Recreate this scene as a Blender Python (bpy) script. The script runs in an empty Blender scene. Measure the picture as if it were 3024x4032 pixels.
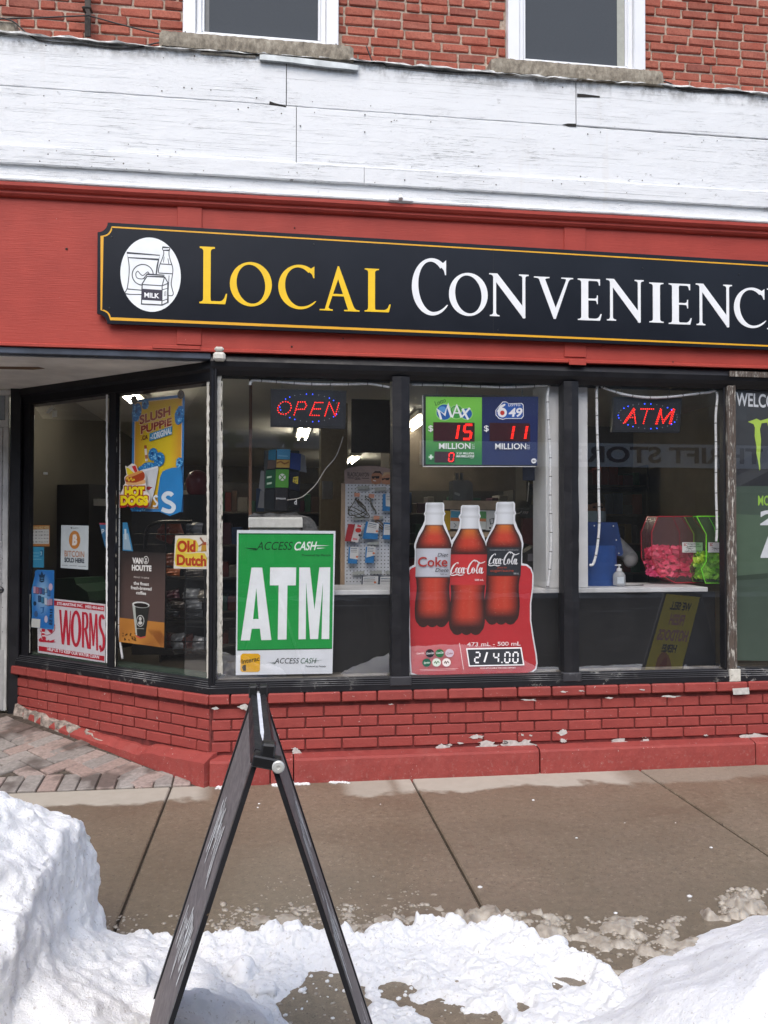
import bpy, bmesh, math, random
import numpy as np
from mathutils import Vector, Matrix
from mathutils.geometry import tessellate_polygon
random.seed(11)
rng = np.random.default_rng(5)
sc = bpy.context.scene
COL = sc.collection

# ------------------------------------------------------------------ camera, sky, sun, exposure
FPX = 3200.0                                   # focal length in photograph pixels (3024 x 4032)
YAW, PITCH, ROLL = math.radians(7.7), math.radians(1.05), 0.002
CAM = Vector((0, -4.85, 1.49))
FW = Vector((math.sin(YAW)*math.cos(PITCH), math.cos(YAW)*math.cos(PITCH), math.sin(PITCH)))
RT0 = Vector((math.cos(YAW), -math.sin(YAW), 0)); UP0 = RT0.cross(FW)
RT = RT0*math.cos(ROLL) + UP0*math.sin(ROLL); UP = UP0*math.cos(ROLL) - RT0*math.sin(ROLL)
cam = bpy.data.cameras.new('camera'); camo = bpy.data.objects.new('camera', cam); COL.objects.link(camo)
cam.sensor_fit = 'VERTICAL'; cam.sensor_height = 36; cam.lens = 36*FPX/4032
cam.clip_start = 0.05; cam.clip_end = 1500
camo.matrix_world = Matrix(((RT.x, UP.x, -FW.x, CAM.x), (RT.y, UP.y, -FW.y, CAM.y), (RT.z, UP.z, -FW.z, CAM.z), (0, 0, 0, 1)))
sc.camera = camo

SUN_EL, SUN_AZ = math.radians(52), math.radians(196)   # azimuth clockwise from +Y: behind the photographer
world = bpy.data.worlds.new('World'); sc.world = world; world.use_nodes = True
wn = world.node_tree
sky = wn.nodes.new('ShaderNodeTexSky'); sky.sky_type = 'NISHITA'; sky.sun_disc = False
sky.sun_elevation = SUN_EL; sky.sun_rotation = SUN_AZ
sky.air_density = 1.0; sky.dust_density = 2.1; sky.ozone_density = 0.0
wn.links.new(sky.outputs[0], wn.nodes['Background'].inputs[0])
wn.nodes['Background'].inputs[1].default_value = 0.15
sun = bpy.data.lights.new('sun', 'SUN'); suno = bpy.data.objects.new('sun', sun); COL.objects.link(suno)
sun.energy = 1.2; sun.angle = math.radians(50); sun.color = (1, 0.97, 0.90)
sd = Vector((math.sin(SUN_AZ)*math.cos(SUN_EL), math.cos(SUN_AZ)*math.cos(SUN_EL), math.sin(SUN_EL)))
suno.rotation_euler = (-sd).to_track_quat('-Z', 'Y').to_euler()
sc.view_settings.view_transform = 'Standard'; sc.view_settings.look = 'None'
sc.view_settings.gamma = 1; sc.view_settings.exposure = 0.79
sc.view_settings.use_curve_mapping = False
cy = sc.cycles
cy.use_denoising = True; cy.max_bounces = 10; cy.transparent_max_bounces = 16; cy.transmission_bounces = 6
cy.glossy_bounces = 4; cy.diffuse_bounces = 4; cy.sample_clamp_indirect = 8

# ------------------------------------------------------------------ pixel <-> place helpers
def ray(px, py):
    return FW + RT*((px-1512)/FPX) - UP*((py-2016)/FPX)
def PY(px, py, y=0.0):
    d = ray(px, py); return CAM + d*((y-CAM.y)/d.y)
def PZ(px, py, z=0.0):
    d = ray(px, py); return CAM + d*((z-CAM.z)/d.z)
CA = Vector((-0.365, 0.0, 0)); CB = Vector((-1.79, 1.185, 0))     # the slanted window wall runs from CA back to CB
AD = (CB-CA).normalized(); AN = Vector((AD.y*-1, AD.x, 0)); 
if AN.y > 0: AN = -AN
def planeF(y0):
    def f(px, py, off=0.0):
        p = PY(px, py, y0); p.y -= off; return p
    f.n = Vector((0, -1, 0)); return f
def planeA(back=0.0):
    o = CA - AN*back
    def f(px, py, off=0.0):
        d = ray(px, py); t = (o-CAM).dot(AN)/d.dot(AN); return CAM + d*t + AN*off
    f.n = AN; return f
def planeG(o, n):
    n = n.normalized()
    def f(px, py, off=0.0):
        d = ray(px, py); t = (o-CAM).dot(n)/d.dot(n); return CAM + d*t + n*off
    f.n = n; return f

# ------------------------------------------------------------------ mesh helpers
class MB:
    def __init__(s): s.v = []; s.f = []; s.c = None
    def add(s, vs, fs):
        o = len(s.v); s.v += [Vector(v) for v in vs]; s.f += [tuple(i+o for i in f) for f in fs]
    def box(s, x0, x1, y0, y1, z0, z1, m=None):
        vs = [Vector((x, y, z)) for x in (x0, x1) for y in (y0, y1) for z in (z0, z1)]
        if m is not None: vs = [m @ v for v in vs]
        s.add(vs, [(0,1,3,2),(4,6,7,5),(0,4,5,1),(2,3,7,6),(0,2,6,4),(1,5,7,3)])
    def cbox(s, x0, x1, y0, y1, z0, z1, c=0.004, m=None):
        bm = bmesh.new(); bmesh.ops.create_cube(bm, size=1)
        for v in bm.verts:
            v.co = Vector((x0 if v.co.x < 0 else x1, y0 if v.co.y < 0 else y1, z0 if v.co.z < 0 else z1))
        c = min(c, 0.45*min(abs(x1-x0), abs(y1-y0), abs(z1-z0)))
        bmesh.ops.bevel(bm, geom=bm.edges[:], offset=c, segments=1, affect='EDGES', profile=0.5)
        bm.verts.index_update()
        s.add([m @ v.co if m is not None else v.co.copy() for v in bm.verts], [[v.index for v in f.verts] for f in bm.faces]); bm.free()
    def prism(s, pts, vec):
        n = len(pts); vec = Vector(vec); a = [Vector(p) for p in pts]
        tri = tessellate_polygon([[Vector(p) for p in pts]])
        s.add(a, tri); s.add([p+vec for p in a], tri)
        s.add(a+[p+vec for p in a], [(i, (i+1) % n, n+(i+1) % n, n+i) for i in range(n)])
    def poly(s, pts):
        s.add(pts, tessellate_polygon([[Vector(p) for p in pts]]))
    def tube(s, path, r, n=8, cap=True):
        path = [Vector(p) for p in path]; rs = r if isinstance(r, (list, tuple)) else [r]*len(path)
        prev = None; rings = []
        for i, p in enumerate(path):
            t = (path[min(i+1, len(path)-1)] - path[max(i-1, 0)])
            t = t.normalized() if t.length > 1e-9 else Vector((0, 0, 1))
            a = prev if prev is not None else (Vector((0, 0, 1)) if abs(t.z) < 0.9 else Vector((1, 0, 0)))
            u = (a - t*a.dot(t)).normalized(); prev = u; w = t.cross(u)
            rings.append([p + (u*math.cos(k*2*math.pi/n) + w*math.sin(k*2*math.pi/n))*rs[i] for k in range(n)])
        vs = [v for r_ in rings for v in r_]; fs = []
        for i in range(len(path)-1):
            for k in range(n):
                fs.append((i*n+k, i*n+(k+1) % n, (i+1)*n+(k+1) % n, (i+1)*n+k))
        if cap: fs.append(tuple(range(n-1, -1, -1))); fs.append(tuple(range((len(path)-1)*n, len(path)*n)))
        s.add(vs, fs)
    def lathe(s, prof, o, n=20, ax=Vector((0, 0, 1))):
        o = Vector(o); ax = ax.normalized(); a = Vector((1, 0, 0)) if abs(ax.x) < .9 else Vector((0, 1, 0))
        u = (a-ax*a.dot(ax)).normalized(); w = ax.cross(u); vs = []; fs = []
        for r, z in prof:
            vs += [o + ax*z + (u*math.cos(k*2*math.pi/n)+w*math.sin(k*2*math.pi/n))*r for k in range(n)]
        for i in range(len(prof)-1):
            for k in range(n): fs.append((i*n+k, i*n+(k+1) % n, (i+1)*n+(k+1) % n, (i+1)*n+k))
        fs.append(tuple(range(n-1, -1, -1))); fs.append(tuple(range((len(prof)-1)*n, len(prof)*n)))
        s.add(vs, fs)
    def build(s, name, mat, parent=None, smooth=False, **tags):
        me = bpy.data.meshes.new(name); me.from_pydata([tuple(v) for v in s.v], [], [tuple(f) for f in s.f])
        if s.c is not None:
            at = me.color_attributes.new('Col', 'FLOAT_COLOR', 'POINT')
            at.data.foreach_set('color', [x for c in s.c for x in (c[0], c[1], c[2], 1.0)])
        if smooth: me.polygons.foreach_set('use_smooth', [True]*len(me.polygons))
        if mat is not None: me.materials.append(mat)
        return place(name, me, parent, **tags)
def place(name, me, parent=None, **tags):
    o = bpy.data.objects.new(name, me); COL.objects.link(o)
    if parent is not None:
        o.parent = parent; o.matrix_parent_inverse = Matrix.Translation(-Vector(parent.location)) if parent.location.length else Matrix()
    for k, v in tags.items(): o[k] = v
    return o
def thing(name, label, cat, loc=(0, 0, 0), group=None, parent=None):
    o = bpy.data.objects.new(name, None); COL.objects.link(o); o.location = loc; o.empty_display_size = 0.1
    if parent is not None:
        o.parent = parent; o.matrix_parent_inverse = Matrix.Translation(-Vector(parent.location))
    if label: o['label'] = label
    if cat: o['category'] = cat
    if group: o['group'] = group
    return o
def sub(name, parent):
    return thing(name, None, None, parent=parent)

def lin(h):
    h = h.lstrip('#'); r = []
    for i in (0, 2, 4):
        c = int(h[i:i+2], 16)/255; r.append(c/12.92 if c <= 0.04045 else ((c+0.055)/1.055)**2.4)
    return r

# ------------------------------------------------------------------ materials
MATS = {}
class NT:
    def __init__(s, name):
        s.m = bpy.data.materials.new(name); s.m.use_nodes = True; s.t = s.m.node_tree
        s.b = s.t.nodes['Principled BSDF']; s.out = s.t.nodes['Material Output']; s._p = None
    def n(s, typ, **kw):
        nd = s.t.nodes.new(typ)
        for k, v in kw.items():
            if k.startswith('_'): setattr(nd, k[1:], v)
            else: nd.inputs[k.replace('__', ' ')].default_value = v
        return nd
    def l(s, a, b): s.t.links.new(a, b)
    def pos(s, scale=(1, 1, 1), obj=False):
        if obj: src = s.n('ShaderNodeTexCoord').outputs['Object']
        else: src = s.n('ShaderNodeNewGeometry').outputs['Position']
        mp = s.n('ShaderNodeMapping'); mp.inputs['Scale'].default_value = scale; s.l(src, mp.inputs[0]); return mp.outputs[0]
    def noise(s, scale, detail=4, rough=.6, vec=None, dist=0):
        nd = s.n('ShaderNodeTexNoise'); nd.inputs['Scale'].default_value = scale; nd.inputs['Detail'].default_value = detail
        nd.inputs['Roughness'].default_value = rough; nd.inputs['Distortion'].default_value = dist
        s.l(vec if vec is not None else s.pos(), nd.inputs['Vector']); return nd.outputs['Fac']
    def ramp(s, fac, stops, interp='LINEAR'):
        r = s.n('ShaderNodeValToRGB'); r.color_ramp.interpolation = interp
        e = r.color_ramp.elements
        while len(e) < len(stops): e.new(0.5)
        for i, (p, c) in enumerate(stops):
            e[i].position = p; e[i].color = (c, c, c, 1) if not hasattr(c, '__len__') else (c[0], c[1], c[2], 1)
        s.l(fac, r.inputs[0]); return r.outputs[0]
    def mix(s, fac, a, b, typ='MIX'):
        m = s.n('ShaderNodeMix'); m.data_type = 'RGBA'; m.blend_type = typ
        for v, i in ((fac, 0), (a, 6), (b, 7)):
            if hasattr(v, 'links') or hasattr(v, 'is_linked'): s.l(v, m.inputs[i])
            elif hasattr(v, '__len__'): m.inputs[i].default_value = (v[0], v[1], v[2], 1)
            else: m.inputs[i].default_value = v
        return m.outputs[2]
    def math(s, op, a, b=0.0):
        m = s.n('ShaderNodeMath'); m.operation = op
        for v, i in ((a, 0), (b, 1)):
            if hasattr(v, 'is_linked'): s.l(v, m.inputs[i])
            else: m.inputs[i].default_value = v
        return m.outputs[0]
    def bump(s, h, strength=.3, dist=.01):
        b = s.n('ShaderNodeBump'); b.inputs['Strength'].default_value = strength; b.inputs['Distance'].default_value = dist
        s.l(h, b.inputs['Height']); s.l(b.outputs[0], s.b.inputs['Normal'])
    def col(s, c):
        if hasattr(c, 'is_linked'): s.l(c, s.b.inputs['Base Color'])
        else: s.b.inputs['Base Color'].default_value = (c[0], c[1], c[2], 1)
    def rough(s, r):
        if hasattr(r, 'is_linked'): s.l(r, s.b.inputs['Roughness'])
        else: s.b.inputs['Roughness'].default_value = r

def M(color, rough=.55, metal=0, var=.06, vs=30, bump=0, bs=200, spec=.5, emit=0):
    """plain coat of one colour with slight unevenness"""
    key = (str(color), rough, metal, var, vs, bump, bs, spec, emit)
    if key in MATS: return MATS[key]
    c = lin(color) if isinstance(color, str) else color
    t = NT('coat')
    if var:
        f = t.noise(vs, 3); k = t.ramp(f, [(.3, 1-var*2.2), (.7, 1+var)])
        t.col(t.mix(1.0, c, k, 'MULTIPLY'))
    else: t.col(c)
    t.rough(rough); t.b.inputs['Metallic'].default_value = metal; t.b.inputs['Specular IOR Level'].default_value = spec
    if bump: t.bump(t.noise(bs, 5), bump, .004)
    if emit:
        t.b.inputs['Emission Color'].default_value = (c[0], c[1], c[2], 1); t.b.inputs['Emission Strength'].default_value = emit
    MATS[key] = t.m; return t.m
def INK(color): return M(color, .45, 0, .03, 12, spec=.35)

def m_vcol():
    t = NT('printed_picture'); a = t.n('ShaderNodeAttribute'); a.attribute_name = 'Col'; t.col(a.outputs['Color']); t.rough(.45); return t.m
VCOL = m_vcol()

def m_brick_red():
    t = NT('red_clay_brick'); oi = t.n('ShaderNodeObjectInfo').outputs['Random']
    f = t.noise(9, 5); g = t.noise(90, 4)
    base = t.ramp(oi, [(0, (.26, .075, .052)), (.3, (.36, .095, .064)), (.6, (.41, .118, .080)), (.85, (.35, .105, .075)), (1, (.22, .072, .056))])
    c = t.mix(t.ramp(f, [(.35, .0), (.75, .55)]), base, (.50, .20, .14))
    c = t.mix(t.ramp(g, [(.3, .55), (.55, 0)]), c, (.20, .055, .04))
    stain = t.noise(2.3, 4); c = t.mix(t.ramp(stain, [(.62, 0), (.8, .7)]), c, (.075, .045, .04))
    t.col(c); t.rough(.9); t.b.inputs['Specular IOR Level'].default_value = .2; t.bump(g, .5, .006); return t.m
def m_mortar():
    t = NT('pale_mortar'); g = t.noise(60, 5); s = t.noise(5, 3)
    c = t.ramp(g, [(.3, (.30, .22, .17)), (.7, (.56, .46, .37))]); c = t.mix(t.ramp(s, [(.5, 0), (.75, .6)]), c, (.16, .11, .09))
    t.col(c); t.rough(.95); t.bump(g, .6, .01); return t.m
def m_painted_brick():
    t = NT('red_painted_brick'); oi = t.n('ShaderNodeObjectInfo').outputs['Random']
    f = t.noise(14, 5); g = t.noise(140, 4); sp = t.noise(70, 2)
    c = t.ramp(f, [(.3, (.28, .052, .045)), (.7, (.36, .068, .057))])
    c = t.mix(t.ramp(oi, [(0, .0), (1, .3)]), c, (.20, .036, .033))
    c = t.mix(t.ramp(t.noise(48, 5, .75), [(.655, 0), (.67, .8)]), c, (.58, .5, .46))
    geo = t.n('ShaderNodeNewGeometry'); sx = t.n('ShaderNodeSeparateXYZ'); t.l(geo.outputs['Normal'], sx.inputs[0])
    z = t.n('ShaderNodeSeparateXYZ'); t.l(geo.outputs['Position'], z.inputs[0])
    low = t.ramp(t.math('ADD', t.math('MULTIPLY', z.outputs[2], 3.0), t.math('MULTIPLY', t.noise(16, 5), .35)), [(.30, .75), (.62, 0)])
    c = t.mix(t.math('MULTIPLY', low, t.ramp(t.noise(45, 5), [(.55, 0), (.75, .5)])), c, (.42, .28, .24))
    c = t.mix(t.ramp(t.noise(7, 6, .7), [(.55, 0), (.78, .55)]), c, (.15, .028, .027))
    c = t.mix(t.ramp(t.noise(3.5, 7, .75), [(.56, 0), (.74, .28)]), c, (.40, .15, .13))
    t.col(c); t.b.inputs['Specular IOR Level'].default_value = .3; t.rough(t.ramp(f, [(.2, .55), (.8, .8)])); t.bump(t.math('ADD', t.mix(.5, g, f), t.noise(38, 6, .75)), .55, .006); return t.m
def m_white_boards():
    t = NT('peeling_white_paint')
    area = t.ramp(t.noise(1.4, 6, .66, t.pos((1, 1, 2.4))), [(.50, 0), (.64, 1)])
    longc = t.ramp(t.noise(3.0, 10, .86, t.pos((.45, 1, 55))), [(.578, 0), (.590, 1)])
    short = t.ramp(t.noise(6, 8, .8, t.pos((2.0, 1, 50))), [(.580, 0), (.594, 1)])
    chip = t.ramp(t.noise(13, 9, .86, t.pos((1, 1, 1.9))), [(.625, 0), (.638, 1)])
    base = t.mix(t.noise(2.5, 5), (.74, .755, .77), (.80, .815, .83))
    rust = t.ramp(t.noise(1.0, 4, .6, t.pos((4.2, 1, .28))), [(.62, 0), (.78, .42)])
    c = t.mix(rust, base, (.55, .46, .35))
    c = t.mix(t.ramp(t.noise(22, 7, .8, t.pos((1, 1, 2.5))), [(.58, 0), (.78, .12)]), c, (.50, .50, .49))
    k = t.math('MAXIMUM', t.math('MULTIPLY', longc, t.math('ADD', t.math('MULTIPLY', area, .55), .45)), t.math('MULTIPLY', short, area))
    c = t.mix(t.math('MULTIPLY', k, .9), c, (.10, .095, .09))
    c = t.mix(t.math('MULTIPLY', chip, .75), c, (.24, .225, .20))
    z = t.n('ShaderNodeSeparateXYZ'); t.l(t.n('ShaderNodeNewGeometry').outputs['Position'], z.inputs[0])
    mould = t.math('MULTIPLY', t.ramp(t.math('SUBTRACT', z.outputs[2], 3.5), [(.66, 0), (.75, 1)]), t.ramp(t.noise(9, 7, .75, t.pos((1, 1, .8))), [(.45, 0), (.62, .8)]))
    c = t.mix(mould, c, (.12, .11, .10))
    t.col(c); t.rough(.6)
    relief = t.math('ADD', t.noise(34, 7, .75, t.pos((1, 1, 1.8))), t.math('MULTIPLY', t.noise(11, 5, .6), .7))
    t.bump(t.math('SUBTRACT', relief, t.math('MULTIPLY', t.math('ADD', k, chip), .8)), .55, .006); return t.m
def m_red_wood():
    t = NT('red_painted_wood'); p = t.pos((1.2, 1, 24))
    g = t.noise(7, 6, .65, p); f = t.noise(4, 4)
    c = t.ramp(f, [(.3, (.33, .043, .031)), (.7, (.41, .056, .039))])
    c = t.mix(t.ramp(t.noise(6, 7, .75, p), [(.68, 0), (.73, .7)]), c, (.13, .022, .02))
    c = t.mix(t.ramp(t.noise(55, 3), [(.76, 0), (.78, .9)]), c, (.6, .45, .4))
    t.col(c); t.rough(.55); t.b.inputs['Specular IOR Level'].default_value = .3; t.bump(g, .35, .005); return t.m
def m_black_paint(chip=.66, base=(.009, .009, .011), name='worn_black_paint', chips=(.42, .41, .38)):
    t = NT(name); p = t.pos((2, 2, 2)); f = t.noise(18, 6, .75, t.pos((1, 1, 1.2)))
    k = t.ramp(f, [(chip, 0), (chip+.02, 1)])
    c = t.mix(t.noise(6, 4), [b*.8 for b in base], [b*2.0 for b in base])
    c = t.mix(t.math('MULTIPLY', t.ramp(t.noise(2.2, 4), [(.5, 0), (.7, 1)]), k), c, chips)
    t.col(c); t.b.inputs['Specular IOR Level'].default_value = .3; t.rough(t.ramp(t.noise(12, 4), [(.3, .3), (.7, .55)])); t.bump(t.math('SUBTRACT', t.noise(60, 4), t.math('MULTIPLY', k, .6)), .3, .004); return t.m
def m_peeled_post():
    t = NT('weathered_peeling_post'); f = t.noise(5.5, 7, .75, t.pos((14, 14, 2.0)))
    c = t.ramp(f, [(.32, (.02, .016, .014)), (.45, (.11, .08, .062)), (.53, (.06, .05, .045)), (.6, (.45, .42, .37)), (.7, (.62, .60, .54))])
    t.col(c); t.rough(.8); t.bump(f, .6, .006); return t.m
def m_chipped_white():
    t = NT('chipped_white_putty'); f = t.noise(22, 6, .7, t.pos((1, 1, .8)))
    t.col(t.ramp(f, [(.33, (.05, .045, .04)), (.39, (.5, .48, .42)), (.6, (.66, .64, .58))])); t.rough(.7); t.bump(f, .5, .004); return t.m
def m_concrete(wet=True):
    t = NT('wet_concrete'); f = t.noise(1.6, 7, .62, dist=.5); g = t.noise(220, 3); h = t.noise(14, 6)
    c = t.ramp(f, [(.3, (.19, .152, .105)), (.5, (.235, .187, .131)), (.7, (.26, .196, .142))])
    c = t.mix(t.ramp(g, [(.35, .35), (.6, 0)]), c, (.09, .07, .05))
    c = t.mix(t.ramp(t.noise(42, 3, .7), [(.575, 0), (.64, .7)]), c, (.34, .28, .21))
    c = t.mix(t.ramp(t.noise(30, 8, .85), [(.36, .75), (.52, 0)]), c, (.085, .066, .047))
    c = t.mix(t.ramp(t.noise(9, 8, .8), [(.55, 0), (.75, .5)]), c, (.23, .185, .14))
    c = t.mix(t.ramp(t.noise(60, 2), [(.64, 0), (.68, .85)]), c, (.05, .04, .032))
    c = t.mix(t.ramp(t.noise(.9, 6, .6, t.pos((.6, 1, 1))), [(.42, .45), (.62, 0)]), c, (.12, .10, .072))
    c = t.mix(t.ramp(t.noise(5, 9, .82), [(.60, 0), (.72, .35)]), c, (.30, .26, .21))
    z = t.n('ShaderNodeSeparateXYZ'); t.l(t.n('ShaderNodeNewGeometry').outputs['Position'], z.inputs[0])
    yy = t.math('ADD', z.outputs[1], t.math('MULTIPLY', t.math('SUBTRACT', t.noise(2.6, 5, .6), .5), .5))
    band = t.ramp(t.math('ADD', yy, 1.0), [(.66, 0), (.71, 1)])
    along = t.ramp(t.math('ADD', t.math('MULTIPLY', z.outputs[0], .2), .4), [(.15, 1), (.315, 1), (.335, 0), (.475, 0), (.49, .8), (.53, .8), (.538, .25), (.548, 1), (.80, 1), (.825, .35), (1, .3)])
    dry = t.math('MULTIPLY', band, along)
    c = t.mix(dry, c, t.mix(h, (.36, .32, .265), (.46, .415, .35)))
    t.col(c); t.rough(t.mix(dry, t.ramp(f, [(.3, .28), (.7, .48)]), (.85, .85, .85))); t.bump(t.mix(.4, g, h), .25, .004); return t.m
def m_paver():
    t = NT('concrete_paver'); oi = t.n('ShaderNodeObjectInfo').outputs['Random']
    c = t.ramp(oi, [(0, (.27, .24, .22)), (.35, (.36, .33, .305)), (.6, (.36, .26, .225)), (.8, (.40, .31, .275)), (1, (.27, .255, .245))])
    c = t.mix(t.ramp(t.noise(50, 5), [(.3, .5), (.65, 0)]), c, (.10, .085, .075))
    wet = t.ramp(t.noise(2.5, 3), [(.52, 0), (.6, .75)]); c = t.mix(wet, c, (.07, .05, .042))
    t.col(c); t.rough(.75); t.bump(t.noise(150, 4), .35, .004); return t.m
def m_snow(k=1.0):
    t = NT('snow'); f = t.noise(5, 6, .65); g = t.noise(60, 5, .7)
    c = t.mix(t.ramp(t.noise(3.2, 8, .75), [(.56, 0), (.78, .4)]), [x*k for x in (.94, .945, .955)], [x*k for x in (.66, .63, .585)])
    c = t.mix(t.ramp(t.noise(70, 3, .7), [(.60, 0), (.68, .55)]), c, (.40, .36, .31))
    t.col(c); t.rough(.75); t.b.inputs['Specular IOR Level'].default_value = .3
    t.b.inputs['Subsurface Weight'].default_value = .35; t.b.inputs['Subsurface Radius'].default_value = (.03, .03, .035); t.b.inputs['Subsurface Scale'].default_value = .4
    t.bump(t.math('ADD', t.noise(130, 4, .75), t.math('MULTIPLY', t.mix(.5, g, t.noise(22, 6, .7)), 1.6)), .75, .010); return t.m
def m_slush():
    t = NT('brown_slush'); f = t.noise(16, 5)
    t.col(t.ramp(f, [(.3, (.24, .20, .155)), (.7, (.47, .43, .37))])); t.rough(.35); t.b.inputs['Subsurface Weight'].default_value = .3
    t.b.inputs['Subsurface Radius'].default_value = (.02, .015, .01); t.bump(t.noise(90, 4), .4, .006); return t.m
def m_stone():
    t = NT('grey_stone_sill'); f = t.noise(30, 6, .7, t.pos((1, 1, .6))); t.col(t.ramp(f, [(.3, (.13, .11, .085)), (.5, (.26, .225, .175)), (.7, (.40, .36, .29))])); t.rough(.9); t.bump(f, .7, .012); return t.m
def m_glass(tint=(1, 1, 1), refl=1.0, name='window_glass', dirt=.009):
    t = NT(name); nt = t.t; nt.nodes.remove(t.b)
    tr = t.n('ShaderNodeBsdfTransparent'); tr.inputs[0].default_value = (*tint, 1)
    gl = t.n('ShaderNodeBsdfGlossy'); gl.inputs['Roughness'].default_value = .0
    lw = t.n('ShaderNodeLayerWeight'); lw.inputs[0].default_value = .5
    fac = t.math('MULTIPLY', t.math('ADD', .18, t.math('MULTIPLY', t.math('POWER', lw.outputs['Facing'], 5), .9)), refl)
    mx = t.n('ShaderNodeMixShader'); t.l(fac, mx.inputs[0]); t.l(tr.outputs[0], mx.inputs[1]); t.l(gl.outputs[0], mx.inputs[2])
    df = t.n('ShaderNodeBsdfDiffuse'); df.inputs[0].default_value = (.5, .5, .5, 1)
    m2 = t.n('ShaderNodeMixShader'); sm = t.ramp(t.noise(3, 6, .7, t.pos((1.5, 1.5, .7))), [(.35, dirt*.4), (.75, dirt*2)])
    sp = t.ramp(t.noise(75, 2), [(.77, 0), (.79, .35)]); t.l(t.math('ADD', sm, sp), m2.inputs[0])
    t.l(mx.outputs[0], m2.inputs[1]); t.l(df.outputs[0], m2.inputs[2]); t.l(m2.outputs[0], t.out.inputs[0]); return t.m
def m_acrylic(c, a=.35, name='tinted_acrylic'):
    t = NT(name); nt = t.t
    tr = t.n('ShaderNodeBsdfTransparent'); tr.inputs[0].default_value = (*c, 1)
    t.col([x*.8 for x in c]); t.rough(.08)
    mx = t.n('ShaderNodeMixShader'); mx.inputs[0].default_value = a
    t.l(tr.outputs[0], mx.inputs[1]); t.l(t.b.outputs[0], mx.inputs[2]); t.l(mx.outputs[0], t.out.inputs[0]); return t.m
def m_asphalt():
    t = NT('wet_asphalt'); f = t.noise(1.2, 5); g = t.noise(90, 4)
    c = t.ramp(f, [(.35, (.018, .018, .018)), (.65, (.035, .034, .033))]); c = t.mix(t.ramp(t.noise(.8, 5, .6, t.pos((.25, 1.4, 1))), [(.66, 0), (.75, .6)]), c, (.30, .30, .31))
    t.col(c); t.rough(.85); t.b.inputs['Specular IOR Level'].default_value = .12; t.bump(g, .4, .01); return t.m

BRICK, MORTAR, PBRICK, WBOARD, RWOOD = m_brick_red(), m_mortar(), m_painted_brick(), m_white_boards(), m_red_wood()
BLACK = m_black_paint(.70); BLACKCH = m_black_paint(.57, name='chipped_black_sill'); POSTM = m_peeled_post(); PUTTY = m_chipped_white()
SNOW_T = m_snow(.90)
CONC, PAVER, SNOW, SLUSH, STONE, GLASS, ASPH = m_concrete(), m_paver(), m_snow(), m_slush(), m_stone(), m_glass(), m_asphalt()
WHITE = M((.78, .79, .80), .4, 0, .05, 4); VINYL = M((.80, .81, .83), .35, 0, .03, 3)
GROUT = M((.09, .07, .055), .9, 0, .3, 40, .4, 120)
BARE = M((.55, .53, .50), .85, 0, .12, 40, .4, 120)

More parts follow.
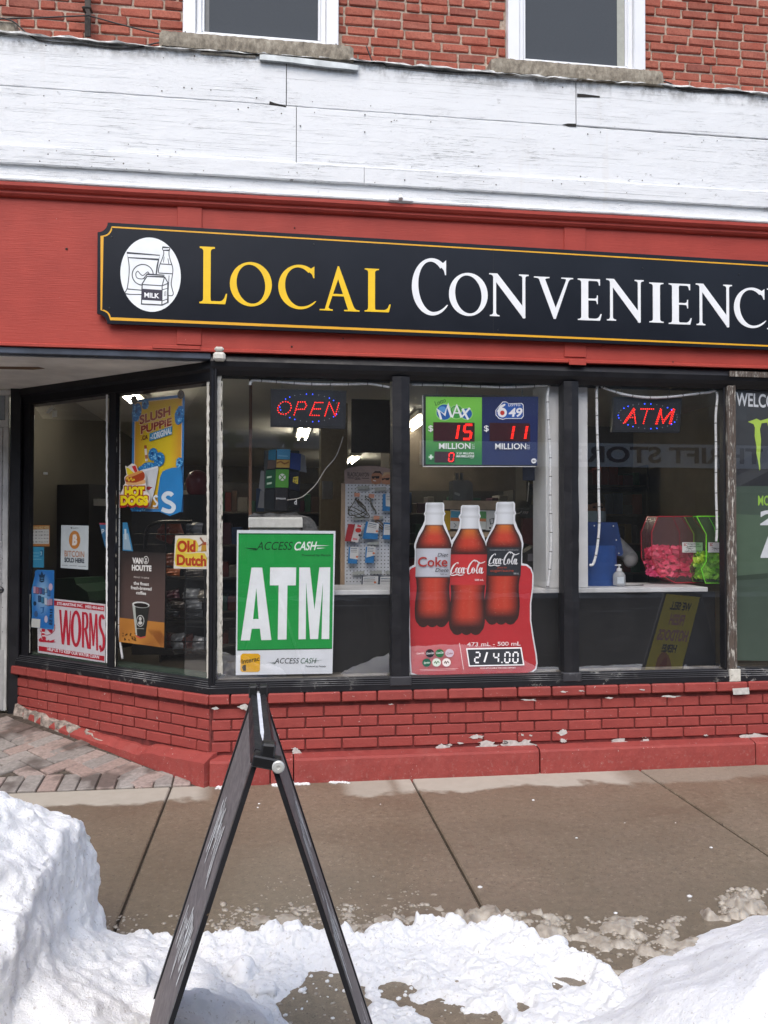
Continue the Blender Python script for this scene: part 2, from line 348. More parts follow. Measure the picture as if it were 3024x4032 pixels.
# ------------------------------------------------------------------ flat print: shapes given where the print stands
class Cv:
    """a sheet: crop coordinates (ox + x*s, oy + y*s) laid on a plane of the place"""
    def __init__(s, ox, oy, k, plane): s.o = (ox, oy); s.k = k; s.pl = plane
    def P(s, x, y, off=0.0): return s.pl(s.o[0]+x*s.k, s.o[1]+y*s.k, off)
class Print:
    def __init__(s, cv, parent, base=.0006): s.cv = cv; s.parent = parent; s.mb = {}; s.lay = base
    def up(s, d=.0004): s.lay += d
    def get(s, mat, name):
        return s.mb.setdefault((name, mat.name), (MB(), mat))[0]
    def poly(s, pts, col, name='print', sm=0, mat=None):
        if sm: pts = spl(pts, sm, True)
        m = s.get(mat or INK(col), name)
        tri = tessellate_polygon([[Vector((x, y, 0)) for x, y in pts]])
        m.add([s.cv.P(x, y, s.lay) for x, y in pts], tri); s.up(.00003)
    def rect(s, x0, y0, x1, y1, col, name='print', sk=0.0):
        s.poly([(x0, y0), (x1, y0+sk*(x1-x0)), (x1, y1+sk*(x1-x0)), (x0, y1)], col, name)
    def ell(s, cx, cy, rx, ry, col, name='print', rot=0, n=28, mat=None):
        c, q = math.cos(rot), math.sin(rot)
        s.poly([(cx+rx*math.cos(a)*c-ry*math.sin(a)*q, cy+rx*math.cos(a)*q+ry*math.sin(a)*c) for a in [i*2*math.pi/n for i in range(n)]], col, name, mat=mat)
    def stroke(s, pts, w, col, name='print', closed=False, sm=0, mat=None):
        if sm: 
            if isinstance(w, (list, tuple)):
                q = spl([(p[0], p[1], ww) for p, ww in zip(pts, w)], sm, closed); pts = [(a, b) for a, b, _ in q]; w = [max(.2, ww) for _, _, ww in q]
            else: pts = spl(pts, sm, closed)
        n = len(pts); ws = w if isinstance(w, (list, tuple)) else [w]*n; L = []; R = []
        for i in range(n):
            if closed: a, b = pts[i-1], pts[(i+1) % n]
            else: a, b = pts[max(i-1, 0)], pts[min(i+1, n-1)]
            dx, dy = b[0]-a[0], b[1]-a[1]; d = math.hypot(dx, dy) or 1; h = ws[i]/2
            # widen at sharp corners so the ribbon keeps its width
            if 0 < i < n-1 or closed:
                p0, p1, p2 = pts[i-1], pts[i], pts[(i+1) % n]
                u = (p1[0]-p0[0], p1[1]-p0[1]); du = math.hypot(*u) or 1
                co = abs(u[0]*dx+u[1]*dy)/(du*d); h /= max(co, .5)
            L.append((pts[i][0]-dy/d*h, pts[i][1]+dx/d*h)); R.append((pts[i][0]+dy/d*h, pts[i][1]-dx/d*h))
        m = s.get(mat or INK(col), name); k = n if closed else n-1
        m.add([s.cv.P(x, y, s.lay) for x, y in L+R], [(i, (i+1) % n, n+(i+1) % n, n+i) for i in range(k)]); s.up(.00002)
    def text(s, st, x0, y0, x1, y1, h, col, name='lettering', bold=0.0, slant=0.0, mat=None, up=None):
        """baseline (x0,y0)-(x1,y1), cap height h; the string is fitted between the ends"""
        vs, fs, w = glyphs(st, bold)
        m = s.get(mat or INK(col), name)
        ux, uy = up if up else (0, -1)
        m.add([s.cv.P(x0+(x1-x0)*(x/w)+ux*y*h+slant*y*h, y0+(y1-y0)*(x/w)+uy*y*h, s.lay) for x, y in vs], fs); s.up(.00003)
    def grid(s, fn, colf, nu, nv, name='picture'):
        """picture patch with its own printed colours"""
        m = MB(); m.c = []
        for j in range(nv+1):
            for i in range(nu+1):
                u, v = i/nu, j/nv; x, y = fn(u, v); m.v.append(s.cv.P(x, y, s.lay)); m.c.append(colf(u, v))
        m.f = [(j*(nu+1)+i, j*(nu+1)+i+1, (j+1)*(nu+1)+i+1, (j+1)*(nu+1)+i) for j in range(nv) for i in range(nu)]
        m.build(name, VCOL, s.parent); s.up()
    def done(s):
        for (name, _), (m, mat) in s.mb.items(): m.build(name, mat, s.parent)
def spl(pts, k=6, closed=False):
    n = len(pts); out = []; d = len(pts[0])
    for i in range(n if closed else n-1):
        p = [pts[(i+j) % n] if closed else pts[min(max(i+j, 0), n-1)] for j in (-1, 0, 1, 2)]
        for q in range(k):
            t = q/k
            out.append(tuple(.5*((2*p[1][a])+(-p[0][a]+p[2][a])*t+(2*p[0][a]-5*p[1][a]+4*p[2][a]-p[3][a])*t*t+(-p[0][a]+3*p[1][a]-3*p[2][a]+p[3][a])*t**3) for a in range(d)))
    if not closed: out.append(tuple(pts[-1]))
    return out
_G = {}
def glyphs(st, bold=0.0):
    if (st, bold) in _G: return _G[(st, bold)]
    def mk(body):
        cu = bpy.data.curves.new('type', 'FONT'); cu.body = body; cu.offset = bold; cu.resolution_u = 4
        ob = bpy.data.objects.new('type', cu); me = ob.to_mesh()
        vs = [(v.co.x, v.co.y) for v in me.vertices]; fs = [tuple(p.vertices) for p in me.polygons]
        ob.to_mesh_clear(); bpy.data.objects.remove(ob); bpy.data.curves.remove(cu); return vs, fs
    H = max(y for _, y in mk('H')[0]); vs, fs = mk(st)
    x0 = min(x for x, _ in vs); x1 = max(x for x, _ in vs); w = (x1-x0)
    r = ([(x-x0, y/H) for x, y in vs], fs, w); _G[(st, bold)] = r; return r
def sheet(name, cv, pts, mat, parent, th=.002, back=0.0):
    m = MB(); m.prism([cv.P(x, y, -back) for x, y in pts], -cv.pl.n*th); return m.build(name, mat, parent)

# ================================================================== GROUND
def tagged(o, **k):
    for a, b in k.items(): o[a] = b
    return o
m = MB(); m.add([(-400, -400, -.16), (400, -400, -.16), (400, 60, -.16), (-400, 60, -.16)], [(0, 1, 2, 3)])
m.build('road', ASPH, kind='structure', label='wet dark asphalt street in front of the shop', category='road')

# slanted entrance paving rises towards the shop door
def ramp_z(y): return 0.008 + max(0, (y+.06))*.142
side = thing('sidewalk', 'wet brown concrete sidewalk in front of the red brick base', 'sidewalk'); side['kind'] = 'structure'
m = MB(); m.box(-6, 8, -3.42, -.05, -.3, -.022); m.build('bedding', GROUT, side)
jx = [-4.79, -3.385, -1.98, -.577, .813, 2.235, 3.65, 5.06, 6.5]
for j, (y0, y1) in enumerate(((-3.27, -.052),)):
    for i in range(len(jx)-1):
        w = MB(); n0 = 12
        w.cbox(jx[i]+.006, jx[i+1]-.006, y0, y1, -.1, 0.0, .006); w.build('slab', CONC, side)
m = MB(); m.cbox(-8, 10, -3.43, -3.28, -.3, .0, .02); m.build('kerb', CONC, side)

pav = thing('paved_entry', 'herringbone paver bricks sloping up to the recessed shop door', 'paving'); pav['kind'] = 'structure'
m = MB(); pts = [(-.40, -.06), (CB.x, CB.y), (-3.2, CB.y+.1), (-3.2, -.06)]
m.prism([(x, y, ramp_z(y)-.010) for x, y in pts], (0, 0, -.15)); m.build('grout_bed', GROUT, pav)
def brick_mesh(name, mat, sx, sy, sz, c, jit=0.0, seed=0):
    r = random.Random(seed); m = MB(); m.cbox(-sx/2, sx/2, -sy/2, sy/2, -sz/2, sz/2, c)
    if jit: m.v = [v + Vector((r.uniform(-jit, jit), r.uniform(-jit, jit), r.uniform(-jit, jit))) for v in m.v]
    me = bpy.data.meshes.new(name); me.from_pydata([tuple(v) for v in m.v], [], m.f); me.materials.append(mat); return me
def put(name, me, parent, loc, rz=0.0, scale=(1, 1, 1), rx=0.0):
    o = bpy.data.objects.new(name, me); COL.objects.link(o); o.parent = parent
    o.matrix_parent_inverse = Matrix.Translation(-Vector(parent.location)) if parent.location.length else Matrix()
    o.location = loc; o.rotation_euler = (rx, 0, rz); o.scale = scale; return o
pm = [brick_mesh('paver', PAVER, .2, .098, .06, .005, .0012, k) for k in range(5)]
tilt = math.atan(.142)
def inpoly(x, y, poly):
    c = False
    for i in range(len(poly)):
        (a, b), (d, e) = poly[i-1], poly[i]
        if (b > y) != (e > y) and x < (d-a)*(y-b)/(e-b)+a: c = not c
    return c
def paver(x, y, a):
    R = Matrix.Rotation(tilt, 4, 'X') @ Matrix.Rotation(a, 4, 'Z')
    o = put('paver', random.choice(pm), pav, (x, y, ramp_z(y)-.028+random.uniform(-.002, .002))); o.rotation_euler = R.to_euler()
# soldier rows along the concrete and along the slanted wall
x = -.52
while x > -3.1:
    paver(x, .05, math.pi/2+.02); x -= .106
L = (CB-CA).length; k = .3
while k < L-.05:
    p = CA + AD*k + AN*.19; paver(p.x, p.y, math.atan2(AN.y, AN.x)); k += .106
field = [(-.74, .155), (-1.99, 1.2), (-3.2, 1.2), (-3.2, .155)]
ca, sa = math.cos(math.radians(45)), math.sin(math.radians(45))
W = .105
for i in range(-30, 30):
    for j in range(-30, 30):
        bx_, by_ = i*W + 2*W*j*1.0, 0
        for o_, rot in (((0, 0), 0), ((1.5, .5), 1)):
            # herringbone unit cell: vectors (1,1)W and (2,-2)W... laid out as stair steps
            u = (i + j*2 + (1.0 if rot == 0 else .5 + 2.0)) * W; v = (i - j*2 + (.5 if rot == 0 else 0.0)) * W
            X = u*ca - v*sa - 1.9; Y = u*sa + v*ca + .3
            if inpoly(X, Y, field): paver(X, Y, math.radians(45) + (math.pi/2 if rot else 0))

# ================================================================== THE SHOP BUILDING
bld = thing('brick_building', 'red brick shop building with white boarded cornice and black shopfront', 'building')
# ---- painted base wall with its bricks
base = sub('base_wall', bld)
def wall_seg(p0, d, n, length, y_off_plinth=True):
    pass
BZ = [.172, .2365, .301, .3655, .430]      # course bottoms of the four brick rows
bmesh_full = [brick_mesh('brick', PBRICK, .206, .10, .0565, .0045, .0008, 30+k) for k in range(5)]
bmesh_half = [brick_mesh('brick', PBRICK, .098, .10, .0565, .0045, .0008, 50+k) for k in range(3)]
bmesh_cop = [brick_mesh('coping_brick', PBRICK, .208, .13, .058, .007, .0012, 60+k) for k in range(4)]
PMORT = M((.17, .030, .027), .8, 0, .2, 20, .4, 80)
XE = 4.4
def lay(origin, dirv, nrm, length, front):
    """rows of bricks along dirv from origin; nrm points to the street"""
    rz = math.atan2(dirv.y, dirv.x)
    for r in range(4):
        z = BZ[r] + .029; s = .0 if r % 2 else .108; k = -s
        if front: k += .015
        while k < length:
            a, b = max(k, 0.006), min(k+.216, length)
            if b-a > .03:
                me = random.choice(bmesh_full); c = (a+b)/2
                p = origin + dirv*c - nrm*.05 + nrm*random.uniform(-.0015, .0015)
                put('brick', me, base, (p.x, p.y, z+random.uniform(-.001, .001)), rz, ((b-a-.009)/.206, 1, 1))
            k += .216
    k = -.10 if front else -.02
    while k < length:
        a, b = max(k, -.008), min(k+.216, length)
        if b-a > .03:
            p = origin + dirv*(a+b)/2 - nrm*.035 + nrm*random.uniform(-.002, .002)
            put('coping_brick', random.choice(bmesh_cop), base, (p.x, p.y, .482), rz + random.uniform(-.004, .004), ((b-a-.008)/.208, 1, 1))
        k += .216
lay(CA.copy(), Vector((1, 0, 0)), Vector((0, -1, 0)), XE, True)
lay(CA.copy(), AD, AN, L+.03, False)
m = MB(); m.box(CA.x-.005, XE, .012, .3, -.1, .50); A0 = CA - AN*.012; q = CB+AD*.03 - AN*.012
m.prism([(A0.x, A0.y, -.1), (q.x, q.y, -.1), (q.x - AN.x*.25, q.y - AN.y*.25, -.1), (A0.x - AN.x*.25, A0.y-AN.y*.25, -.1)], (0, 0, .6))
m.build('mortar', PMORT, base)
# rough plinth: front block run in stones, slanted run tapering into the paving
def rough(me_mb, amp, seed, sub_len=.03):
    pass
def plinth_block(x0, x1, seed, y0=-.085, z1=.142):
    n = max(3, int((x1-x0)/.03)); r = random.Random(seed); m = MB()
    prof = [(y0+.004, -.06), (y0, .02), (y0+.001, .09), (y0+.004, z1-.012), (y0+.014, z1), (-.004, z1+.010), (.02, z1+.012), (.02, -.06)]
    rows = []
    for i in range(n+1):
        x = x0+(x1-x0)*i/n; e = .006 if i in (0, n) else 0
        rows.append([(x, y+e+(r.uniform(-.0012, .0012) if 0 < k < 5 else 0), z+(r.uniform(-.0012, .0012) if k in (2, 3, 4) else 0)) for k, (y, z) in enumerate(prof)])
    vs = [p for q in rows for p in q]; k = len(prof)
    fs = [(i*k+j, (i+1)*k+j, (i+1)*k+(j+1) % k, i*k+(j+1) % k) for i in range(n) for j in range(k)]
    fs += [tuple(range(k)), tuple(range(n*k+k-1, n*k-1, -1))]
    m.add(vs, fs); m.build('plinth_stone', PBRICK, base, smooth=False)
for i, (a, b) in enumerate(((-.36, -.235), (-.228, -.02), (-.013, .115), (.122, 1.595), (1.605, 3.0), (3.008, XE))): plinth_block(a, b, i)
m = MB(); n = 30; vs = []; fs = []
for i in range(n+1):
    k = -.04+(L+.02)*i/n; p = CA + AD*k; f = 1-i/n; th = .075*f**.7+.012+random.uniform(-.0022, .0022); h = max(.10+.055*f + random.uniform(-.003, .003), ramp_z(p.y)-.01+.02)
    if i > 8: h = ramp_z(p.y) + .075*f + random.uniform(-.004, .004)
    o = p + AN*th; b_ = p - AN*.02
    vs += [(o.x, o.y, -.05), (o.x, o.y, h-.02), (p.x+AN.x*.012, p.y+AN.y*.012, h+.016), (b_.x, b_.y, h+.02), (b_.x, b_.y, -.05)]
for i in range(n):
    for j in range(4): fs.append((i*5+j, (i+1)*5+j, (i+1)*5+j+1, i*5+j+1))
fs.append((0, 1, 2, 3, 4)); m.add(vs, fs); m.build('plinth_stone', PBRICK, base)
# crumbled pale mortar at the foot of the slanted wall
m = MB(); vs = []; fs = []; n = 40
for i in range(n+1):
    k = .32+(L-.3)*i/n; p = CA+AD*k; t = i/n
    o = p + AN*(.055-.03*t+random.uniform(-.012, .012)); z = ramp_z(p.y)
    h = z + .012+.030*t+random.uniform(-.012, .016)
    vs += [(o.x, o.y, z-.02), (o.x-AN.x*.012, o.y-AN.y*.012, h), (p.x, p.y, h+.012)]
for i in range(n):
    for j in range(2): fs.append((i*3+j, (i+1)*3+j, (i+1)*3+j+1, i*3+j+1))
m.add(vs, fs); m.build('crumbled_mortar', M((.36, .30, .26), .9, 0, .35, 30, .5, 60), base)
# paint flaked off the bricks and coping
def blob(cx, cy, rx, ry, seed, n=34):
    r = random.Random(seed); ph = [r.uniform(0, 6.28) for _ in range(4)]
    return [(cx+rx*math.cos(a)*(1+.28*math.sin(2*a+ph[0])+.2*math.sin(3*a+ph[1])+.16*math.sin(7*a+ph[2])+r.uniform(-.14, .14)),
             cy+ry*math.sin(a)*(1+.28*math.sin(2*a+ph[3])+.2*math.sin(4*a+ph[1])+.14*math.sin(9*a+ph[0])+r.uniform(-.14, .14))) for a in [i*2*math.pi/n for i in range(n)]]
chips = [(-.002, [(1165, 2958, 20, 15), (1740, 2943, 26, 11), (1768, 2934, 12, 5), (1812, 2926, 14, 4), (1876, 2901, 25, 9), (1920, 2936, 50, 14), (1990, 2930, 12, 12),
                  (2048, 2930, 60, 20), (2215, 2884, 16, 10), (2217, 2916, 16, 8), (2180, 2938, 20, 5), (2435, 2923, 45, 11), (2540, 2914, 18, 14), (2965, 2902, 46, 16),
                  (2090, 2896, 7, 4), (2780, 2895, 7, 4), (2058, 2894, 6, 5), (1915, 2962, 30, 3), (2490, 2930, 14, 5)]),
         (-.0335, [(965, 2784, 25, 9), (848, 2789, 11, 5), (2085, 2756, 30, 4), (2220, 2724, 16, 3), (2400, 2748, 12, 3), (2640, 2742, 38, 4), (2530, 2716, 9, 3), (1540, 2773, 8, 2), (2290, 2720, 10, 3)])]
for yy, lst in chips:
    for i, (x, y, rx, ry) in enumerate(lst):
        m = MB(); m.poly([PY(a, b, yy) for a, b in blob(x, y, rx, ry, i*7+int(x))]); m.build('paint_flake', BARE, base)
m = MB(); m.poly([PY(a, b, -.0336) for a, b in ((2884, 2711), (2949, 2707), (2951, 2733), (2888, 2736))]); m.build('bare_patch', BARE, base)

# ---- shopfront joinery
front = sub('shopfront', bld)
def fbox(name, x0, x1, y0, y1, z0, z1, mat, c=.004, parent=None):
    m = MB(); m.cbox(x0, x1, y0, y1, z0, z1, c); return m.build(name, mat, parent or front)
SILLP = [(0.0, .512), (0.0, .546), (.008, .550), (.008, .556), (.016, .559), (.016, .566), (.024, .569), (.024, .577), (.05, .585), (.14, .585), (.14, .512)]
def run(prof, a, b, na, nb, name, mat, parent):
    """sweep a profile (depth from face, z) from point a to b; na/nb are the mitre directions at the two ends"""
    m = MB(); k = len(prof)
    m.add([(a.x-na.x*d, a.y-na.y*d, z) for d, z in prof]+[(b.x-nb.x*d, b.y-nb.y*d, z) for d, z in prof],
          [(i, (i+1) % k, k+(i+1) % k, k+i) for i in range(k)]+[tuple(range(k)), tuple(range(2*k-1, k-1, -1))]); return m.build(name, mat, parent)
NF = Vector((0, -1, 0)); half = (AN+NF).normalized(); mit = half/half.dot(NF)
FX = Vector((XE, 0, 0))
off = NF*.012
BLKW = m_black_paint(.40, (.05, .05, .055), 'pale_ridge_paint', (.40, .40, .40))  # patchy grey for the paler strips along the sill ridges
a0 = CA + mit*.012; a1 = CB + AN*.012
for z_, d_ in ((.5575, .0055), (.5675, .0135), (.5785, .0215), (.547, -.002)):
    wr_p = [(d_, z_), (d_, z_+.0022), (d_+.006, z_+.0022), (d_+.006, z_)]
    run(wr_p, CA+mit*.012, FX+NF*.012, mit, NF, 'pale_ridge', BLKW, front); run(wr_p, CA+mit*.012, CB+AN*.012, mit, AN, 'pale_ridge', BLKW, front)
run(SILLP, a0, FX+off, mit, NF, 'sill', BLACKCH, front); run(SILLP, a0, a1, mit, AN, 'sill', BLACKCH, front)
HEADP = [(0.0, 2.506), (-.012, 2.49), (-.022, 2.46), (-.012, 2.43), (.004, 2.41), (.02, 2.395), (.03, 2.385), (.14, 2.385), (.14, 2.506)]
TARP = m_black_paint(.8, (.010, .010, .012), 'black_sheeting')
run(HEADP, CA+mit*.002, FX, mit, NF, 'head_beam', TARP, front)
HEADA = [(0.0, 2.462), (0.0, 2.42), (.02, 2.405), (.03, 2.36), (.05, 2.35), (.14, 2.35), (.14, 2.462)]
run(HEADA, CA+mit*.004, CB+AN*.004, mit, AN, 'head_beam', BLACK, front)
GY = .05                                        # the glass stands this far behind the face
for (x0, x1) in ((.698, .819), (1.776, 1.886)):
    m = MB(); nz = 24; vs = []; fs = []
    for i in range(nz+1):
        z = .572+(2.40-.572)*i/nz; w = random.uniform(-.002, .002); d = .006*math.sin(i*.9)+random.uniform(-.002, .002)
        vs += [(x0+w, .045, z), (x0+.008+w, -.004+d*.4, z), ((x0+x1)/2, -.014+d*.5, z), (x1-.008+w, -.004+d*.4, z), (x1+w, .045, z)]
    for i in range(nz):
        for j in range(4): fs.append((i*5+j, i*5+j+1, (i+1)*5+j+1, (i+1)*5+j))
    m.add(vs, fs); m.box(x0+.01, x1-.01, .04, .1, .55, 2.4); m.build('post', TARP, front)
    # taped foot of the post
    m = MB(); m.cbox(x0-.006, x1+.006, -.020, .03, .535, .592, .006); m.build('tape', m_black_paint(.44, (.03, .03, .034), 'torn_tape', (.60, .60, .61)), front)
m = MB(); m.cbox(2.876, 2.916, -.004, .09, .55, 2.40, .005); m.build('post', POSTM, front)
m = MB(); m.cbox(2.918, 2.938, .008, .09, .56, 2.44, .004); m.build('post', POSTM, front)
fbox('post', 2.862, 2.875, .02, .09, .585, 2.40, BLACK)
m = MB(); m.cbox(2.872, XE, -.03, -.022, 2.452, 2.488, .002); m.build('peeled_strip', POSTM, front)
m = MB(); m.cbox(2.87, 2.945, -.016, -.001, .512, .59, .002); m.build('peeled_foot', PUTTY, front)
# corner post: black covers with staples and ragged putty strips
m = MB(); q = CA+mit*.006
m.cbox(-.352, -.338, -.004, .08, .56, 2.42, .004); m.build('post', BLACK, front)
c1 = CA+AD*.014; c2 = CA + AD*.018
m = MB(); m.prism([(c1.x+AN.x*.003, c1.y+AN.y*.003, .56), (q.x, q.y, .56), (-.354, .0, .56), (-.33, .09, .56), (c1.x-AN.x*.08, c1.y-AN.y*.08, .56)], (0, 0, 1.87)); m.build('post', BLACK, front)
def ragged(name, pl, x, y0, y1, w, seed, parent, both=True, mat=None, lean=0):
    """ragged strip of old white putty down a window edge, in photograph pixels"""
    r = random.Random(seed); n = int(abs(y1-y0)/14); Lp = []; Rp = []
    for i in range(n+1):
        y = y0+(y1-y0)*i/n; xx = x + lean*i/n; Lp.append((xx-(r.uniform(0, 2) if both else 0), y)); Rp.append((xx+w*(1+r.uniform(-.30, .22)), y))
    m = MB(); m.add([pl(a, b, .004) for a, b in Lp+Rp], [(i, i+1, n+2+i, n+1+i) for i in range(n)]); m.build(name, mat or PUTTY, parent)
ragged('putty_strip', planeF(.045), 857, 1472, 2650, 16, 3, front)
ragged('putty_strip', planeF(.045), 872, 1500, 2655, 4, 13, front)
ragged('putty_strip', planeA(.044), 817, 1465, 2670, 9, 4, front)
ragged('putty_strip', planeA(.044), 455, 1510, 2625, 7, 5, front, lean=-6)
ragged('putty_strip', planeA(.044), 420, 1500, 2610, 6, 6, front, mat=WHITE)
ragged('putty_strip', planeA(.044), 115, 1560, 2150, 6, 7, front, mat=M('8a8a86', .6))
ragged('putty_strip', planeA(.044), 115, 2340, 2570, 6, 8, front, mat=M('8a8a86', .6))
# slanted mullion between the two panes, and the end post
def apost(k0, k1, name='post', z0=.55, z1=2.42, mat=BLACK, out=-.030, dep=.062):
    p, q = CA+AD*k0, CA+AD*k1; m = MB()
    m.prism([(p.x+AN.x*out, p.y+AN.y*out, z0), (q.x+AN.x*out, q.y+AN.y*out, z0), (q.x-AN.x*dep, q.y-AN.y*dep, z0), (p.x-AN.x*dep, p.y-AN.y*dep, z0)], (0, 0, z1-z0)); return m.build(name, mat, front)
def kpar(px, py):                              # distance along the slanted wall of a pixel
    return (planeA(.035)(px, py)-CA).dot(AD)
kA, kB = kpar(455, 2000), kpar(429, 2000)
apost(kA, kB); kC = kpar(118, 2000); apost(kC, L+.06, z0=.2)
m = MB(); e = CB+AD*.02; m.cbox(PY(36, 2000, e.y-.02).x, e.x+.03, e.y-.02, e.y+.10, ramp_z(e.y)-.02, 2.47, .006); m.build('post', BLACK, front)
# glass
def pane(pts, name='pane'):
    m = MB(); m.add(pts, [(0, 1, 2, 3)]); return m.build(name, GLASS, front)
for x0, x1 in ((-.345, .70), (.817, 1.778), (1.884, 2.864), (2.935, XE)):
    pane([(x0, GY, .58), (x1, GY, .58), (x1, GY, 2.40), (x0, GY, 2.40)])
for k0, k1 in ((.008, kA+.01), (kB-.01, kC+.01)):
    p, q = CA+AD*k0-AN*.05, CA+AD*k1-AN*.05
    pane([(p.x, p.y, .58), (q.x, q.y, .58), (q.x, q.y, 2.38), (p.x, p.y, 2.38)])

# ---- red fascia
fas = sub('red_fascia', bld)
XL, XR = -3.4, XE
m = MB(); m.cbox(XL, XR, -.03, .12, 2.512, 3.40, .003); m.build('fascia_board', RWOOD, fas)
for a, b in ((-.565, -.425), (1.775, 1.915)):
    m = MB(); m.cbox(a, b, -.038, -.029, 2.545, 3.36, .002); m.build('batten', RWOOD, fas)
def sweep_x(prof, name, mat, parent, x0=XL, x1=XR, wob=0, n=60, seed=1):
    r = random.Random(seed); m = MB(); k = len(prof); vs = []
    ph = [r.uniform(0, 6) for _ in range(3)]
    for i in range(n+1):
        x = x0+(x1-x0)*i/n; w = wob*(math.sin(x*3.1+ph[0])+.6*math.sin(x*7.3+ph[1])+.4*math.sin(x*17+ph[2]))
        vs += [(x, y, z+w+r.uniform(-wob, wob)*.4) for y, z in prof]
    fs = [(i*k+j, i*k+(j+1) % k, (i+1)*k+(j+1) % k, (i+1)*k+j) for i in range(n) for j in range(k)]
    fs += [tuple(range(k)), tuple(range(n*k+k-1, n*k-1, -1))]
    m.add(vs, fs); return m.build(name, mat, parent)
sweep_x([(-.029, 3.352), (-.05, 3.356), (-.062, 3.368), (-.062, 3.382), (-.078, 3.388), (-.09, 3.402), (-.09, 3.421), (-.029, 3.421)], 'top_moulding', RWOOD, fas, wob=.0008)
sweep_x([(-.029, 2.507), (-.044, 2.509), (-.044, 2.522), (-.034, 2.529), (-.029, 2.529)], 'bottom_moulding', RWOOD, fas, wob=.0007, seed=3)
m = MB(); m.cbox(2.02, 2.62, -.036, -.029, 2.612, 2.63, .002); m.build('loose_lath', RWOOD, fas)
m = MB(); m.cbox(-.70, -.43, -.05, -.043, 2.517, 2.538, .002); m.build('loose_lath', RWOOD, fas)
m = MB(); m.cbox(1.79, 1.90, -.052, -.044, 2.50, 2.535, .002, Matrix.Rotation(.004, 4, 'Y')); m.build('loose_lath', RWOOD, fas)
# nail holes and scars
for i, (x, y, r_) in enumerate(((262, 980, 5), (1149, 1365, 4), (1195, 1397, 3), (1148, 985, 4), (1160, 897, 3), (1351, 1333, 3), (2650, 1426, 4), (705, 1360, 3))):
    p = PY(x, y, -.031); m = MB(); m.lathe([(r_*.0015, 0), (r_*.0011, .003)], p, 10, Vector((0, -1, 0))); m.build('nail_hole', M((.03, .015, .012), .8), fas)
# metal edge under the fascia over the entrance, soffit boards
m = MB(); m.cbox(XL, CA.x-.005, -.026, .06, 2.468, 2.506, .004); m.build('edge_flashing', M((.06, .075, .105), .35, 0, .2, 8), fas)
sof = MB(); sof.prism([(CA.x+.0, .05, 2.463), (CB.x+.02, CB.y+.06, 2.463), (XL, CB.y+.06, 2.463), (XL, .05, 2.463)], (0, 0, .03)); sof.build('soffit', M((.80, .78, .74), .6, 0, .12, 3), fas)
m = MB(); m.prism([planeG(Vector((0, 0, 2.4605)), Vector((0, 0, -1)))(a, b) for a, b in ((-60, 1444), (150, 1446), (176, 1452), (130, 1456), (-60, 1452))], (0, 0, .002)); m.build('soffit_scar', M((.16, .10, .06), .8), fas)
# white-painted block left on the corner
m = MB(); m.cbox(-.355, -.285, -.066, -.02, 2.455, 2.505, .012, None); m.build('corner_block', PUTTY, fas)
m = MB(); m.cbox(-.348, -.295, -.056, -.02, 2.51, 2.538, .01, None); m.build('corner_block', PUTTY, fas)

# ---- white boarded cornice
cor = sub('white_cornice', bld)
def plank(x0, x1, z0, z1, y, seed, topw=0.0, th=.03):
    r = random.Random(seed); n = max(4, int((x1-x0)/.05)); m = MB(); vs = []; ph = [r.uniform(0, 6) for _ in range(3)]
    for i in range(n+1):
        x = x0+(x1-x0)*i/n; w = topw*(math.sin(x*2.3+ph[0])+.5*math.sin(x*6.1+ph[1])+.3*math.sin(x*15+ph[2]))+r.uniform(-.0015, .0015)
        wb = r.uniform(-.0012, .0012)
        vs += [(x, y+th, z0+wb), (x, y+.002, z0+wb), (x, y, z0+.003+wb), (x, y+r.uniform(-.001, .001), (z0+z1)/2), (x, y, z1-.004+w), (x, y+.003, z1+w), (x, y+th, z1+w)]
    fs = [(i*7+j, i*7+(j+1) % 7, (i+1)*7+(j+1) % 7, (i+1)*7+j) for i in range(n) for j in range(7)]
    fs += [tuple(range(7)), tuple(range(n*7+6, n*7-1, -1))]
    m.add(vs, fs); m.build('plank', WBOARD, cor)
m = MB(); m.box(XL, XR, -.04, .04, 3.425, 4.235); m.build('backing', M((.05, .045, .04), .9), cor)
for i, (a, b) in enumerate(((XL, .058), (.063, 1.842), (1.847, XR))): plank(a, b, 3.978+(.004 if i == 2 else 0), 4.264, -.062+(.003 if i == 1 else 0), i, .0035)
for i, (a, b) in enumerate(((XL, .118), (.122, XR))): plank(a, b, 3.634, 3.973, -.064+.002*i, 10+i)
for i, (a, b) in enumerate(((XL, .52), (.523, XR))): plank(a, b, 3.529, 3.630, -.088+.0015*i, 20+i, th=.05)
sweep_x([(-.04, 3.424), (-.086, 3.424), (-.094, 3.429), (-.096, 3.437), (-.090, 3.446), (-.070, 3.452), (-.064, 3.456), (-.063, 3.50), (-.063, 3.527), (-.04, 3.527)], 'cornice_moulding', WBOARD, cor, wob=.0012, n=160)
# torn edge of flashing paper along the top
m = MB(); vs = []; n = 150; r = random.Random(9)
for i in range(n+1):
    x = XL+(XR-XL)*i/n; z = 4.262+.006*math.sin(x*3)+r.uniform(-.004, .004); vs += [(x, -.045, z), (x, -.085+r.uniform(-.008, .01), z+.004+r.uniform(-.004, .008)), (x, -.088+r.uniform(-.006, .006), z-.004), (x, .05, z+.012)]
m.add(vs, [(i*4+a, i*4+b, i*4+4+b, i*4+4+a) for i in range(n) for a, b in ((0, 1), (1, 2), (1, 3))]); m.build('torn_flashing', M((.68, .68, .66), .6, 0, .25, 20), cor)
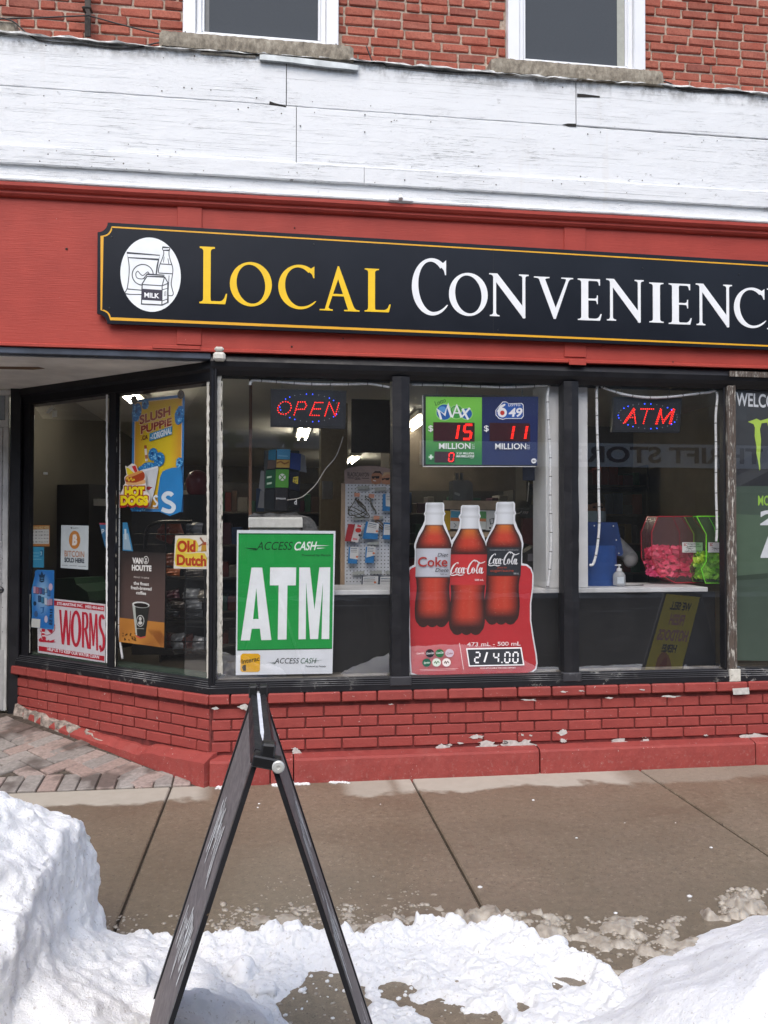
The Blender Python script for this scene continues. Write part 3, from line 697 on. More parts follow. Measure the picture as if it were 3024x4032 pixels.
# rotted ends of two planks
for pts in ([(1062, 398), (1080, 405), (1125, 416), (1127, 422), (1060, 411)], [(2215, 490), (2235, 486), (2268, 487), (2269, 499), (2240, 497)], [(2273, 368), (2300, 370), (2362, 378), (2362, 383), (2310, 382), (2273, 381)]):
    m = MB(); m.prism([PY(a, b, -.0655) for a, b in pts], (0, .003, 0)); m.build('rot_hole', M((.02, .018, .016), .9), cor)
for x, y in ((293, 718), (1183, 496), (955, 760), (1437, 452), (1436, 520)):
    p = PY(x, y, -.066); m = MB(); m.lathe([(.008 if x == 293 else .004, 0), (.004, .002)], p, 10, Vector((0, -1, 0))); m.build('nail_hole', M((.03, .025, .02), .9), cor)
r = random.Random(31)
for k_ in range(70):
    x, zz_, yy = r.uniform(-1.5, 3.2), r.choice((4.22, 4.02, 3.94, 3.67, 3.60, 3.55))+r.uniform(-.02, .02), -.0665
    if 3.53 < zz_ < 3.632: yy = -.0895
    m = MB(); m.lathe([(r.uniform(.0025, .0045), 0), (.002, .0015)], (x, yy+.001, zz_), 8, Vector((0, -1, 0))); m.build('nail_head', M((.09, .07, .055), .8), cor)
# white conduit stub and strap
p = PY(1576, 783, -.1); m = MB(); m.tube([p+Vector((-.004, .03, .012)), p+Vector((0, -.012, .008)), p+Vector((0, -.02, -.008))], .013, 12); m.build('conduit_stub', WHITE, cor, smooth=False)
m = MB(); m.cbox(p.x-.07, p.x+.075, -.108, -.10, p.z-.014, p.z+.004, .002); m.build('conduit_strap', WHITE, cor)

# ---- upper brick wall and windows
upw = sub('upper_wall', bld)
UY = .03
m = MB(); m.box(XL, XR, UY+.012, .34, 4.20, 6.2); 
WINS = [(-.545, .372), (1.425, 2.325)]
m = MB()
xs = [XL, WINS[0][0], WINS[0][1], WINS[1][0], WINS[1][1], XR]
for a, b in ((0, 1), (2, 3), (4, 5)): m.box(xs[a], xs[b], UY+.010, .34, 4.2, 5.8)
for a, b in WINS: m.box(a, b, UY+.010, .34, 4.2, 4.362); 
for a, b in WINS: m.box(a, b, UY+.010, .34, 5.7, 5.8)
m.build('mortar', MORTAR, upw)
ub = [brick_mesh('brick', BRICK, .176, .09, .0485, .006, .0022, 80+k) for k in range(8)]
ub += [brick_mesh('brick', BRICK, .176, .09, .050, .007, .003, 90+k) for k in range(3)]
CH, PL = .0578, .178
z = 4.20; r_ = 0
while z < 4.95:
    s = [0, .093, .03, .12][r_ % 4] + random.uniform(-.01, .01)
    if r_ % 6 == 4: s += .047
    x = XL - s
    while x < XR:
        ln = PL if random.random() > .10 else PL*.52
        a, b = x, x+ln; x = b
        segs = [(a, b)]
        if z+CH > 4.20:
            for w0, w1 in WINS:
                out = []
                for u, v in segs:
                    if z+CH*.5 < 4.362 and not (z + CH*.9 > 4.30 and u < w1+.085 and v > w0-.125): out.append((u, v)); continue
                    lo, hi = (w0-.125, w1+.085) if z+CH*.5 < 4.37 and z+CH*.9 > 4.30 else (w0, w1)
                    if v <= lo or u >= hi: out.append((u, v)); continue
                    if u < lo: out.append((u, lo))
                    if v > hi: out.append((hi, v))
                segs = out
        for u, v in segs:
            if v-u < .035: continue
            put('brick', random.choice(ub), upw, ((u+v)/2, UY+.045+random.uniform(-.004, .003), z+CH/2+random.uniform(-.0025, .0025)), random.uniform(-.008, .008), ((v-u-.012)/.176, 1, random.uniform(.96, 1.03)))
    z += CH; r_ += 1
def upper_window(x0, x1, zb, seed):
    w = sub('window', bld)
    def bx(n, a, b, c, d, e, f, mt, ch=.004): m = MB(); m.cbox(a, b, c, d, e, f, ch); return m.build(n, mt, w)
    zt = 5.7
    bx('casing', x0, x0+.074, -.012, .10, zb, zt, VINYL); bx('casing', x1-.074, x1, -.012, .10, zb, zt, VINYL)
    bx('bottom_rail', x0+.0745, x1-.0745, -.004, .10, zb+.0, zb+.042, VINYL)
    bx('stile', x0+.0745, x0+.108, .012, .10, zb+.0425, zt, VINYL, .006); bx('stile', x1-.108, x1-.0745, .012, .10, zb+.0425, zt, VINYL, .006)
    bx('sash_rail', x0+.1085, x1-.1085, .018, .10, zb+.0425, zb+.062, VINYL, .005)
    bx('sash_stile', x0+.1085, x0+.122, .02, .10, zb+.0625, zt, VINYL, .003); bx('sash_stile', x1-.122, x1-.1085, .02, .10, zb+.0625, zt, VINYL, .003)
    m = MB(); a, b = x0+.121, x1-.121; m.add([(a, .035, zb+.06), (b, .035, zb+.06), (b, .035, zt), (a, .035, zt)], [(0, 1, 2, 3)])
    t = NT('insect_screen'); f = t.noise(900, 1); t.col(t.ramp(f, [(.3, (.036, .043, .053)), (.7, (.06, .07, .083))])); t.rough(.8); m.build('screen', t.m, w)
    m = MB(); m.add([(a, .034, zb+.06), (a+.0, .033, zt), (a+.028, .033, zt), (a+.028, .033, zb+.06)], [(0, 1, 2, 3)]) if seed == 0 else m.add([(b-.05, .033, zb+.06), (b-.05, .033, zt), (b-.002, .033, zt), (b-.002, .033, zb+.06)], [(0, 1, 2, 3)])
    m.build('screen_edge', M('5a5d60' if seed == 0 else 'a5a69c', .5), w)
    # stone sill, rough front
    n = 50; r = random.Random(seed); m = MB(); vs = []
    for i in range(n+1):
        x = x0-.125+(x1-x0+.21)*i/n; e = .012 if i in (0, n) else 0
        pr = [(-.088, 4.262), (-.090, 4.29), (-.089, 4.32), (-.084, 4.350), (.06, 4.361), (.06, 4.262)]
        vs += [(x, y+e+r.uniform(-.0018, .0018)*(1 if j < 4 else 0), z+r.uniform(-.0022, .0022)*(1 if j in (0, 2, 3) else 0)-e*.5) for j, (y, z) in enumerate(pr)]
    fs = [(i*6+j, i*6+(j+1) % 6, (i+1)*6+(j+1) % 6, (i+1)*6+j) for i in range(n) for j in range(6)]+[tuple(range(6)), tuple(range(n*6+5, n*6-1, -1))]
    m.add(vs, fs); m.build('stone_sill', STONE, w)
    for px_ in (x0+.015, x1-.015):
        m = MB(); m.lathe([(.004, 0), (.003, .003)], (px_, -.0125, zb+.03), 8, Vector((0, -1, 0))); m.build('screw', M((.05, .04, .035), .5), w)
upper_window(WINS[0][0], WINS[0][1], 4.366, 0); upper_window(WINS[1][0], WINS[1][1], 4.362, 1)
# end of another stone sill at the left
m = MB(); m.cbox(-2.0, PY(66, 120, -.04).x, -.055, .06, 4.24, 4.355, .012); m.build('stone_sill', STONE, upw)
# closed side and back walls of the building, inner walls
m = MB(); m.box(XL-.2, XL, -.02, 12.4, -.1, 5.8); m.build('entry_wall', M((.03, .028, .028), .6), bld)
m = MB(); m.box(XE, XE+.2, .02, 12.4, -.1, 5.8); m.box(XL, XR, 12.2, 12.4, -.1, 5.8); m.box(XL, XR, .05, 12.2, 5.8, 5.9)
m.build('side_wall', M((.25, .10, .08), .9), bld)

# ================================================================== SHOP SIGN
sign = thing('shop_sign', 'long black shop sign board with yellow and white capitals and gold border', 'sign', (1.3, -.05, 2.95))
SY = -.045
m = MB(); XSR = 3.95
def sgn(px, py, y=SY-.028): p = PY(px, py, y); return p
tl, bl, lt, lb = sgn(424, 876), sgn(422, 1274), sgn(384, 914), sgn(382, 1235)
trr, brr = sgn(3024, 1030), sgn(3024, 1377)
def ext(a, b, x): t = (x-a.x)/(b.x-a.x); return a+(b-a)*t
R1, R2 = ext(tl, trr, XSR), ext(bl, brr, XSR)
def scoop(c, a, b, n=6):
    """inward quarter round between a and b about the corner c"""
    ra, rb = a-c, b-c; return [c + ra*math.cos(i*math.pi/2/n) + rb*math.sin(i*math.pi/2/n) for i in range(n+1)]
ctl = Vector((lt.x, tl.y, tl.z)); cbl = Vector((lb.x, bl.y, bl.z))
outline = scoop(ctl, lt, tl) + [R1, R2] + scoop(cbl, bl, lb)
outline = [Vector((p.x, SY-.028, p.z)) for p in outline]
t = NT('black_sign_face'); t.col(t.ramp(t.noise(2, 3), [(.3, (.008, .0095, .014)), (.7, (.013, .015, .021))])); t.rough(t.ramp(t.noise(1.5, 4), [(.3, .18), (.7, .27)])); t.b.inputs['Specular IOR Level'].default_value = .22
m = MB(); m.prism(outline, (0, .022, 0)); m.build('board', t.m, sign)
FYs = SY-.028
GOLD = M('e0a412', .45, 0, .03, 10); YEL = M('efc300', .4, 0, .03, 10); LWH = M((.82, .83, .84), .4, 0, .02, 10)
gp = [PY(437, 896, FYs), None]
g_tl, g_lt, g_lb, g_bl = PY(440, 894, FYs), PY(402, 930, FYs), PY(399, 1221, FYs), PY(434, 1255, FYs)
g_tr, g_br = ext(g_tl, PY(3024, 1047, FYs), XSR), ext(g_bl, PY(3024, 1362, FYs), XSR)
ln = [g_tr] + scoop(Vector((g_lt.x, FYs, g_tl.z)), g_tl, g_lt, 6) + scoop(Vector((g_lb.x, FYs, g_bl.z)), g_lb, g_bl, 6) + [g_br]
class WCv:                                     # canvas in metres on the sign face
    def __init__(s, y): s.y = y; s.pl = planeF(y)
    def P(s, x, z, off=0): return Vector((x, s.y-off, z))
pr = Print(WCv(FYs), sign, .0008); pr.stroke([(p.x, p.z) for p in ln], .0085, None, 'border_line', mat=GOLD); pr.done()
m = MB(); q1 = PY(1942, 990, FYs); q2 = PY(1942, 1318, FYs); m.box(q1.x-.0006, q1.x+.0006, FYs-.0008, FYs, q2.z-.02, q1.z+.03); m.build('seam', M((.004, .004, .005), .5), sign)
for x, y in ((440, 933), (431, 1213), (1236, 962), (2530, 1056), (1960, 1300), (2910, 1080)):
    p = PY(x, y, FYs); m = MB(); m.lathe([(.006, 0), (.0045, .003)], p, 10, Vector((0, -1, 0))); m.build('screw', M((.01, .01, .012), .3), sign)

# roman capitals, drawn as outlines in a 1-high box
def qb(p0, p1, p2, n=5): return [((1-t)**2*p0[0]+2*t*(1-t)*p1[0]+t*t*p2[0], (1-t)**2*p0[1]+2*t*(1-t)*p1[1]+t*t*p2[1]) for t in [i/n for i in range(n+1)]]
def stem(x, w, ser=.075, top=True, bot=True, y0=0, y1=1, topL=None, topR=None):
    a, b = x-w/2, x+w/2; p = []; sh = .028; br = .06
    L1, R1_ = (ser if topL is None else topL), (ser if topR is None else topR)
    if bot: p += [(a-ser, y0)] + [(b+ser, y0), (b+ser, y0+sh)] + qb((b+ser*.9, y0+sh), (b+.004, y0+sh+.004), (b, y0+sh+br))
    else: p += [(a, y0), (b, y0)]
    if top: p += qb((b, y1-sh-br), (b+.004, y1-sh-.004), (b+R1_*.9, y1-sh)) + [(b+R1_, y1-sh), (b+R1_, y1), (a-L1, y1), (a-L1, y1-sh)] + qb((a-L1*.9, y1-sh), (a-.004, y1-sh-.004), (a, y1-sh-br))
    else: p += [(b, y1), (a, y1)]
    if bot: p += qb((a, y0+sh+br), (a-.004, y0+sh+.004), (a-ser*.9, y0+sh)) + [(a-ser, y0+sh)]
    return p
def ringpoly(cx, cy, rx, ry, ix, iy, a0=0, a1=360, dx=.0, tilt=0, n=40, taper=0):
    t = math.radians(tilt); o = []; i_ = []
    for k in range(n+1):
        a = math.radians(a0+(a1-a0)*k/n); o.append((cx+rx*math.cos(a), cy+ry*math.sin(a)))
        x, y = ix*math.cos(a-t), iy*math.sin(a-t); q = (cx+dx+x*math.cos(t)-y*math.sin(t), cy+x*math.sin(t)+y*math.cos(t)); w = max(0, (k/n-.84)/.16)**1.5*taper; i_.append((q[0]+(o[-1][0]-q[0])*w, q[1]+(o[-1][1]-q[1])*w))
    return ('ring', o, i_)
def bar(pts): return pts
TS, TN = .150, .066                            # thick and thin strokes
def letter(ch):
    """(width, list of outlines)"""
    if ch == 'I': return .29, [stem(.145, TS)]
    if ch == 'L': return .56, [stem(.145, TS, topR=.085), [(.2, 0), (.50, 0)] + qb((.52, .0), (.545, .08), (.56, .185)) + [(.535, .185)] + qb((.52, .15), (.49, .052), (.40, .048)) + [(.2, .048)]]
    if ch == 'E': return .50, [stem(.14, TS), [(.2, 0), (.45, 0)] + qb((.465, .0), (.485, .06), (.50, .16)) + [(.478, .16)] + qb((.46, .12), (.43, .048), (.36, .046)) + [(.2, .046)],
                               [(.2, .955), (.36, .955)] + qb((.40, .953), (.435, .94), (.445, .85)) + [(.468, .85), (.468, 1), (.2, 1)],
                               [(.2, .482), (.34, .482)] + qb((.375, .48), (.395, .46), (.40, .40)) + [(.42, .40), (.42, .61), (.40, .61)] + qb((.395, .56), (.375, .53), (.34, .528)) + [(.2, .528)]]
    if ch == 'O': return .94, [ringpoly(.47, .495, .47, .515, .318, .455, tilt=8)]
    if ch == 'C':
        return .80, [ringpoly(.47, .495, .47, .515, .318, .455, 50, 322, tilt=8, taper=.8), [(.72, .93), (.795, .985), (.795, .715), (.772, .715), (.745, .795), (.665, .868)]]
    if ch == 'N': return .90, [stem(.13, TN, topL=.09, topR=-.01), [(.10, 1.0), (.19, 1.0), (.80, .20), (.80, -.03), (.775, -.03), (.11, .87)], stem(.785, TN, bot=False, y0=-.02)]
    if ch == 'V': return .86, [[(.10, .97), (.235, .97), (.49, .20), (.45, -.025), (.43, -.025)], [(.40, .08), (.45, -.025), (.475, -.025), (.775, .97), (.715, .97), (.455, .19)],
                               [(.0, 1), (.34, 1), (.34, .972)] + qb((.33, .972), (.24, .968), (.225, .90)) + [(.115, .93)] + qb((.10, .95), (.08, .972), (.0, .972)),
                               [(.60, 1), (.86, 1), (.86, .972)] + qb((.84, .972), (.775, .965), (.755, .90)) + [(.70, .92)] + qb((.705, .96), (.69, .972), (.60, .972))]
    if ch == 'A': return .90, [[(.16, .03), (.225, .03), (.465, .80), (.435, 1.02), (.43, 1.02)], [(.43, .79), (.435, 1.02), (.46, 1.02), (.80, .03), (.655, .03), (.425, .78)], [(.26, .335), (.62, .335), (.60, .385), (.28, .385)],
                               [(.05, 0), (.33, 0), (.33, .028)] + qb((.32, .028), (.24, .03), (.235, .09)) + [(.185, .08)] + qb((.17, .04), (.15, .028), (.05, .028)),
                               [(.57, 0), (.90, 0), (.90, .028)] + qb((.88, .028), (.80, .035), (.775, .11)) + [(.64, .10)] + qb((.675, .035), (.65, .028), (.57, .028))]
def put_letter(ch, x0, y0, x1, y1, cvv, mat):
    """fit the capital to its box of pixels on the sign"""
    ox, oy, k = cvv
    X0, X1, xm, ym = ox+x0*k, ox+x1*k, ox+(x0+x1)*k/2, oy+(y0+y1)*k/2
    a, b = PY(X0, ym, FYs).x, PY(X1, ym, FYs).x; zt, zb = PY(xm, oy+y0*k, FYs).z, PY(xm, oy+y1*k, FYs).z
    w, parts = letter(ch); lo, hi = (-.02, 1.01) if ch in 'OC' else ((-.03, 1.0) if ch in 'NV' else ((0, 1.02) if ch == 'A' else (0, 1)))
    H = (zt-zb)/(hi-lo); z0 = zb - lo*H; m = MB()
    for i, p in enumerate(parts):
        d = .0022+.00015*i
        f = lambda q: Vector((a+(b-a)*q[0]/w, FYs-d, z0+H*q[1]))
        if p[0] == 'ring':
            o, i_ = p[1], p[2]; n = len(o); vo = [f(q) for q in o]; vi = [f(q) for q in i_]; bk = Vector((0, d, 0))
            m.add(vo+vi, [(k_, k_+1, n+k_+1, n+k_) for k_ in range(n-1)])
            m.add(vo+[v+bk for v in vo], [(k_, k_+1, n+k_+1, n+k_) for k_ in range(n-1)]); m.add(vi+[v+bk for v in vi], [(k_, k_+1, n+k_+1, n+k_) for k_ in range(n-1)])
        else: m.prism([f(q) for q in p], (0, d, 0))
    m.build('letter', mat, sign)
S1, S2 = (300, 800, .8439), (1600, 800, .8584)
for ch, b in zip('LOCAL', ((577, 205, 705, 470), (717, 275, 913, 482), (943, 287, 1112, 495), (1125, 295, 1322, 503), (1347, 307, 1467, 508))): put_letter(ch, *b, S1, YEL)
for ch, b in zip('CONVENIENCE', ((25, 252, 183, 515), (195, 320, 373, 518), (378, 325, 562, 527), (585, 340, 765, 532), (788, 348, 895, 538), (915, 350, 1090, 547), (1115, 365, 1178, 548), (1205, 370, 1308, 556), (1326, 372, 1495, 568), (1502, 387, 1643, 573), (1656, 394, 1752, 580))): put_letter(ch, *b, S2, LWH)
# round emblem with bag, bottle and milk carton
cvE = Cv(450, 900, .18686, planeF(FYs)); pe = Print(cvE, sign, .0012)
W_, K_ = 'eef1f3', '3c3f45'
pe.poly([(765+636*math.cos(a)+4*math.sin(a)*8, 972+783*math.sin(a)) for a in [i*2*math.pi/60 for i in range(60)]], W_, 'emblem_disc'); pe.up()
def ol(pts, w=20, closed=False, sm=0): pe.stroke(pts, w, K_, 'emblem_drawing', closed, sm)
ol([(1020, 395), (1165, 405), (1172, 430), (1160, 460), (1030, 460), (1015, 430)], 20, True)
ol([(1040, 465), (1042, 540), (1010, 640), (965, 750), (935, 850), (930, 930)], 18, sm=4); ol([(1155, 465), (1155, 560), (1185, 680), (1225, 800), (1235, 900), (1215, 1050), (1200, 1170), (1225, 1290), (1245, 1370), (1215, 1415), (1140, 1412)], 18, sm=4)
ol([(965, 745), (1205, 762)]); ol([(935, 938), (1230, 955)]); ol([(1052, 595), (1035, 715)], 13); ol([(1130, 630), (1152, 750)], 13); ol([(1155, 990), (1135, 1350)], 14)
ol([(265, 512), (960, 565), (940, 655), (290, 612)], 20, True); ol([(290, 612), (315, 800), (310, 1000), (275, 1260), (240, 1375), (575, 1390)], 18, sm=3); ol([(935, 655), (905, 800), (885, 960)], [22, 34, 26]); ol([(280, 1275), (575, 1300)])
ol([(600+222*math.cos(a), 975+218*math.sin(a)) for a in [math.radians(d) for d in range(95, 360, 12)]], 20)
ol([(490, 900), (455, 950), (470, 1030), (540, 1060), (620, 1050), (690, 960), (735, 955), (705, 915), (650, 960), (600, 990), (550, 960), (515, 915)], 16, True, 3); ol([(600, 1050), (640, 1065), (680, 1000)], 14)
pe.up(); pe.poly([(690, 965), (1060, 985), (1130, 1145), (1130, 1555), (1000, 1615), (572, 1590), (585, 1170)], W_, 'emblem_disc'); pe.up()
ol([(690, 965), (1055, 985), (1060, 1020), (690, 1010), (675, 985)], 20, True); ol([(690, 1010), (590, 1165), (575, 1590), (1005, 1612), (1130, 1555), (1130, 1140), (1060, 1020)], 22); ol([(590, 1182), (1010, 1208), (1130, 1160)]); ol([(1060, 1020), (1010, 1208), (1005, 1612)], 20); ol([(1010, 1295), (1130, 1258)], 14); ol([(1005, 1530), (1130, 1485)], 16)
pe.poly([(582, 1270), (1010, 1297), (1005, 1530), (575, 1503)], '3a3644', 'emblem_drawing'); pe.poly([(1030, 1310), (1115, 1282), (1110, 1465), (1025, 1497)], W_, 'emblem_disc')
pe.up(); pe.text('MILK', 635, 1448, 950, 1470, 100, 'f2f2f4', 'lettering', .03)
for yy in (1345, 1370, 1395, 1420): pe.stroke([(1050, yy), (1098, yy-16)], 9, K_, 'emblem_drawing')
pe.done()

# ================================================================== POSTERS AND LIT SIGNS IN THE FRONT WINDOWS
PF = planeF(.0525+.006)                        # sheets stand just behind the glass
def ptext(pr, *a, **k): pr.text(*a, **k)
# ---- big green cash machine poster
cv = Cv(800, 1400, .6102, PF); at = thing('window_poster', 'large green and white ATM poster in the front window', 'poster', PF(1125, 2650))
sheet('sheet', cv, [(218, 1126), (854, 1132), (834, 2052), (210, 2062)], INK('e2e6ec'), at, .003)
pr = Print(cv, at); pr.poly([(228, 1146), (841, 1149), (832, 1893), (220, 1904)], '189c46'); pr.up()
pr.poly([(228, 1146), (841, 1149), (840, 1157), (228, 1154)], '0c5f2c'); pr.poly([(220, 1897), (832, 1886), (832, 1893), (220, 1904)], '0c5f2c')
pr.text('ACCESS', 344, 1254, 568, 1254, 52, '0b3318', bold=.0, slant=.25); pr.text('CASH', 583, 1256, 722, 1254, 54, 'eef4f0', bold=.02, slant=.25)
pr.poly([(262, 1240), (345, 1243), (345, 1253), (300, 1248)], '0b3318'); pr.poly([(290, 1254), (345, 1252), (345, 1258)], '0b3318'); pr.poly([(700, 1222), (815, 1226), (700, 1232)], 'eef4f0'); pr.poly([(735, 1240), (790, 1241), (735, 1248)], 'eef4f0')
pr.text('Powered by Perativ', 637, 1295, 826, 1295, 15, '0d4a22', bold=.01)
WL = 'eef1f4'
pr.poly([(312, 1368), (381, 1368), (440, 1835), (375, 1836), (366, 1762), (313, 1763), (302, 1838), (243, 1838)], WL, 'lettering'); pr.poly([(343, 1500), (358, 1700), (322, 1700)], '189c46', 'lettering')
pr.poly([(432, 1367), (600, 1367), (598, 1483), (544, 1483), (538, 1832), (481, 1833), (487, 1483), (430, 1483)], WL, 'lettering')
pr.poly([(620, 1367), (689, 1367), (718, 1640), (750, 1367), (820, 1366), (813, 1829), (764, 1829), (773, 1460), (741, 1829), (690, 1830), (664, 1460), (662, 1830), (615, 1831)], WL, 'lettering')
pr.poly([(255, 1923), (355, 1923), (368, 1935), (366, 2030), (354, 2042), (250, 2041), (240, 2030), (241, 1935)], 'e6b012'); pr.up()
pr.text('Interac', 248, 1990, 364, 1968, 30, '2c2208', bold=.02); pr.poly([(258, 1998), (276, 1994), (276, 2034), (258, 2034), (250, 2012)], '2c2208')
pr.text('ACCESS', 460, 1986, 613, 1986, 34, '2a3233', slant=.25); pr.text('CASH', 625, 1986, 722, 1986, 34, '1a5a38', slant=.25)
for q in (([(408, 1978), (470, 1981), (470, 1985)]), ([(430, 1988), (465, 1986), (465, 1990)]), ([(705, 1968), (778, 1964), (705, 1972)]), ([(715, 1976), (752, 1975), (715, 1979)])): pr.poly(q, '24483a')
pr.text('Powered by Perativ', 662, 2010, 792, 2010, 11, '3a4443', bold=.01); pr.done()

# ---- soft drink cut-out
cv = Cv(1600, 1950, .3391, PF); ck = thing('cutout_poster', 'red cut-out poster of three cola bottles with price panel', 'poster', PF(1850, 2650))
OUT = [(230, 85), (430, 85), (440, 110), (440, 185), (455, 215), (440, 240), (437, 290), (465, 370), (525, 525), (560, 480), (610, 385), (625, 290), (612, 265), (608, 245), (630, 215), (635, 130), (650, 115), (835, 115), (850, 135), (852, 215), (865, 245), (850, 270), (850, 310), (870, 390), (905, 480), (918, 540), (950, 470), (1010, 355), (1030, 280), (1030, 240), (1020, 210), (1040, 185), (1042, 100), (1055, 78), (1245, 75), (1260, 95), (1262, 180), (1275, 205), (1262, 235), (1262, 290), (1290, 370), (1340, 470), (1360, 560), (1356, 600), (1345, 640), (1345, 790), (1400, 800), (1450, 840), (1480, 920), (1475, 1080), (1450, 1250), (1450, 1450), (1480, 1650), (1515, 1850), (1525, 1950), (1510, 2020), (1470, 2055), (1400, 2082), (1000, 2096), (500, 2106), (130, 2100), (50, 2078), (40, 1900), (30, 1500), (28, 880), (38, 835), (95, 805), (100, 640), (90, 600), (95, 560), (140, 440), (190, 350), (215, 290), (215, 240), (203, 215), (220, 185), (222, 110)]
sheet('sheet', cv, OUT, INK('e6e9ee'), ck, .004)
pr = Print(cv, ck)
redp = [(38, 870), (60, 848), (105, 828), (1345, 815), (1390, 820), (1440, 855), (1463, 920), (1458, 1080), (1435, 1250), (1435, 1450), (1463, 1650), (1498, 1850), (1507, 1950), (1495, 2010), (1460, 2040), (1390, 2066), (1000, 2080), (500, 2088), (130, 2082), (62, 2060), (52, 1900), (42, 1500)]
pr.poly(redp, 'c4343a', 'backing_print'); pr.up(.0006)
rd, dk, og, gl_ = lin('c8442f'), lin('3c1d19'), lin('cf7a34'), lin('e3e6ea')
def mixc(a, b, t): t = min(max(t, 0), 1); return [a[i]*(1-t)+b[i]*t for i in range(3)]
PROF = [(0, 88), (.012, 96), (.062, 96), (.072, 104), (.082, 112), (.092, 112), (.1, 97), (.14, 100), (.18, 105), (.22, 130), (.28, 180), (.335, 207), (.37, 210), (.60, 210), (.62, 200), (.68, 192), (.74, 196), (.80, 208), (.86, 212), (.92, 206), (.96, 192), (.985, 172), (1, 160)]
def pv(v):
    for (a, ra), (b, rb) in zip(PROF, PROF[1:]):
        if v <= b: return ra+(rb-ra)*(v-a)/(b-a)
    return PROF[-1][1]
def bottle(cx0, cx1, y0, y1, label, sc_=1.0, lab=(.37, .60)):
    def fn(u, v):
        y = y0+(y1-y0)*v; e = 0
        if v > .94: e = 26*(abs(math.sin(3*math.pi*u))**.7-.9)*(v-.94)/.06
        return cx0+(cx1-cx0)*v + (2*u-1)*pv(v)*sc_*.985, y+e
    def cf(u, v):
        x = abs(2*u-1)
        if v < .178:
            g = .62+.3*math.cos(x*1.4)
            if .012 < v < .075: g *= .9+.1*math.sin(v*620)
            if .075 < v < .098: g *= .85
            return [g*.80, g*.83, g*.87]
        if lab[0] < v < lab[1]:
            sh = 1-.38*x**3; return [c*sh for c in label]
        t = (x-.24)/.68; liquid = rd
        if v < .26: liquid = mixc(og, rd, (v-.18)/.09)
        if v < .19: liquid = mixc(dk, og, (v-.178)/.012)
        c = mixc(liquid, dk, max(t, 0)**1.3)
        if .60 < v: 
            c = mixc(c, mixc(rd, [.5, .2, .12], .5), .35*max(0, 1-abs((2*u-1)-.15)/.14) * (.8 if v < .85 else .3))
            c = mixc(c, dk, (v-.86)/.08)
        else: c = mixc(c, dk, max(0, (v-.31)/.06))
        return c
    pr.grid(fn, cf, 36, 110, 'bottle_picture')
bottle(328, 300, 88, 1530, lin('c9ccd6')); bottle(1150, 1100, 84, 1500, lin('33363c')); bottle(742, 697, 122, 1620, lin('cd3a3b'), 1.02, (.373, .612))
pr.up(.0006)
rr = random.Random(4)
for cx, y0, y1 in ((330, 390, 590), (740, 430, 640), (1140, 380, 590), (300, 1010, 1380), (700, 1080, 1460), (1100, 1000, 1380)):
    for _ in range(26): pr.ell(cx+rr.uniform(-120, 120), rr.uniform(y0, y1), rr.uniform(1.2, 3.4), rr.uniform(1.2, 3.4), 'e0a68c', 'droplets', n=8)
def script_cola(x0, y0, x1, y1, h, col):
    """flowing cola script between two baseline ends; h = height of the capitals"""
    L_ = x1-x0
    def S(pts, w): pr.stroke([(x0+L_*a+ .10*b*h, y0+(y1-y0)*a-h*b) for a, b in pts], [ww*h for ww in w], col, 'lettering', sm=5)
    th, tn = .135, .05
    S([(.20, .88), (.215, 1.0), (.175, 1.02), (.10, .78), (.045, .40), (.035, .10), (.075, -.02), (.13, .10), (.17, .22)], [tn, .07, tn, th, th*1.1, th, .07, tn, tn])
    def o_(cx, r=.035): S([(cx+r*math.cos(a), .27+.27*math.sin(a)) for a in [math.radians(d) for d in range(60, 430, 30)]], [tn, .06, .09, th, th, .11, .06, tn, .06, .09, th, .11, .07][:13])
    o_(.205); S([(.305, .46), (.285, .55), (.258, .42), (.25, .18), (.275, .0), (.315, .14)], [tn, .07, .1, th, .09, tn]); o_(.36, .03); S([(.40, .55), (.39, .18), (.405, .0), (.435, .12)], [.11, .12, .1, tn])
    S([(.435, .42), (.475, .45)], [.09, .09])
    S([(.70, 1.05), (.685, 1.26), (.64, 1.22), (.56, .86), (.515, .44), (.515, .08), (.555, -.06), (.62, .14), (.66, .4)], [tn, .07, .08, th, th*1.15, th, .08, tn, tn]); S([(.585, .95), (.63, 1.18), (.72, 1.22), (.83, .98), (.91, 1.02), (.985, 1.14)], [tn, .09, .11, .09, .09, tn])
    o_(.665); S([(.735, .2), (.80, .72), (.83, 1.0), (.81, 1.04), (.775, .70), (.765, .18), (.79, .0), (.82, .12)], [tn, tn, .06, .06, .11, .12, .09, tn]); o_(.87, .03); S([(.915, .55), (.905, .18), (.92, .0), (.965, .14)], [.11, .12, .1, tn])
    S([(.035, .04), (.02, -.12), (.10, -.20), (.22, -.12), (.30, -.20), (.40, -.14)], [tn, .08, .10, .09, .10, tn])
script_cola(500, 905, 905, 905, 120, 'f2eeee'); script_cola(945, 795, 1300, 800, 112, 'e8e8ea')
pr.text('Coke', 132, 826, 475, 826, 110, 'b23a34', bold=.014); pr.text('Diet', 358, 712, 478, 712, 42, '2a2a2e', bold=.0, slant=.3); pr.text('Diete', 332, 888, 482, 888, 42, '2a2a2e', bold=.0, slant=.3)
pr.text('500 m', 390, 925, 470, 925, 18, '3a3a3e'); pr.text('500 mL', 790, 993, 895, 993, 22, 'f4e4e4', bold=.02); pr.text('zero', 1050, 848, 1160, 848, 24, 'c0553c', bold=.0); pr.text('sugar/sucre', 972, 888, 1240, 888, 30, 'c0553c', bold=.0); pr.text('500 mL', 1240, 917, 1302, 917, 18, 'd8d8da')
pr.text('0 CALORIES/CALORIE . 0 SUGAR/SUCRE', 965, 642, 1296, 642, 13, 'b8b8bc')
pr.text('473 mL - 500 mL', 702, 1752, 1322, 1742, 46, 'f6eeee', bold=.012)
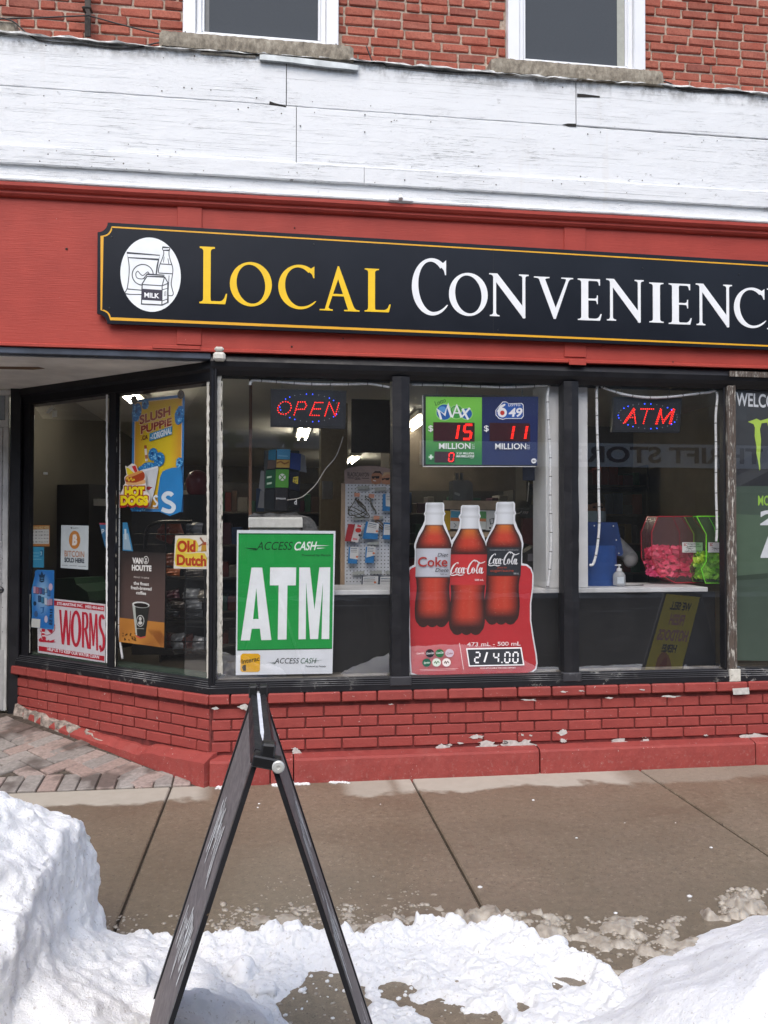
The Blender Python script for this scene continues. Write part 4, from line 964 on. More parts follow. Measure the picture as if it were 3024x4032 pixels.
pr.poly([(690, 1775), (1332, 1762), (1366, 1972), (722, 1986)], 'f2f0f0'); pr.poly([(705, 1790), (1320, 1778), (1350, 1960), (734, 1972)], '3a3c42', 'price_panel')
SEG = {'2': 'abged', '4': 'fgbc', '0': 'abcdef', '1': 'bc', '5': 'afgcd'}
def seg7(pr, d, x, y, w, h, t, col, name='digits', mat=None, sl=.0, sk=0.0):
    X = lambda a, b: (x + w*a + sl*h*(1-b), y + h*b + sk*w*a)
    lines = {'a': ((.12, 0), (.88, 0)), 'g': ((.12, .5), (.88, .5)), 'd': ((.12, 1), (.88, 1)), 'f': ((0, .07), (0, .43)), 'b': ((1, .07), (1, .43)), 'e': ((0, .57), (0, .93)), 'c': ((1, .57), (1, .93))}
    for s_ in SEG[d]: pr.stroke([X(*lines[s_][0]), X(*lines[s_][1])], t, col, name, mat=mat)
pr.up()
for d, x in (('2', 775), ('4', 1000), ('0', 1130), ('0', 1225)): seg7(pr, d, x+(15 if d == '2' else 8), 1822, 55, 118, 17, 'f4f4f6', sl=.04)
pr.stroke([(935, 1820), (900, 1935)], 20, 'f4f4f6', 'digits'); pr.ell(1105, 1938, 9, 9, 'f4f4f6', 'digits', n=12)
pr.text('PLUS APPLICABLE TAX AND DEPOSIT', 855, 2012, 1265, 2006, 14, 'f2dede', bold=.02); pr.stroke([(612, 1712), (660, 2018)], 5, 'f4e8e8')
for x, y, c in ((270, 1832, '26262a'), (383, 1832, '2f6a45'), (497, 1830, 'cdb9c6'), (232, 1940, '27624f'), (347, 1938, 'd7dfd2'), (462, 1938, 'e8dcd8')): pr.ell(x, y, 50, 48, c, 'brand_disc', n=24)
for x, y, w, c, tx in ((155, 1845, 82, 'f4e4e4', 'Coca-Cola'), (270, 1845, 84, 'f0f0f0', 'Coca-Cola'), (383, 1840, 84, 'f0f0f0', 'Coca-Cola'), (497, 1848, 70, '8a2a30', 'Coke'), (232, 1955, 66, 'e8f0e0', 'Sprite')):
    pr.text(tx, x-w/2, y, x+w/2, y-6, 24, c, bold=.01, slant=.2)
pr.stroke([(318, 1948), (335, 1928), (345, 1950), (362, 1926), (378, 1944)], 9, '2f6a3c', sm=3); pr.stroke([(436, 1950), (450, 1926), (460, 1950), (474, 1926), (490, 1946)], 9, '4a2a22', sm=3)
pr.stroke([(150, 2022), (600, 2008)], 3, 'f0d8d8'); pr.stroke([(160, 2036), (570, 2024)], 3, 'f0d8d8'); pr.done()

# ---- lit lottery board
PL2 = planeF(.095); cv = Cv(1600, 1500, .3617, PL2); lo = thing('lottery_board', 'green and navy lottery jackpot board hanging in the window', 'sign', PL2(1900, 1840))
sheet('housing', cv, [(182, 150), (1428, 165), (1425, 928), (182, 930)], M((.012, .012, .014), .4), lo, .04)
pr = Print(cv, lo, .001)
gtop, gbot = lin('7ed04a'), lin('1f7a3a')
pr.grid(lambda u, v: (212+u*610, 172+v*(735)+u*6), lambda u, v: mixc(gtop, gbot, v*1.25-.12), 4, 16, 'green_panel')
pr.poly([(826, 178), (1436, 172), (1425, 915), (822, 912)], '1e2a5c', 'navy_panel'); pr.up(.0006)
pr.stroke([(178, 158), (182, 930), (1412, 932)], 7, 'd8d8d8', 'metal_edge')
pr.text('Lotto', 318, 270, 432, 228, 48, '14401c', bold=.0, up=(-.25, -.95))
for x, y, r, c in ((412, 340, 84, '1f5fae'), (545, 338, 70, '3f9a45'), (655, 358, 58, '1f5fae')): pr.ell(x, y, r+10, r+10, '9fdc7a'); pr.ell(x, y, r, r, c); pr.ell(x-r*.25, y-r*.35, r*.5, r*.4, '5a9ad8' if c[0] == '1' else '74c066')
pr.stroke([(378, 418), (345, 312), (418, 372), (448, 262), (490, 392)], [22, 26, 16, 26, 22], 'f4f6f8', 'lettering'); pr.stroke([(498, 400), (548, 268), (600, 398)], [16, 20, 26], 'f4f6f8', 'lettering'); pr.stroke([(525, 348), (585, 348)], 14, 'f4f6f8', 'lettering'); pr.stroke([(610, 302), (672, 420)], [26, 22], 'f4f6f8', 'lettering'); pr.stroke([(690, 295), (600, 395)], [22, 16], 'f4f6f8', 'lettering')
logo = [(1048, 225), (1085, 225), (1115, 245), (1255, 240), (1275, 262), (1276, 385), (1255, 412), (1085, 412), (1050, 422), (1005, 412), (970, 370), (970, 320), (1000, 280)]
pr.poly(logo, 'f2f4f8'); pr.poly([(1122+(x-1122)*.95, 325+(y-325)*.92) for x, y in logo], '1f3f8f'); pr.poly([(1122+(x-1122)*.89, 325+(y-325)*.86) for x, y in logo], '2a5cb0')
pr.up(); pr.ell(1043, 345, 50, 52, 'f6f6f8', 'lettering'); pr.stroke([(1075, 255), (1030, 280), (1000, 340)], [16, 30, 36], 'f6f6f8', 'lettering'); pr.ell(1044, 348, 24, 25, 'd03a30'); pr.text('49', 1108, 388, 1254, 386, 92, 'f6f6f8', bold=.03, slant=.15); pr.text('LOTTO', 1110, 276, 1240, 274, 22, 'f6f6f8', bold=.02)
DK = 'screen'; scr = M((.05, .012, .016), .3, 0, .1, 60)
pr.poly([(292, 448), (742, 455), (742, 660), (292, 658)], None, 'led_window', mat=scr); pr.poly([(905, 455), (1345, 462), (1345, 660), (905, 655)], None, 'led_window', mat=scr); pr.poly([(305, 768), (530, 772), (528, 888), (305, 888)], None, 'led_window', mat=scr)
pr.up(.0006)
def led(c, e): return M(c, .4, 0, 0, emit=e)
LR = led('ff2418', 1.7)
def dots(pr, pts, w, col, n_per, r, mat, name='leds'):
    for (a, b) in zip(pts, pts[1:]):
        d = math.hypot(b[0]-a[0], b[1]-a[1]); n = max(1, round(d/n_per))
        for i in range(n+1): pr.ell(a[0]+(b[0]-a[0])*i/n, a[1]+(b[1]-a[1])*i/n, r, r, None, name, n=7, mat=mat)
def digit_dots(pr, d, x, y, w, h, sl):
    X = lambda a, b: (x+w*a+sl*h*(1-b), y+h*b)
    lines = {'a': ((.1, 0), (.9, 0)), 'g': ((.1, .5), (.9, .5)), 'd': ((.1, 1), (.9, 1)), 'f': ((0, .06), (0, .44)), 'b': ((1, .06), (1, .44)), 'e': ((0, .56), (0, .94)), 'c': ((1, .56), (1, .94))}
    for s_ in SEG[d]:
        for dx in (-9, 0, 9):
            a, b = lines[s_]; v = s_ in 'fbec'; ax, ay = X(*a); bx_, by_ = X(*b)
            off_ = (dx, 0) if v else (0, dx)
            dots(pr, [(ax+off_[0], ay+off_[1]), (bx_+off_[0], by_+off_[1])], 0, None, 13, 4.6, LR)
digit_dots(pr, '1', 470, 478, 75, 155, .17); digit_dots(pr, '5', 612, 478, 80, 155, .17); digit_dots(pr, '1', 1072, 490, 72, 145, .17); digit_dots(pr, '1', 1215, 490, 72, 145, .17)
seg7(pr, '0', 455, 785, 50, 92, 9, None, 'leds', LR, .12)
for x in (262, 867): pr.text('$', x-26, 548, x+26, 548, 62, 'f2f4f4', bold=.008)
pr.text('MILLION', 352, 740, 694, 740, 62, 'f2f4f4', bold=.018); pr.text('MILLION', 962, 743, 1300, 743, 62, 'f2f4f4', bold=.018)
pr.text('EST.', 738, 740, 738, 682, 26, 'dfe8df', up=(-1, 0)); pr.text('EST.', 1338, 745, 1338, 688, 26, 'cfd4e4', up=(-1, 0))
pr.text('X $1 MILLION', 540, 800, 730, 800, 22, 'f0f4f0', bold=.02); pr.text('MAXMILLIONS', 540, 832, 732, 832, 24, 'f0f4f0', bold=.03, slant=.2); pr.text('EST.', 698, 850, 730, 850, 12, 'd8e8d8')
pr.ell(264, 830, 32, 32, '58a85e'); pr.up(); pr.stroke([(240, 830), (290, 830)], 15, 'f0f4f0'); pr.stroke([(264, 804), (264, 856)], 15, 'f0f4f0')
pr.ell(1382, 872, 28, 28, 'eef0f4'); pr.up(); pr.text('18+', 1362, 884, 1404, 884, 24, '20242c', bold=.02); pr.done()
for x in (340, 1270):
    m = MB(); m.tube([cv.P(x, 168, -.02), cv.P(x, 80, -.02), cv.P(x, -20, -.02)], .003, 6); m.build('hanger', M('b0b0b0', .3, .8), lo)

# ---- LED sign boards OPEN and ATM
def led_board(name, label, cvx, quad, strokes, dotr, rim, hang):
    th = thing(name, label, 'sign', cvx.P(*quad[2]))
    sheet('housing', cvx, quad, M((.014, .015, .018), .35), th, .03)
    pr = Print(cvx, th, .001)
    cx = sum(q[0] for q in quad)/4; cy_ = sum(q[1] for q in quad)/4
    pr.poly([(cx+(x-cx)*.93, cy_+(y-cy_)*.89) for x, y in quad], None, 'face', mat=M((.022, .024, .03), .28)); pr.up(.0008)
    for s_ in strokes: dots(pr, s_, 0, None, dotr*3.3, dotr*.92, LR)
    on, off_ = led('2a48ff', 3.0), M('8a8c90', .4)
    n = 30
    for i in range(n):
        a = 2*math.pi*i/n; pr.ell(rim[0]+rim[2]*math.cos(a), rim[1]+rim[3]*math.sin(a)+rim[4]*math.cos(a), dotr*.8, dotr*.8, None, 'leds', n=8, mat=on if (i//2) % 2 else off_)
    pr.done()
    for x in hang:
        m = MB(); m.tube([cvx.P(x, quad[0][1]+4, -.015), cvx.P(x, quad[0][1]-90, -.015)], .0025, 6); m.build('hanger', M('b8b8b8', .3, .8), th)
    return th
cvO = Cv(800, 1300, .5425, planeF(.10))
op = led_board('led_sign', 'black LED sign spelling OPEN in red dots', cvO, [(490, 425), (1040, 440), (1032, 715), (488, 700)],
    [[(590+48*math.cos(a)+8*math.sin(-a), 565+46*math.sin(a)) for a in [i*2*math.pi/16 for i in range(17)]], [(660, 615), (690, 522), (738, 522), (750, 548), (735, 574), (678, 576)],
     [(868, 526), (812, 526), (775, 618), (840, 620)], [(795, 572), (850, 572)], [(883, 622), (915, 525), (958, 622), (985, 530)]], 4.6, (772, 565, 215, 100, 6), (572, 938))
cvT = Cv(2200, 1400, .6104, planeF(.10))
atl = led_board('led_sign', 'black LED sign spelling ATM in red dots', cvT, [(356, 265), (795, 275), (780, 497), (345, 492)],
    [[(418, 436), (482, 342), (495, 436)], [(444, 400), (490, 400)], [(530, 345), (610, 345)], [(572, 345), (545, 438)], [(625, 440), (655, 345), (668, 425), (738, 345), (712, 438)], [(633, 440), (660, 352)], [(672, 436), (730, 355)], [(722, 438), (745, 350)], [(428, 432), (488, 350)]], 4.4, (572, 392, 190, 80, 6), (412, 720))

# ---- energy drink window graphic at the right edge
cv = Cv(2850, 1500, .3618, PF); mo = thing('window_graphic', 'dark green window graphic with lime claw mark and welcome lettering', 'poster', PF(2960, 2600))
xr = 1900
sheet('sheet', cv, [(112, 20), (xr, 110), (xr, 3080), (140, 3040)], M('3d3f42', .5, 0, .05, 6), mo, .002)
pr = Print(cv, mo, .0008)
pr.poly([(122, 1150), (xr, 1090), (xr, 3080), (140, 3040)], None, 'lower_field', mat=M('46564a', .5, 0, .06, 5))
pr.poly([(180, 1140), (480, 985), (xr, 700), (xr, 820), (480, 1145)], '2e2f32'); pr.poly([(118, 900), (480, 715), (xr, 200), (xr, 420), (480, 870), (125, 1040)], '34353a'); pr.poly([(135, 1450), (xr, 1520), (xr, 2330), (150, 2120)], '566a58'); pr.poly([(140, 2120), (480, 2090), (480, 2150), (145, 2170)], '3c4a3e')
pr.up(); pr.text('WELCOM', 132, 265, 640, 300, 142, 'dde0e4', bold=.02)
claw = [(260, 445), (330, 420), (355, 410), (400, 432), (408, 470), (392, 530), (404, 640), (398, 760), (392, 860), (396, 960), (388, 975), (372, 880), (352, 780), (356, 720), (334, 600), (338, 510), (322, 470)]
pr.poly(claw, 'b7d65a', 'claw_mark'); pr.poly([(x+150, y*1.06-30) for x, y in claw[1:]], 'b7d65a', 'claw_mark'); pr.poly([(x+300, y-10) for x, y in claw[1:]], 'b7d65a', 'claw_mark'); pr.poly([(400, 432), (480, 408), (640, 400), (640, 430), (405, 462)], 'b7d65a', 'claw_mark')
pr.text('MO', 372, 1352, 500, 1352, 104, '9ccb4e', bold=.02); pr.text('2', 394, 1560, 600, 1560, 150, 'dde0e4', bold=.05)
pr.poly([(398, 1925), (600, 1925), (600, 1620), (480, 1690), (400, 1905)], 'dde0e4', 'lettering'); pr.done()

# ================================================================== SHEETS IN THE SLANTED WINDOWS
PA = planeA(.058)
LV = (0, 1350, .6782)
# ---- frozen drink poster (its mascot is left out)
PAs = planeA(.10); cv = Cv(440, 1500, .2713, PAs); sl_ = thing('window_poster', 'yellow and blue frozen drink poster hanging in the slanted window', 'poster', PAs(620, 2015))
SLQ = [(303, 280), (1055, 195), (1028, 1905), (283, 1892)]
sheet('sheet', cv, SLQ, INK('3f86c6'), sl_, .003)
pr = Print(cv, sl_)
def Q(u, v, q=SLQ):
    a = [q[0][i]+(q[1][i]-q[0][i])*u for i in (0, 1)]; b = [q[3][i]+(q[2][i]-q[3][i])*u for i in (0, 1)]; return (a[0]+(b[0]-a[0])*v, a[1]+(b[1]-a[1])*v)
yl, og2 = lin('e6c81e'), lin('d99a2a')
pr.poly([Q(.045, .022), Q(.965, .022), Q(.965, .975), Q(.045, .975)], 'e8c89a'); pr.grid(lambda u, v: Q(.06+.89*u, .03+.935*v), lambda u, v: mixc(og2, yl, min(1, 4*min(u, 1-u, v+.1, 1-v+.02))), 12, 20, 'yellow_field')
def donut(cx, cy, rx, ry, rot=0.2, hole=True):
    pr.ell(cx, cy, rx, ry, '1f74b8', 'candy_ring', rot); r = random.Random(int(cx+cy))
    for _ in range(34):
        a, d = r.uniform(0, 6.28), r.uniform(.35, .95); pr.ell(cx+rx*d*math.cos(a), cy+ry*d*math.sin(a), r.uniform(6, 14), r.uniform(6, 16), r.choice(['3f9ad8', '5ab4e8', '2a84c8', '8ccdf2']), 'candy_sugar', n=8)
    if hole: pr.ell(cx-rx*.1, cy-ry*.15, rx*.26, ry*.24, '0f4a86', 'candy_ring', rot)
for a in ((365, 455, 66, 135), (490, 340, 50, 76), (990, 500, 66, 140)): donut(*a)
pr.up(.0006)
for st, x0, y0, x1, y1, h in (('SLUSH', 412, 630, 860, 490, 125), ('PUPPiE', 432, 768, 880, 640, 110)):
    pr.text(st, x0-6, y0+6, x1+6, y1+6, h+12, 'f0d0a0', bold=.07); pr.up(.0003); pr.text(st, x0, y0, x1, y1, h, '9c3a2c', bold=.035)
pr.text('.CA', 440, 862, 532, 840, 62, '7a3a20', bold=.04); pr.poly([(560, 765), (888, 655), (884, 775), (556, 880)], '2f8fc0'); pr.up(); pr.text('ORIGINAL', 622, 845, 880, 758, 88, 'eef4f8', bold=.04); pr.text("L'", 595, 808, 622, 800, 36, 'eef4f8', bold=.03); pr.text('The', 566, 850, 618, 838, 30, 'eef4f8', bold=.03)
# cup with blue slush, straw, loose rings
pr.stroke([(498, 935), (508, 1060), (518, 1165)], 36, 'ece4dc', 'cup'); pr.stroke([(498, 935), (502, 985)], 36, 'b05a34', 'cup'); pr.stroke([(510, 1075), (516, 1130)], 36, 'b8785a', 'cup')
donut(700, 1140, 78, 105); donut(610, 1065, 66, 92); donut(560, 1240, 110, 60, 0, False); donut(470, 1275, 70, 40, 0, False); donut(1000, 1190, 48, 80)
pr.up(.0006); pr.poly([(440, 1310), (690, 1240), (700, 1275), (650, 1560), (580, 1830), (470, 1840)], 'd9dde2', 'cup'); pr.poly([(432, 1300), (690, 1235), (695, 1262), (440, 1328)], 'eef1f4', 'cup')
pr.poly([(512, 1540), (560, 1530), (612, 1545), (560, 1590), (515, 1570)], 'a83a44', 'cup')
pr.poly([Q(.58, .70), Q(.70, .635), Q(.93, .62), Q(1.0, .66), Q(1.0, .995), Q(.56, .995)], '2a86c8', 'blue_panel', 2); donut(405, 1860, 118, 34, 0, False)
pr.up(.0006); pr.stroke([(905, 1665), (870, 1635), (810, 1640), (775, 1695), (815, 1745), (880, 1775), (925, 1825), (895, 1885), (830, 1890), (750, 1860)], 62, 'dfeaf2', 'lettering', sm=4); pr.stroke([(690, 1690), (665, 1668), (635, 1700), (660, 1745), (685, 1780), (660, 1820), (625, 1812)], 26, 'dfeaf2', 'lettering', sm=3)
pr.done()
for u in (.05, .95):
    p = cv.P(*Q(u, .0), .004); m = MB(); m.lathe([(.026, 0), (.028, .006), (.010, .014), (.012, .022)], p, 14, AN); m.build('suction_cup', M((.10, .09, .08), .25), sl_)

# ---- hot dogs sticker
PAh = planeA(.062); cv = Cv(440, 1500, .2713, PAh); hd = thing('window_sticker', 'die-cut hot dogs sticker with yellow bubble lettering', 'sticker', PAh(520, 1990))
hout = [(195, 1232), (230, 1245), (290, 1198), (345, 1215), (385, 1310), (440, 1300), (475, 1330), (490, 1420), (488, 1490), (503, 1530), (498, 1590), (545, 1660), (548, 1730), (538, 1790), (500, 1812), (330, 1808), (160, 1825), (120, 1812), (120, 1650), (165, 1560), (165, 1520), (195, 1490), (190, 1440), (182, 1400), (215, 1360)]
sheet('sheet', cv, hout, INK('f2ece6'), hd, .002); pr = Print(cv, hd)
pr.poly([(208, 1255), (245, 1265), (325, 1335), (355, 1362), (228, 1362)], 'f0d818', 'mustard_bottle'); pr.poly([(292, 1240), (345, 1225), (382, 1330), (350, 1350), (322, 1300)], 'd0202c', 'ketchup_bottle')
pr.poly([(200, 1400), (260, 1365), (420, 1312), (470, 1335), (480, 1400), (440, 1450), (330, 1475), (210, 1470)], 'b0441c', 'sausage', 3); pr.poly([(195, 1400), (250, 1362), (400, 1305), (455, 1318), (300, 1388), (240, 1395)], 'e8a45c', 'bun', 2); pr.poly([(205, 1465), (330, 1478), (450, 1440), (486, 1440), (480, 1488), (380, 1508), (230, 1508)], 'eab478', 'bun', 2)
pr.up(); pr.stroke([(215, 1430), (235, 1400), (250, 1450), (285, 1405), (300, 1450), (325, 1425), (330, 1445)], 16, 'f4cc30', 'mustard', sm=3)
for st, x0, x1, yb, h in (('HOT', 190, 478, 1672, 140), ('DOGS', 130, 532, 1795, 130)):
    pr.text(st, x0-14, yb+14, x1+14, yb+14, h+28, 'a01c1c', bold=.16); pr.up(.0004); pr.text(st, x0, yb, x1, yb, h, 'f6e01a', bold=.07); pr.up(.0003)
pr.done()

# ---- coffee poster
cv = Cv(420, 2050, .2577, PA); cf_ = thing('window_poster', 'dark brown coffee poster with a paper cup on a wooden table', 'poster', PA(540, 2540))
CQ = [(205, 462), (900, 498), (878, 1940), (190, 1850)]
sheet('sheet', cv, CQ, M('3a2e2a', .5, 0, .06, 4), cf_, .002); pr = Print(cv, cf_)
b0, b1, b2 = lin('3b2f2c'), lin('5a4742'), lin('2c2624')
pr.grid(lambda u, v: Q(u, v*.80, CQ), lambda u, v: mixc(mixc(b2, b1, v*1.6), b1, v) if u > .1 else mixc(b2, b0, v), 8, 12, 'brown_field')
w0, w1 = lin('c98a3c'), lin('8e5420')
pr.grid(lambda u, v: Q(u, .735+.265*v, CQ), lambda u, v: mixc(w0, w1, max(0, min(1, .25+.5*math.sin(u*7+v*3)*v+(.5 if .45 < u-.5*v < .75 and v > .35 else 0)))), 24, 10, 'wood_picture')
pr.up(); F_ = 'eceae6'
pr.text('VAN', 395, 648, 552, 655, 85, F_, bold=.06); pr.text('HOUTTE', 388, 755, 688, 768, 82, F_, bold=.06); pr.ell(604, 603, 40, 62, F_); pr.ell(604, 603, 32, 52, '2c2624'); pr.ell(604, 590, 13, 20, 'd8d6d2'); pr.ell(604, 628, 20, 16, 'd8d6d2')
pr.text('PROUD TO SERVE', 418, 872, 652, 890, 22, 'd8cfc8', bold=.02); pr.text('the finest', 415, 975, 650, 995, 48, F_, bold=.03); pr.text('fresh-brewed', 372, 1045, 690, 1068, 52, F_, bold=.03); pr.text('coffee', 455, 1122, 605, 1135, 50, F_, bold=.03)
pr.poly([(395, 1275), (655, 1310), (598, 1768), (520, 1785), (448, 1745)], '2b2c29', 'cup'); pr.poly([(395, 1275), (440, 1300), (470, 1765), (448, 1745)], 'b9bfb8', 'cup'); pr.poly([(448, 1745), (520, 1782), (600, 1762), (596, 1785), (520, 1802), (452, 1770)], 'd05a4c', 'cup')
pr.up(); pr.ell(527, 1285, 132, 48, 'dfe1de', 'cup', .09); pr.up(); pr.ell(532, 1292, 112, 34, '221b18', 'cup', .09)
pr.ell(520, 1530, 60, 88, 'dcdcd8'); pr.up(); pr.ell(520, 1530, 52, 78, '2b2c29'); pr.ell(520, 1500, 20, 32, 'd4d4d0'); pr.ell(520, 1562, 32, 26, 'd4d4d0'); pr.stroke([(465, 1645), (575, 1652)], 8, 'a8a8a0')
r = random.Random(2)
for _ in range(22): pr.ell(r.uniform(250, 450), r.uniform(1720, 1830), r.uniform(9, 16), r.uniform(5, 9), '2a160e', 'coffee_beans', r.uniform(0, 3), 10)
pr.done()

# ---- chip brand sticker with windmill
cv = Cv(420, 2050, .2577, PA); od = thing('window_sticker', 'white sticker with red blackletter words and a windmill', 'sticker', PA(770, 2240))
sheet('sheet', cv, [(1048, 228), (1530, 222), (1526, 742), (1022, 732)], INK('e6e0d4'), od, .002); pr = Print(cv, od)
pr.poly([(1075, 300), (1150, 270), (1370, 300), (1390, 470), (1180, 490), (1300, 500), (1500, 500), (1530, 690), (1320, 705), (1060, 690), (1050, 500)], 'e6cf4c', 'glow', 2); pr.up()
pr.text('Old', 1080, 470, 1360, 470, 165, 'b8401e', bold=.05); pr.text('Dutch', 1072, 672, 1524, 690, 158, 'b8401e', bold=.045)
pr.poly([(1455, 370), (1520, 360), (1528, 470), (1440, 475)], 'c89a3c', 'windmill'); pr.poly([(1475, 330), (1520, 325), (1526, 372), (1452, 374)], 'a8482c', 'windmill'); pr.stroke([(1430, 260), (1480, 330)], 26, '9a6a50', 'windmill'); pr.stroke([(1408, 395), (1480, 345)], 22, '9a6a50', 'windmill'); pr.stroke([(1375, 470), (1520, 462)], 6, '8a6a4a', 'windmill'); pr.done()

# ---- worms sign
cv = Cv(100, 2000, .2939, PA); wo = thing('window_sign', 'white sign with big red worms lettering in the slanted window', 'sign', PA(280, 2600))
sheet('sheet', cv, [(160, 1192), (1072, 1290), (1068, 2075), (165, 1938)], INK('d9d6dc'), wo, .003); pr = Print(cv, wo)
pr.poly([(175, 1215), (1060, 1312), (1058, 1386), (172, 1282)], 'b81e30'); pr.poly([(180, 1848), (1060, 1985), (1058, 2052), (180, 1912)], 'b81e30'); pr.up()
pr.text('STE-MARTINE INC.', 425, 1296, 775, 1330, 36, 'eeeaf0', bold=.03); pr.text('(450) 454-4410', 805, 1336, 1048, 1368, 38, 'eeeaf0', bold=.03); pr.text('HELP US TO KEEP OUR WATER CLEAN', 292, 1908, 988, 2018, 40, 'eeeaf0', bold=.03)
RW = 'c2203a'
pr.poly([(452, 1362), (482, 1365), (498, 1690), (532, 1368), (562, 1372), (580, 1700), (600, 1378), (612, 1380), (598, 1842), (560, 1836), (546, 1580), (520, 1832), (488, 1826)], RW, 'lettering')
pr.ell(680, 1618, 72, 246, RW, 'lettering'); pr.up(); pr.ell(680, 1618, 32, 196, 'd9d6dc', 'lettering'); 
pr.poly([(760, 1392), (790, 1395), (788, 1872), (758, 1868)], RW, 'lettering'); pr.stroke([(785, 1412), (818, 1420), (832, 1500), (825, 1600), (788, 1628)], 30, RW, 'lettering', sm=3); pr.poly([(792, 1625), (822, 1618), (865, 1890), (832, 1884)], RW, 'lettering')
pr.poly([(858, 1405), (888, 1410), (915, 1700), (938, 1418), (966, 1422), (978, 1912), (950, 1908), (945, 1560), (922, 1850), (902, 1846), (878, 1545), (880, 1892), (856, 1888)], RW, 'lettering')
pr.stroke([(1052, 1490), (1030, 1440), (1005, 1470), (1000, 1570), (1028, 1660), (1052, 1740), (1050, 1860), (1022, 1908), (1000, 1840)], 34, RW, 'lettering', sm=3)
pr.stroke([(200, 1640), (240, 1690), (320, 1700), (390, 1640), (395, 1560)], 9, 'b04050', 'worm_drawing', sm=3); pr.stroke([(245, 1620), (238, 1690), (250, 1740), (270, 1760)], 46, RW, 'worm_drawing', sm=3); pr.stroke([(300, 1610), (350, 1660), (345, 1620)], 36, RW, 'worm_drawing', sm=3)
pr.up(); pr.stroke([(222, 1665), (265, 1672)], 16, 'eae6ea', 'worm_drawing'); pr.stroke([(228, 1712), (275, 1712)], 16, 'eae6ea', 'worm_drawing')
pr.poly([(180, 1760), (215, 1735), (225, 1765), (262, 1750), (290, 1778), (320, 1765), (330, 1782), (400, 1760), (380, 1785), (412, 1795), (360, 1805), (300, 1800), (220, 1795), (190, 1790)], RW, 'worm_drawing'); pr.done()

# ---- bitcoin sheet
cv = Cv(100, 2000, .2939, planeA(.064)); bc = thing('window_poster', 'white sheet with an orange coin above sold here lettering', 'poster', PA(290, 2240))
sheet('sheet', cv, [(480, 230), (846, 238), (838, 828), (472, 802)], INK('cfd8dc'), bc, .002); pr = Print(cv, bc)
pr.ell(660, 428, 76, 122, 'c88440', n=36); pr.up(); pr.text('B', 628, 490, 694, 490, 130, 'e8e4e0', bold=.06, slant=.06)
for x in (646, 668): pr.stroke([(x+10, 352), (x+8, 372)], 11, 'e8e4e0', 'lettering'); pr.stroke([(x-4, 486), (x-6, 504)], 11, 'e8e4e0', 'lettering')
pr.text('BITCOIN', 526, 648, 790, 662, 78, 'b87a52', bold=.01); pr.text('SOLD HERE', 524, 722, 790, 738, 60, '1f2a3c', bold=.035); pr.text('localcoin', 632, 278, 712, 279, 22, '5a6068', bold=.0); pr.ell(616, 267, 7, 13, '202428')
for x0, x1, y in ((492, 570, 766), (592, 692, 772), (708, 815, 780)): pr.stroke([(x0, y), (x1, y+4)], 5, '4a5560')
pr.done()
# ---- small stickers and leaflets at the left edge
cvw = lambda d: Cv(100, 2000, .2939, planeA(d))
cv = cvw(.064); s1 = thing('window_sticker', 'orange bordered available here notice at the window edge', 'sticker', PA(160, 2140))
sheet('sheet', cv, [(88, 232), (325, 230), (322, 515), (82, 510)], INK('b0753e'), s1, .002); pr = Print(cv, s1); pr.poly([(88, 290), (318, 285), (316, 482), (86, 480)], 'cfd0cc'); pr.up(); pr.text('AVAILABLE HERE', 95, 280, 318, 278, 34, 'e0c890', bold=.03)
r = random.Random(5)
for y in (322, 364, 408, 456):
    for x in (105, 148, 190, 225, 262, 298): pr.rect(x-12, y-r.uniform(3, 8), x+r.uniform(4, 16), y+r.uniform(2, 6), r.choice(['3a3c40', '6a6c70', '8a8c90']))
pr.done()
cv = cvw(.066); s2 = thing('window_sticker', 'small light blue security card notice below the orange one', 'sticker', PA(150, 2230))
sheet('sheet', cv, [(84, 520), (248, 525), (246, 800), (82, 796)], INK('3f9cc4'), s2, .002); pr = Print(cv, s2); pr.stroke([(200, 570), (225, 568), (225, 650), (198, 648)], 8, '1f4a70'); pr.stroke([(198, 590), (215, 590), (215, 630), (198, 630)], 6, 'd0e4ec')
for i, w in enumerate((90, 80, 120)): pr.stroke([(98, 602+i*42), (98+w, 604+i*42)], 10, '7fc0dc')
pr.done()
cv = cvw(.0545); s3 = thing('window_poster', 'narrow blue iced drink poster with crown at window edge', 'poster', PA(160, 2480))
B3 = [(150, 828), (385, 835), (380, 1200), (385, 1560), (372, 1630), (290, 1625), (200, 1610), (78, 1600), (90, 1400), (82, 1100), (120, 930)]
sheet('sheet', cv, B3, INK('3d8fd0'), s3, .002); pr = Print(cv, s3)
bA, bB = lin('2a78c4'), lin('a9d4ee'); BQ = [(130, 840), (380, 842), (372, 1612), (92, 1590)]
pr.grid(lambda u, v: Q(u, v, BQ), lambda u, v: mixc(bB, bA, 2.2*math.hypot(u-.45, (v-.42)*1.1)), 10, 20, 'blue_field')
pr.poly([(178, 880), (200, 900), (222, 845), (245, 900), (268, 880), (255, 935), (255, 985), (222, 1000), (190, 985), (192, 935)], '1c3a5c', 'crown'); pr.up(); pr.stroke([(205, 940), (245, 940)], 9, '6aa8d4', 'crown'); pr.stroke([(205, 968), (245, 968)], 9, '6aa8d4', 'crown')
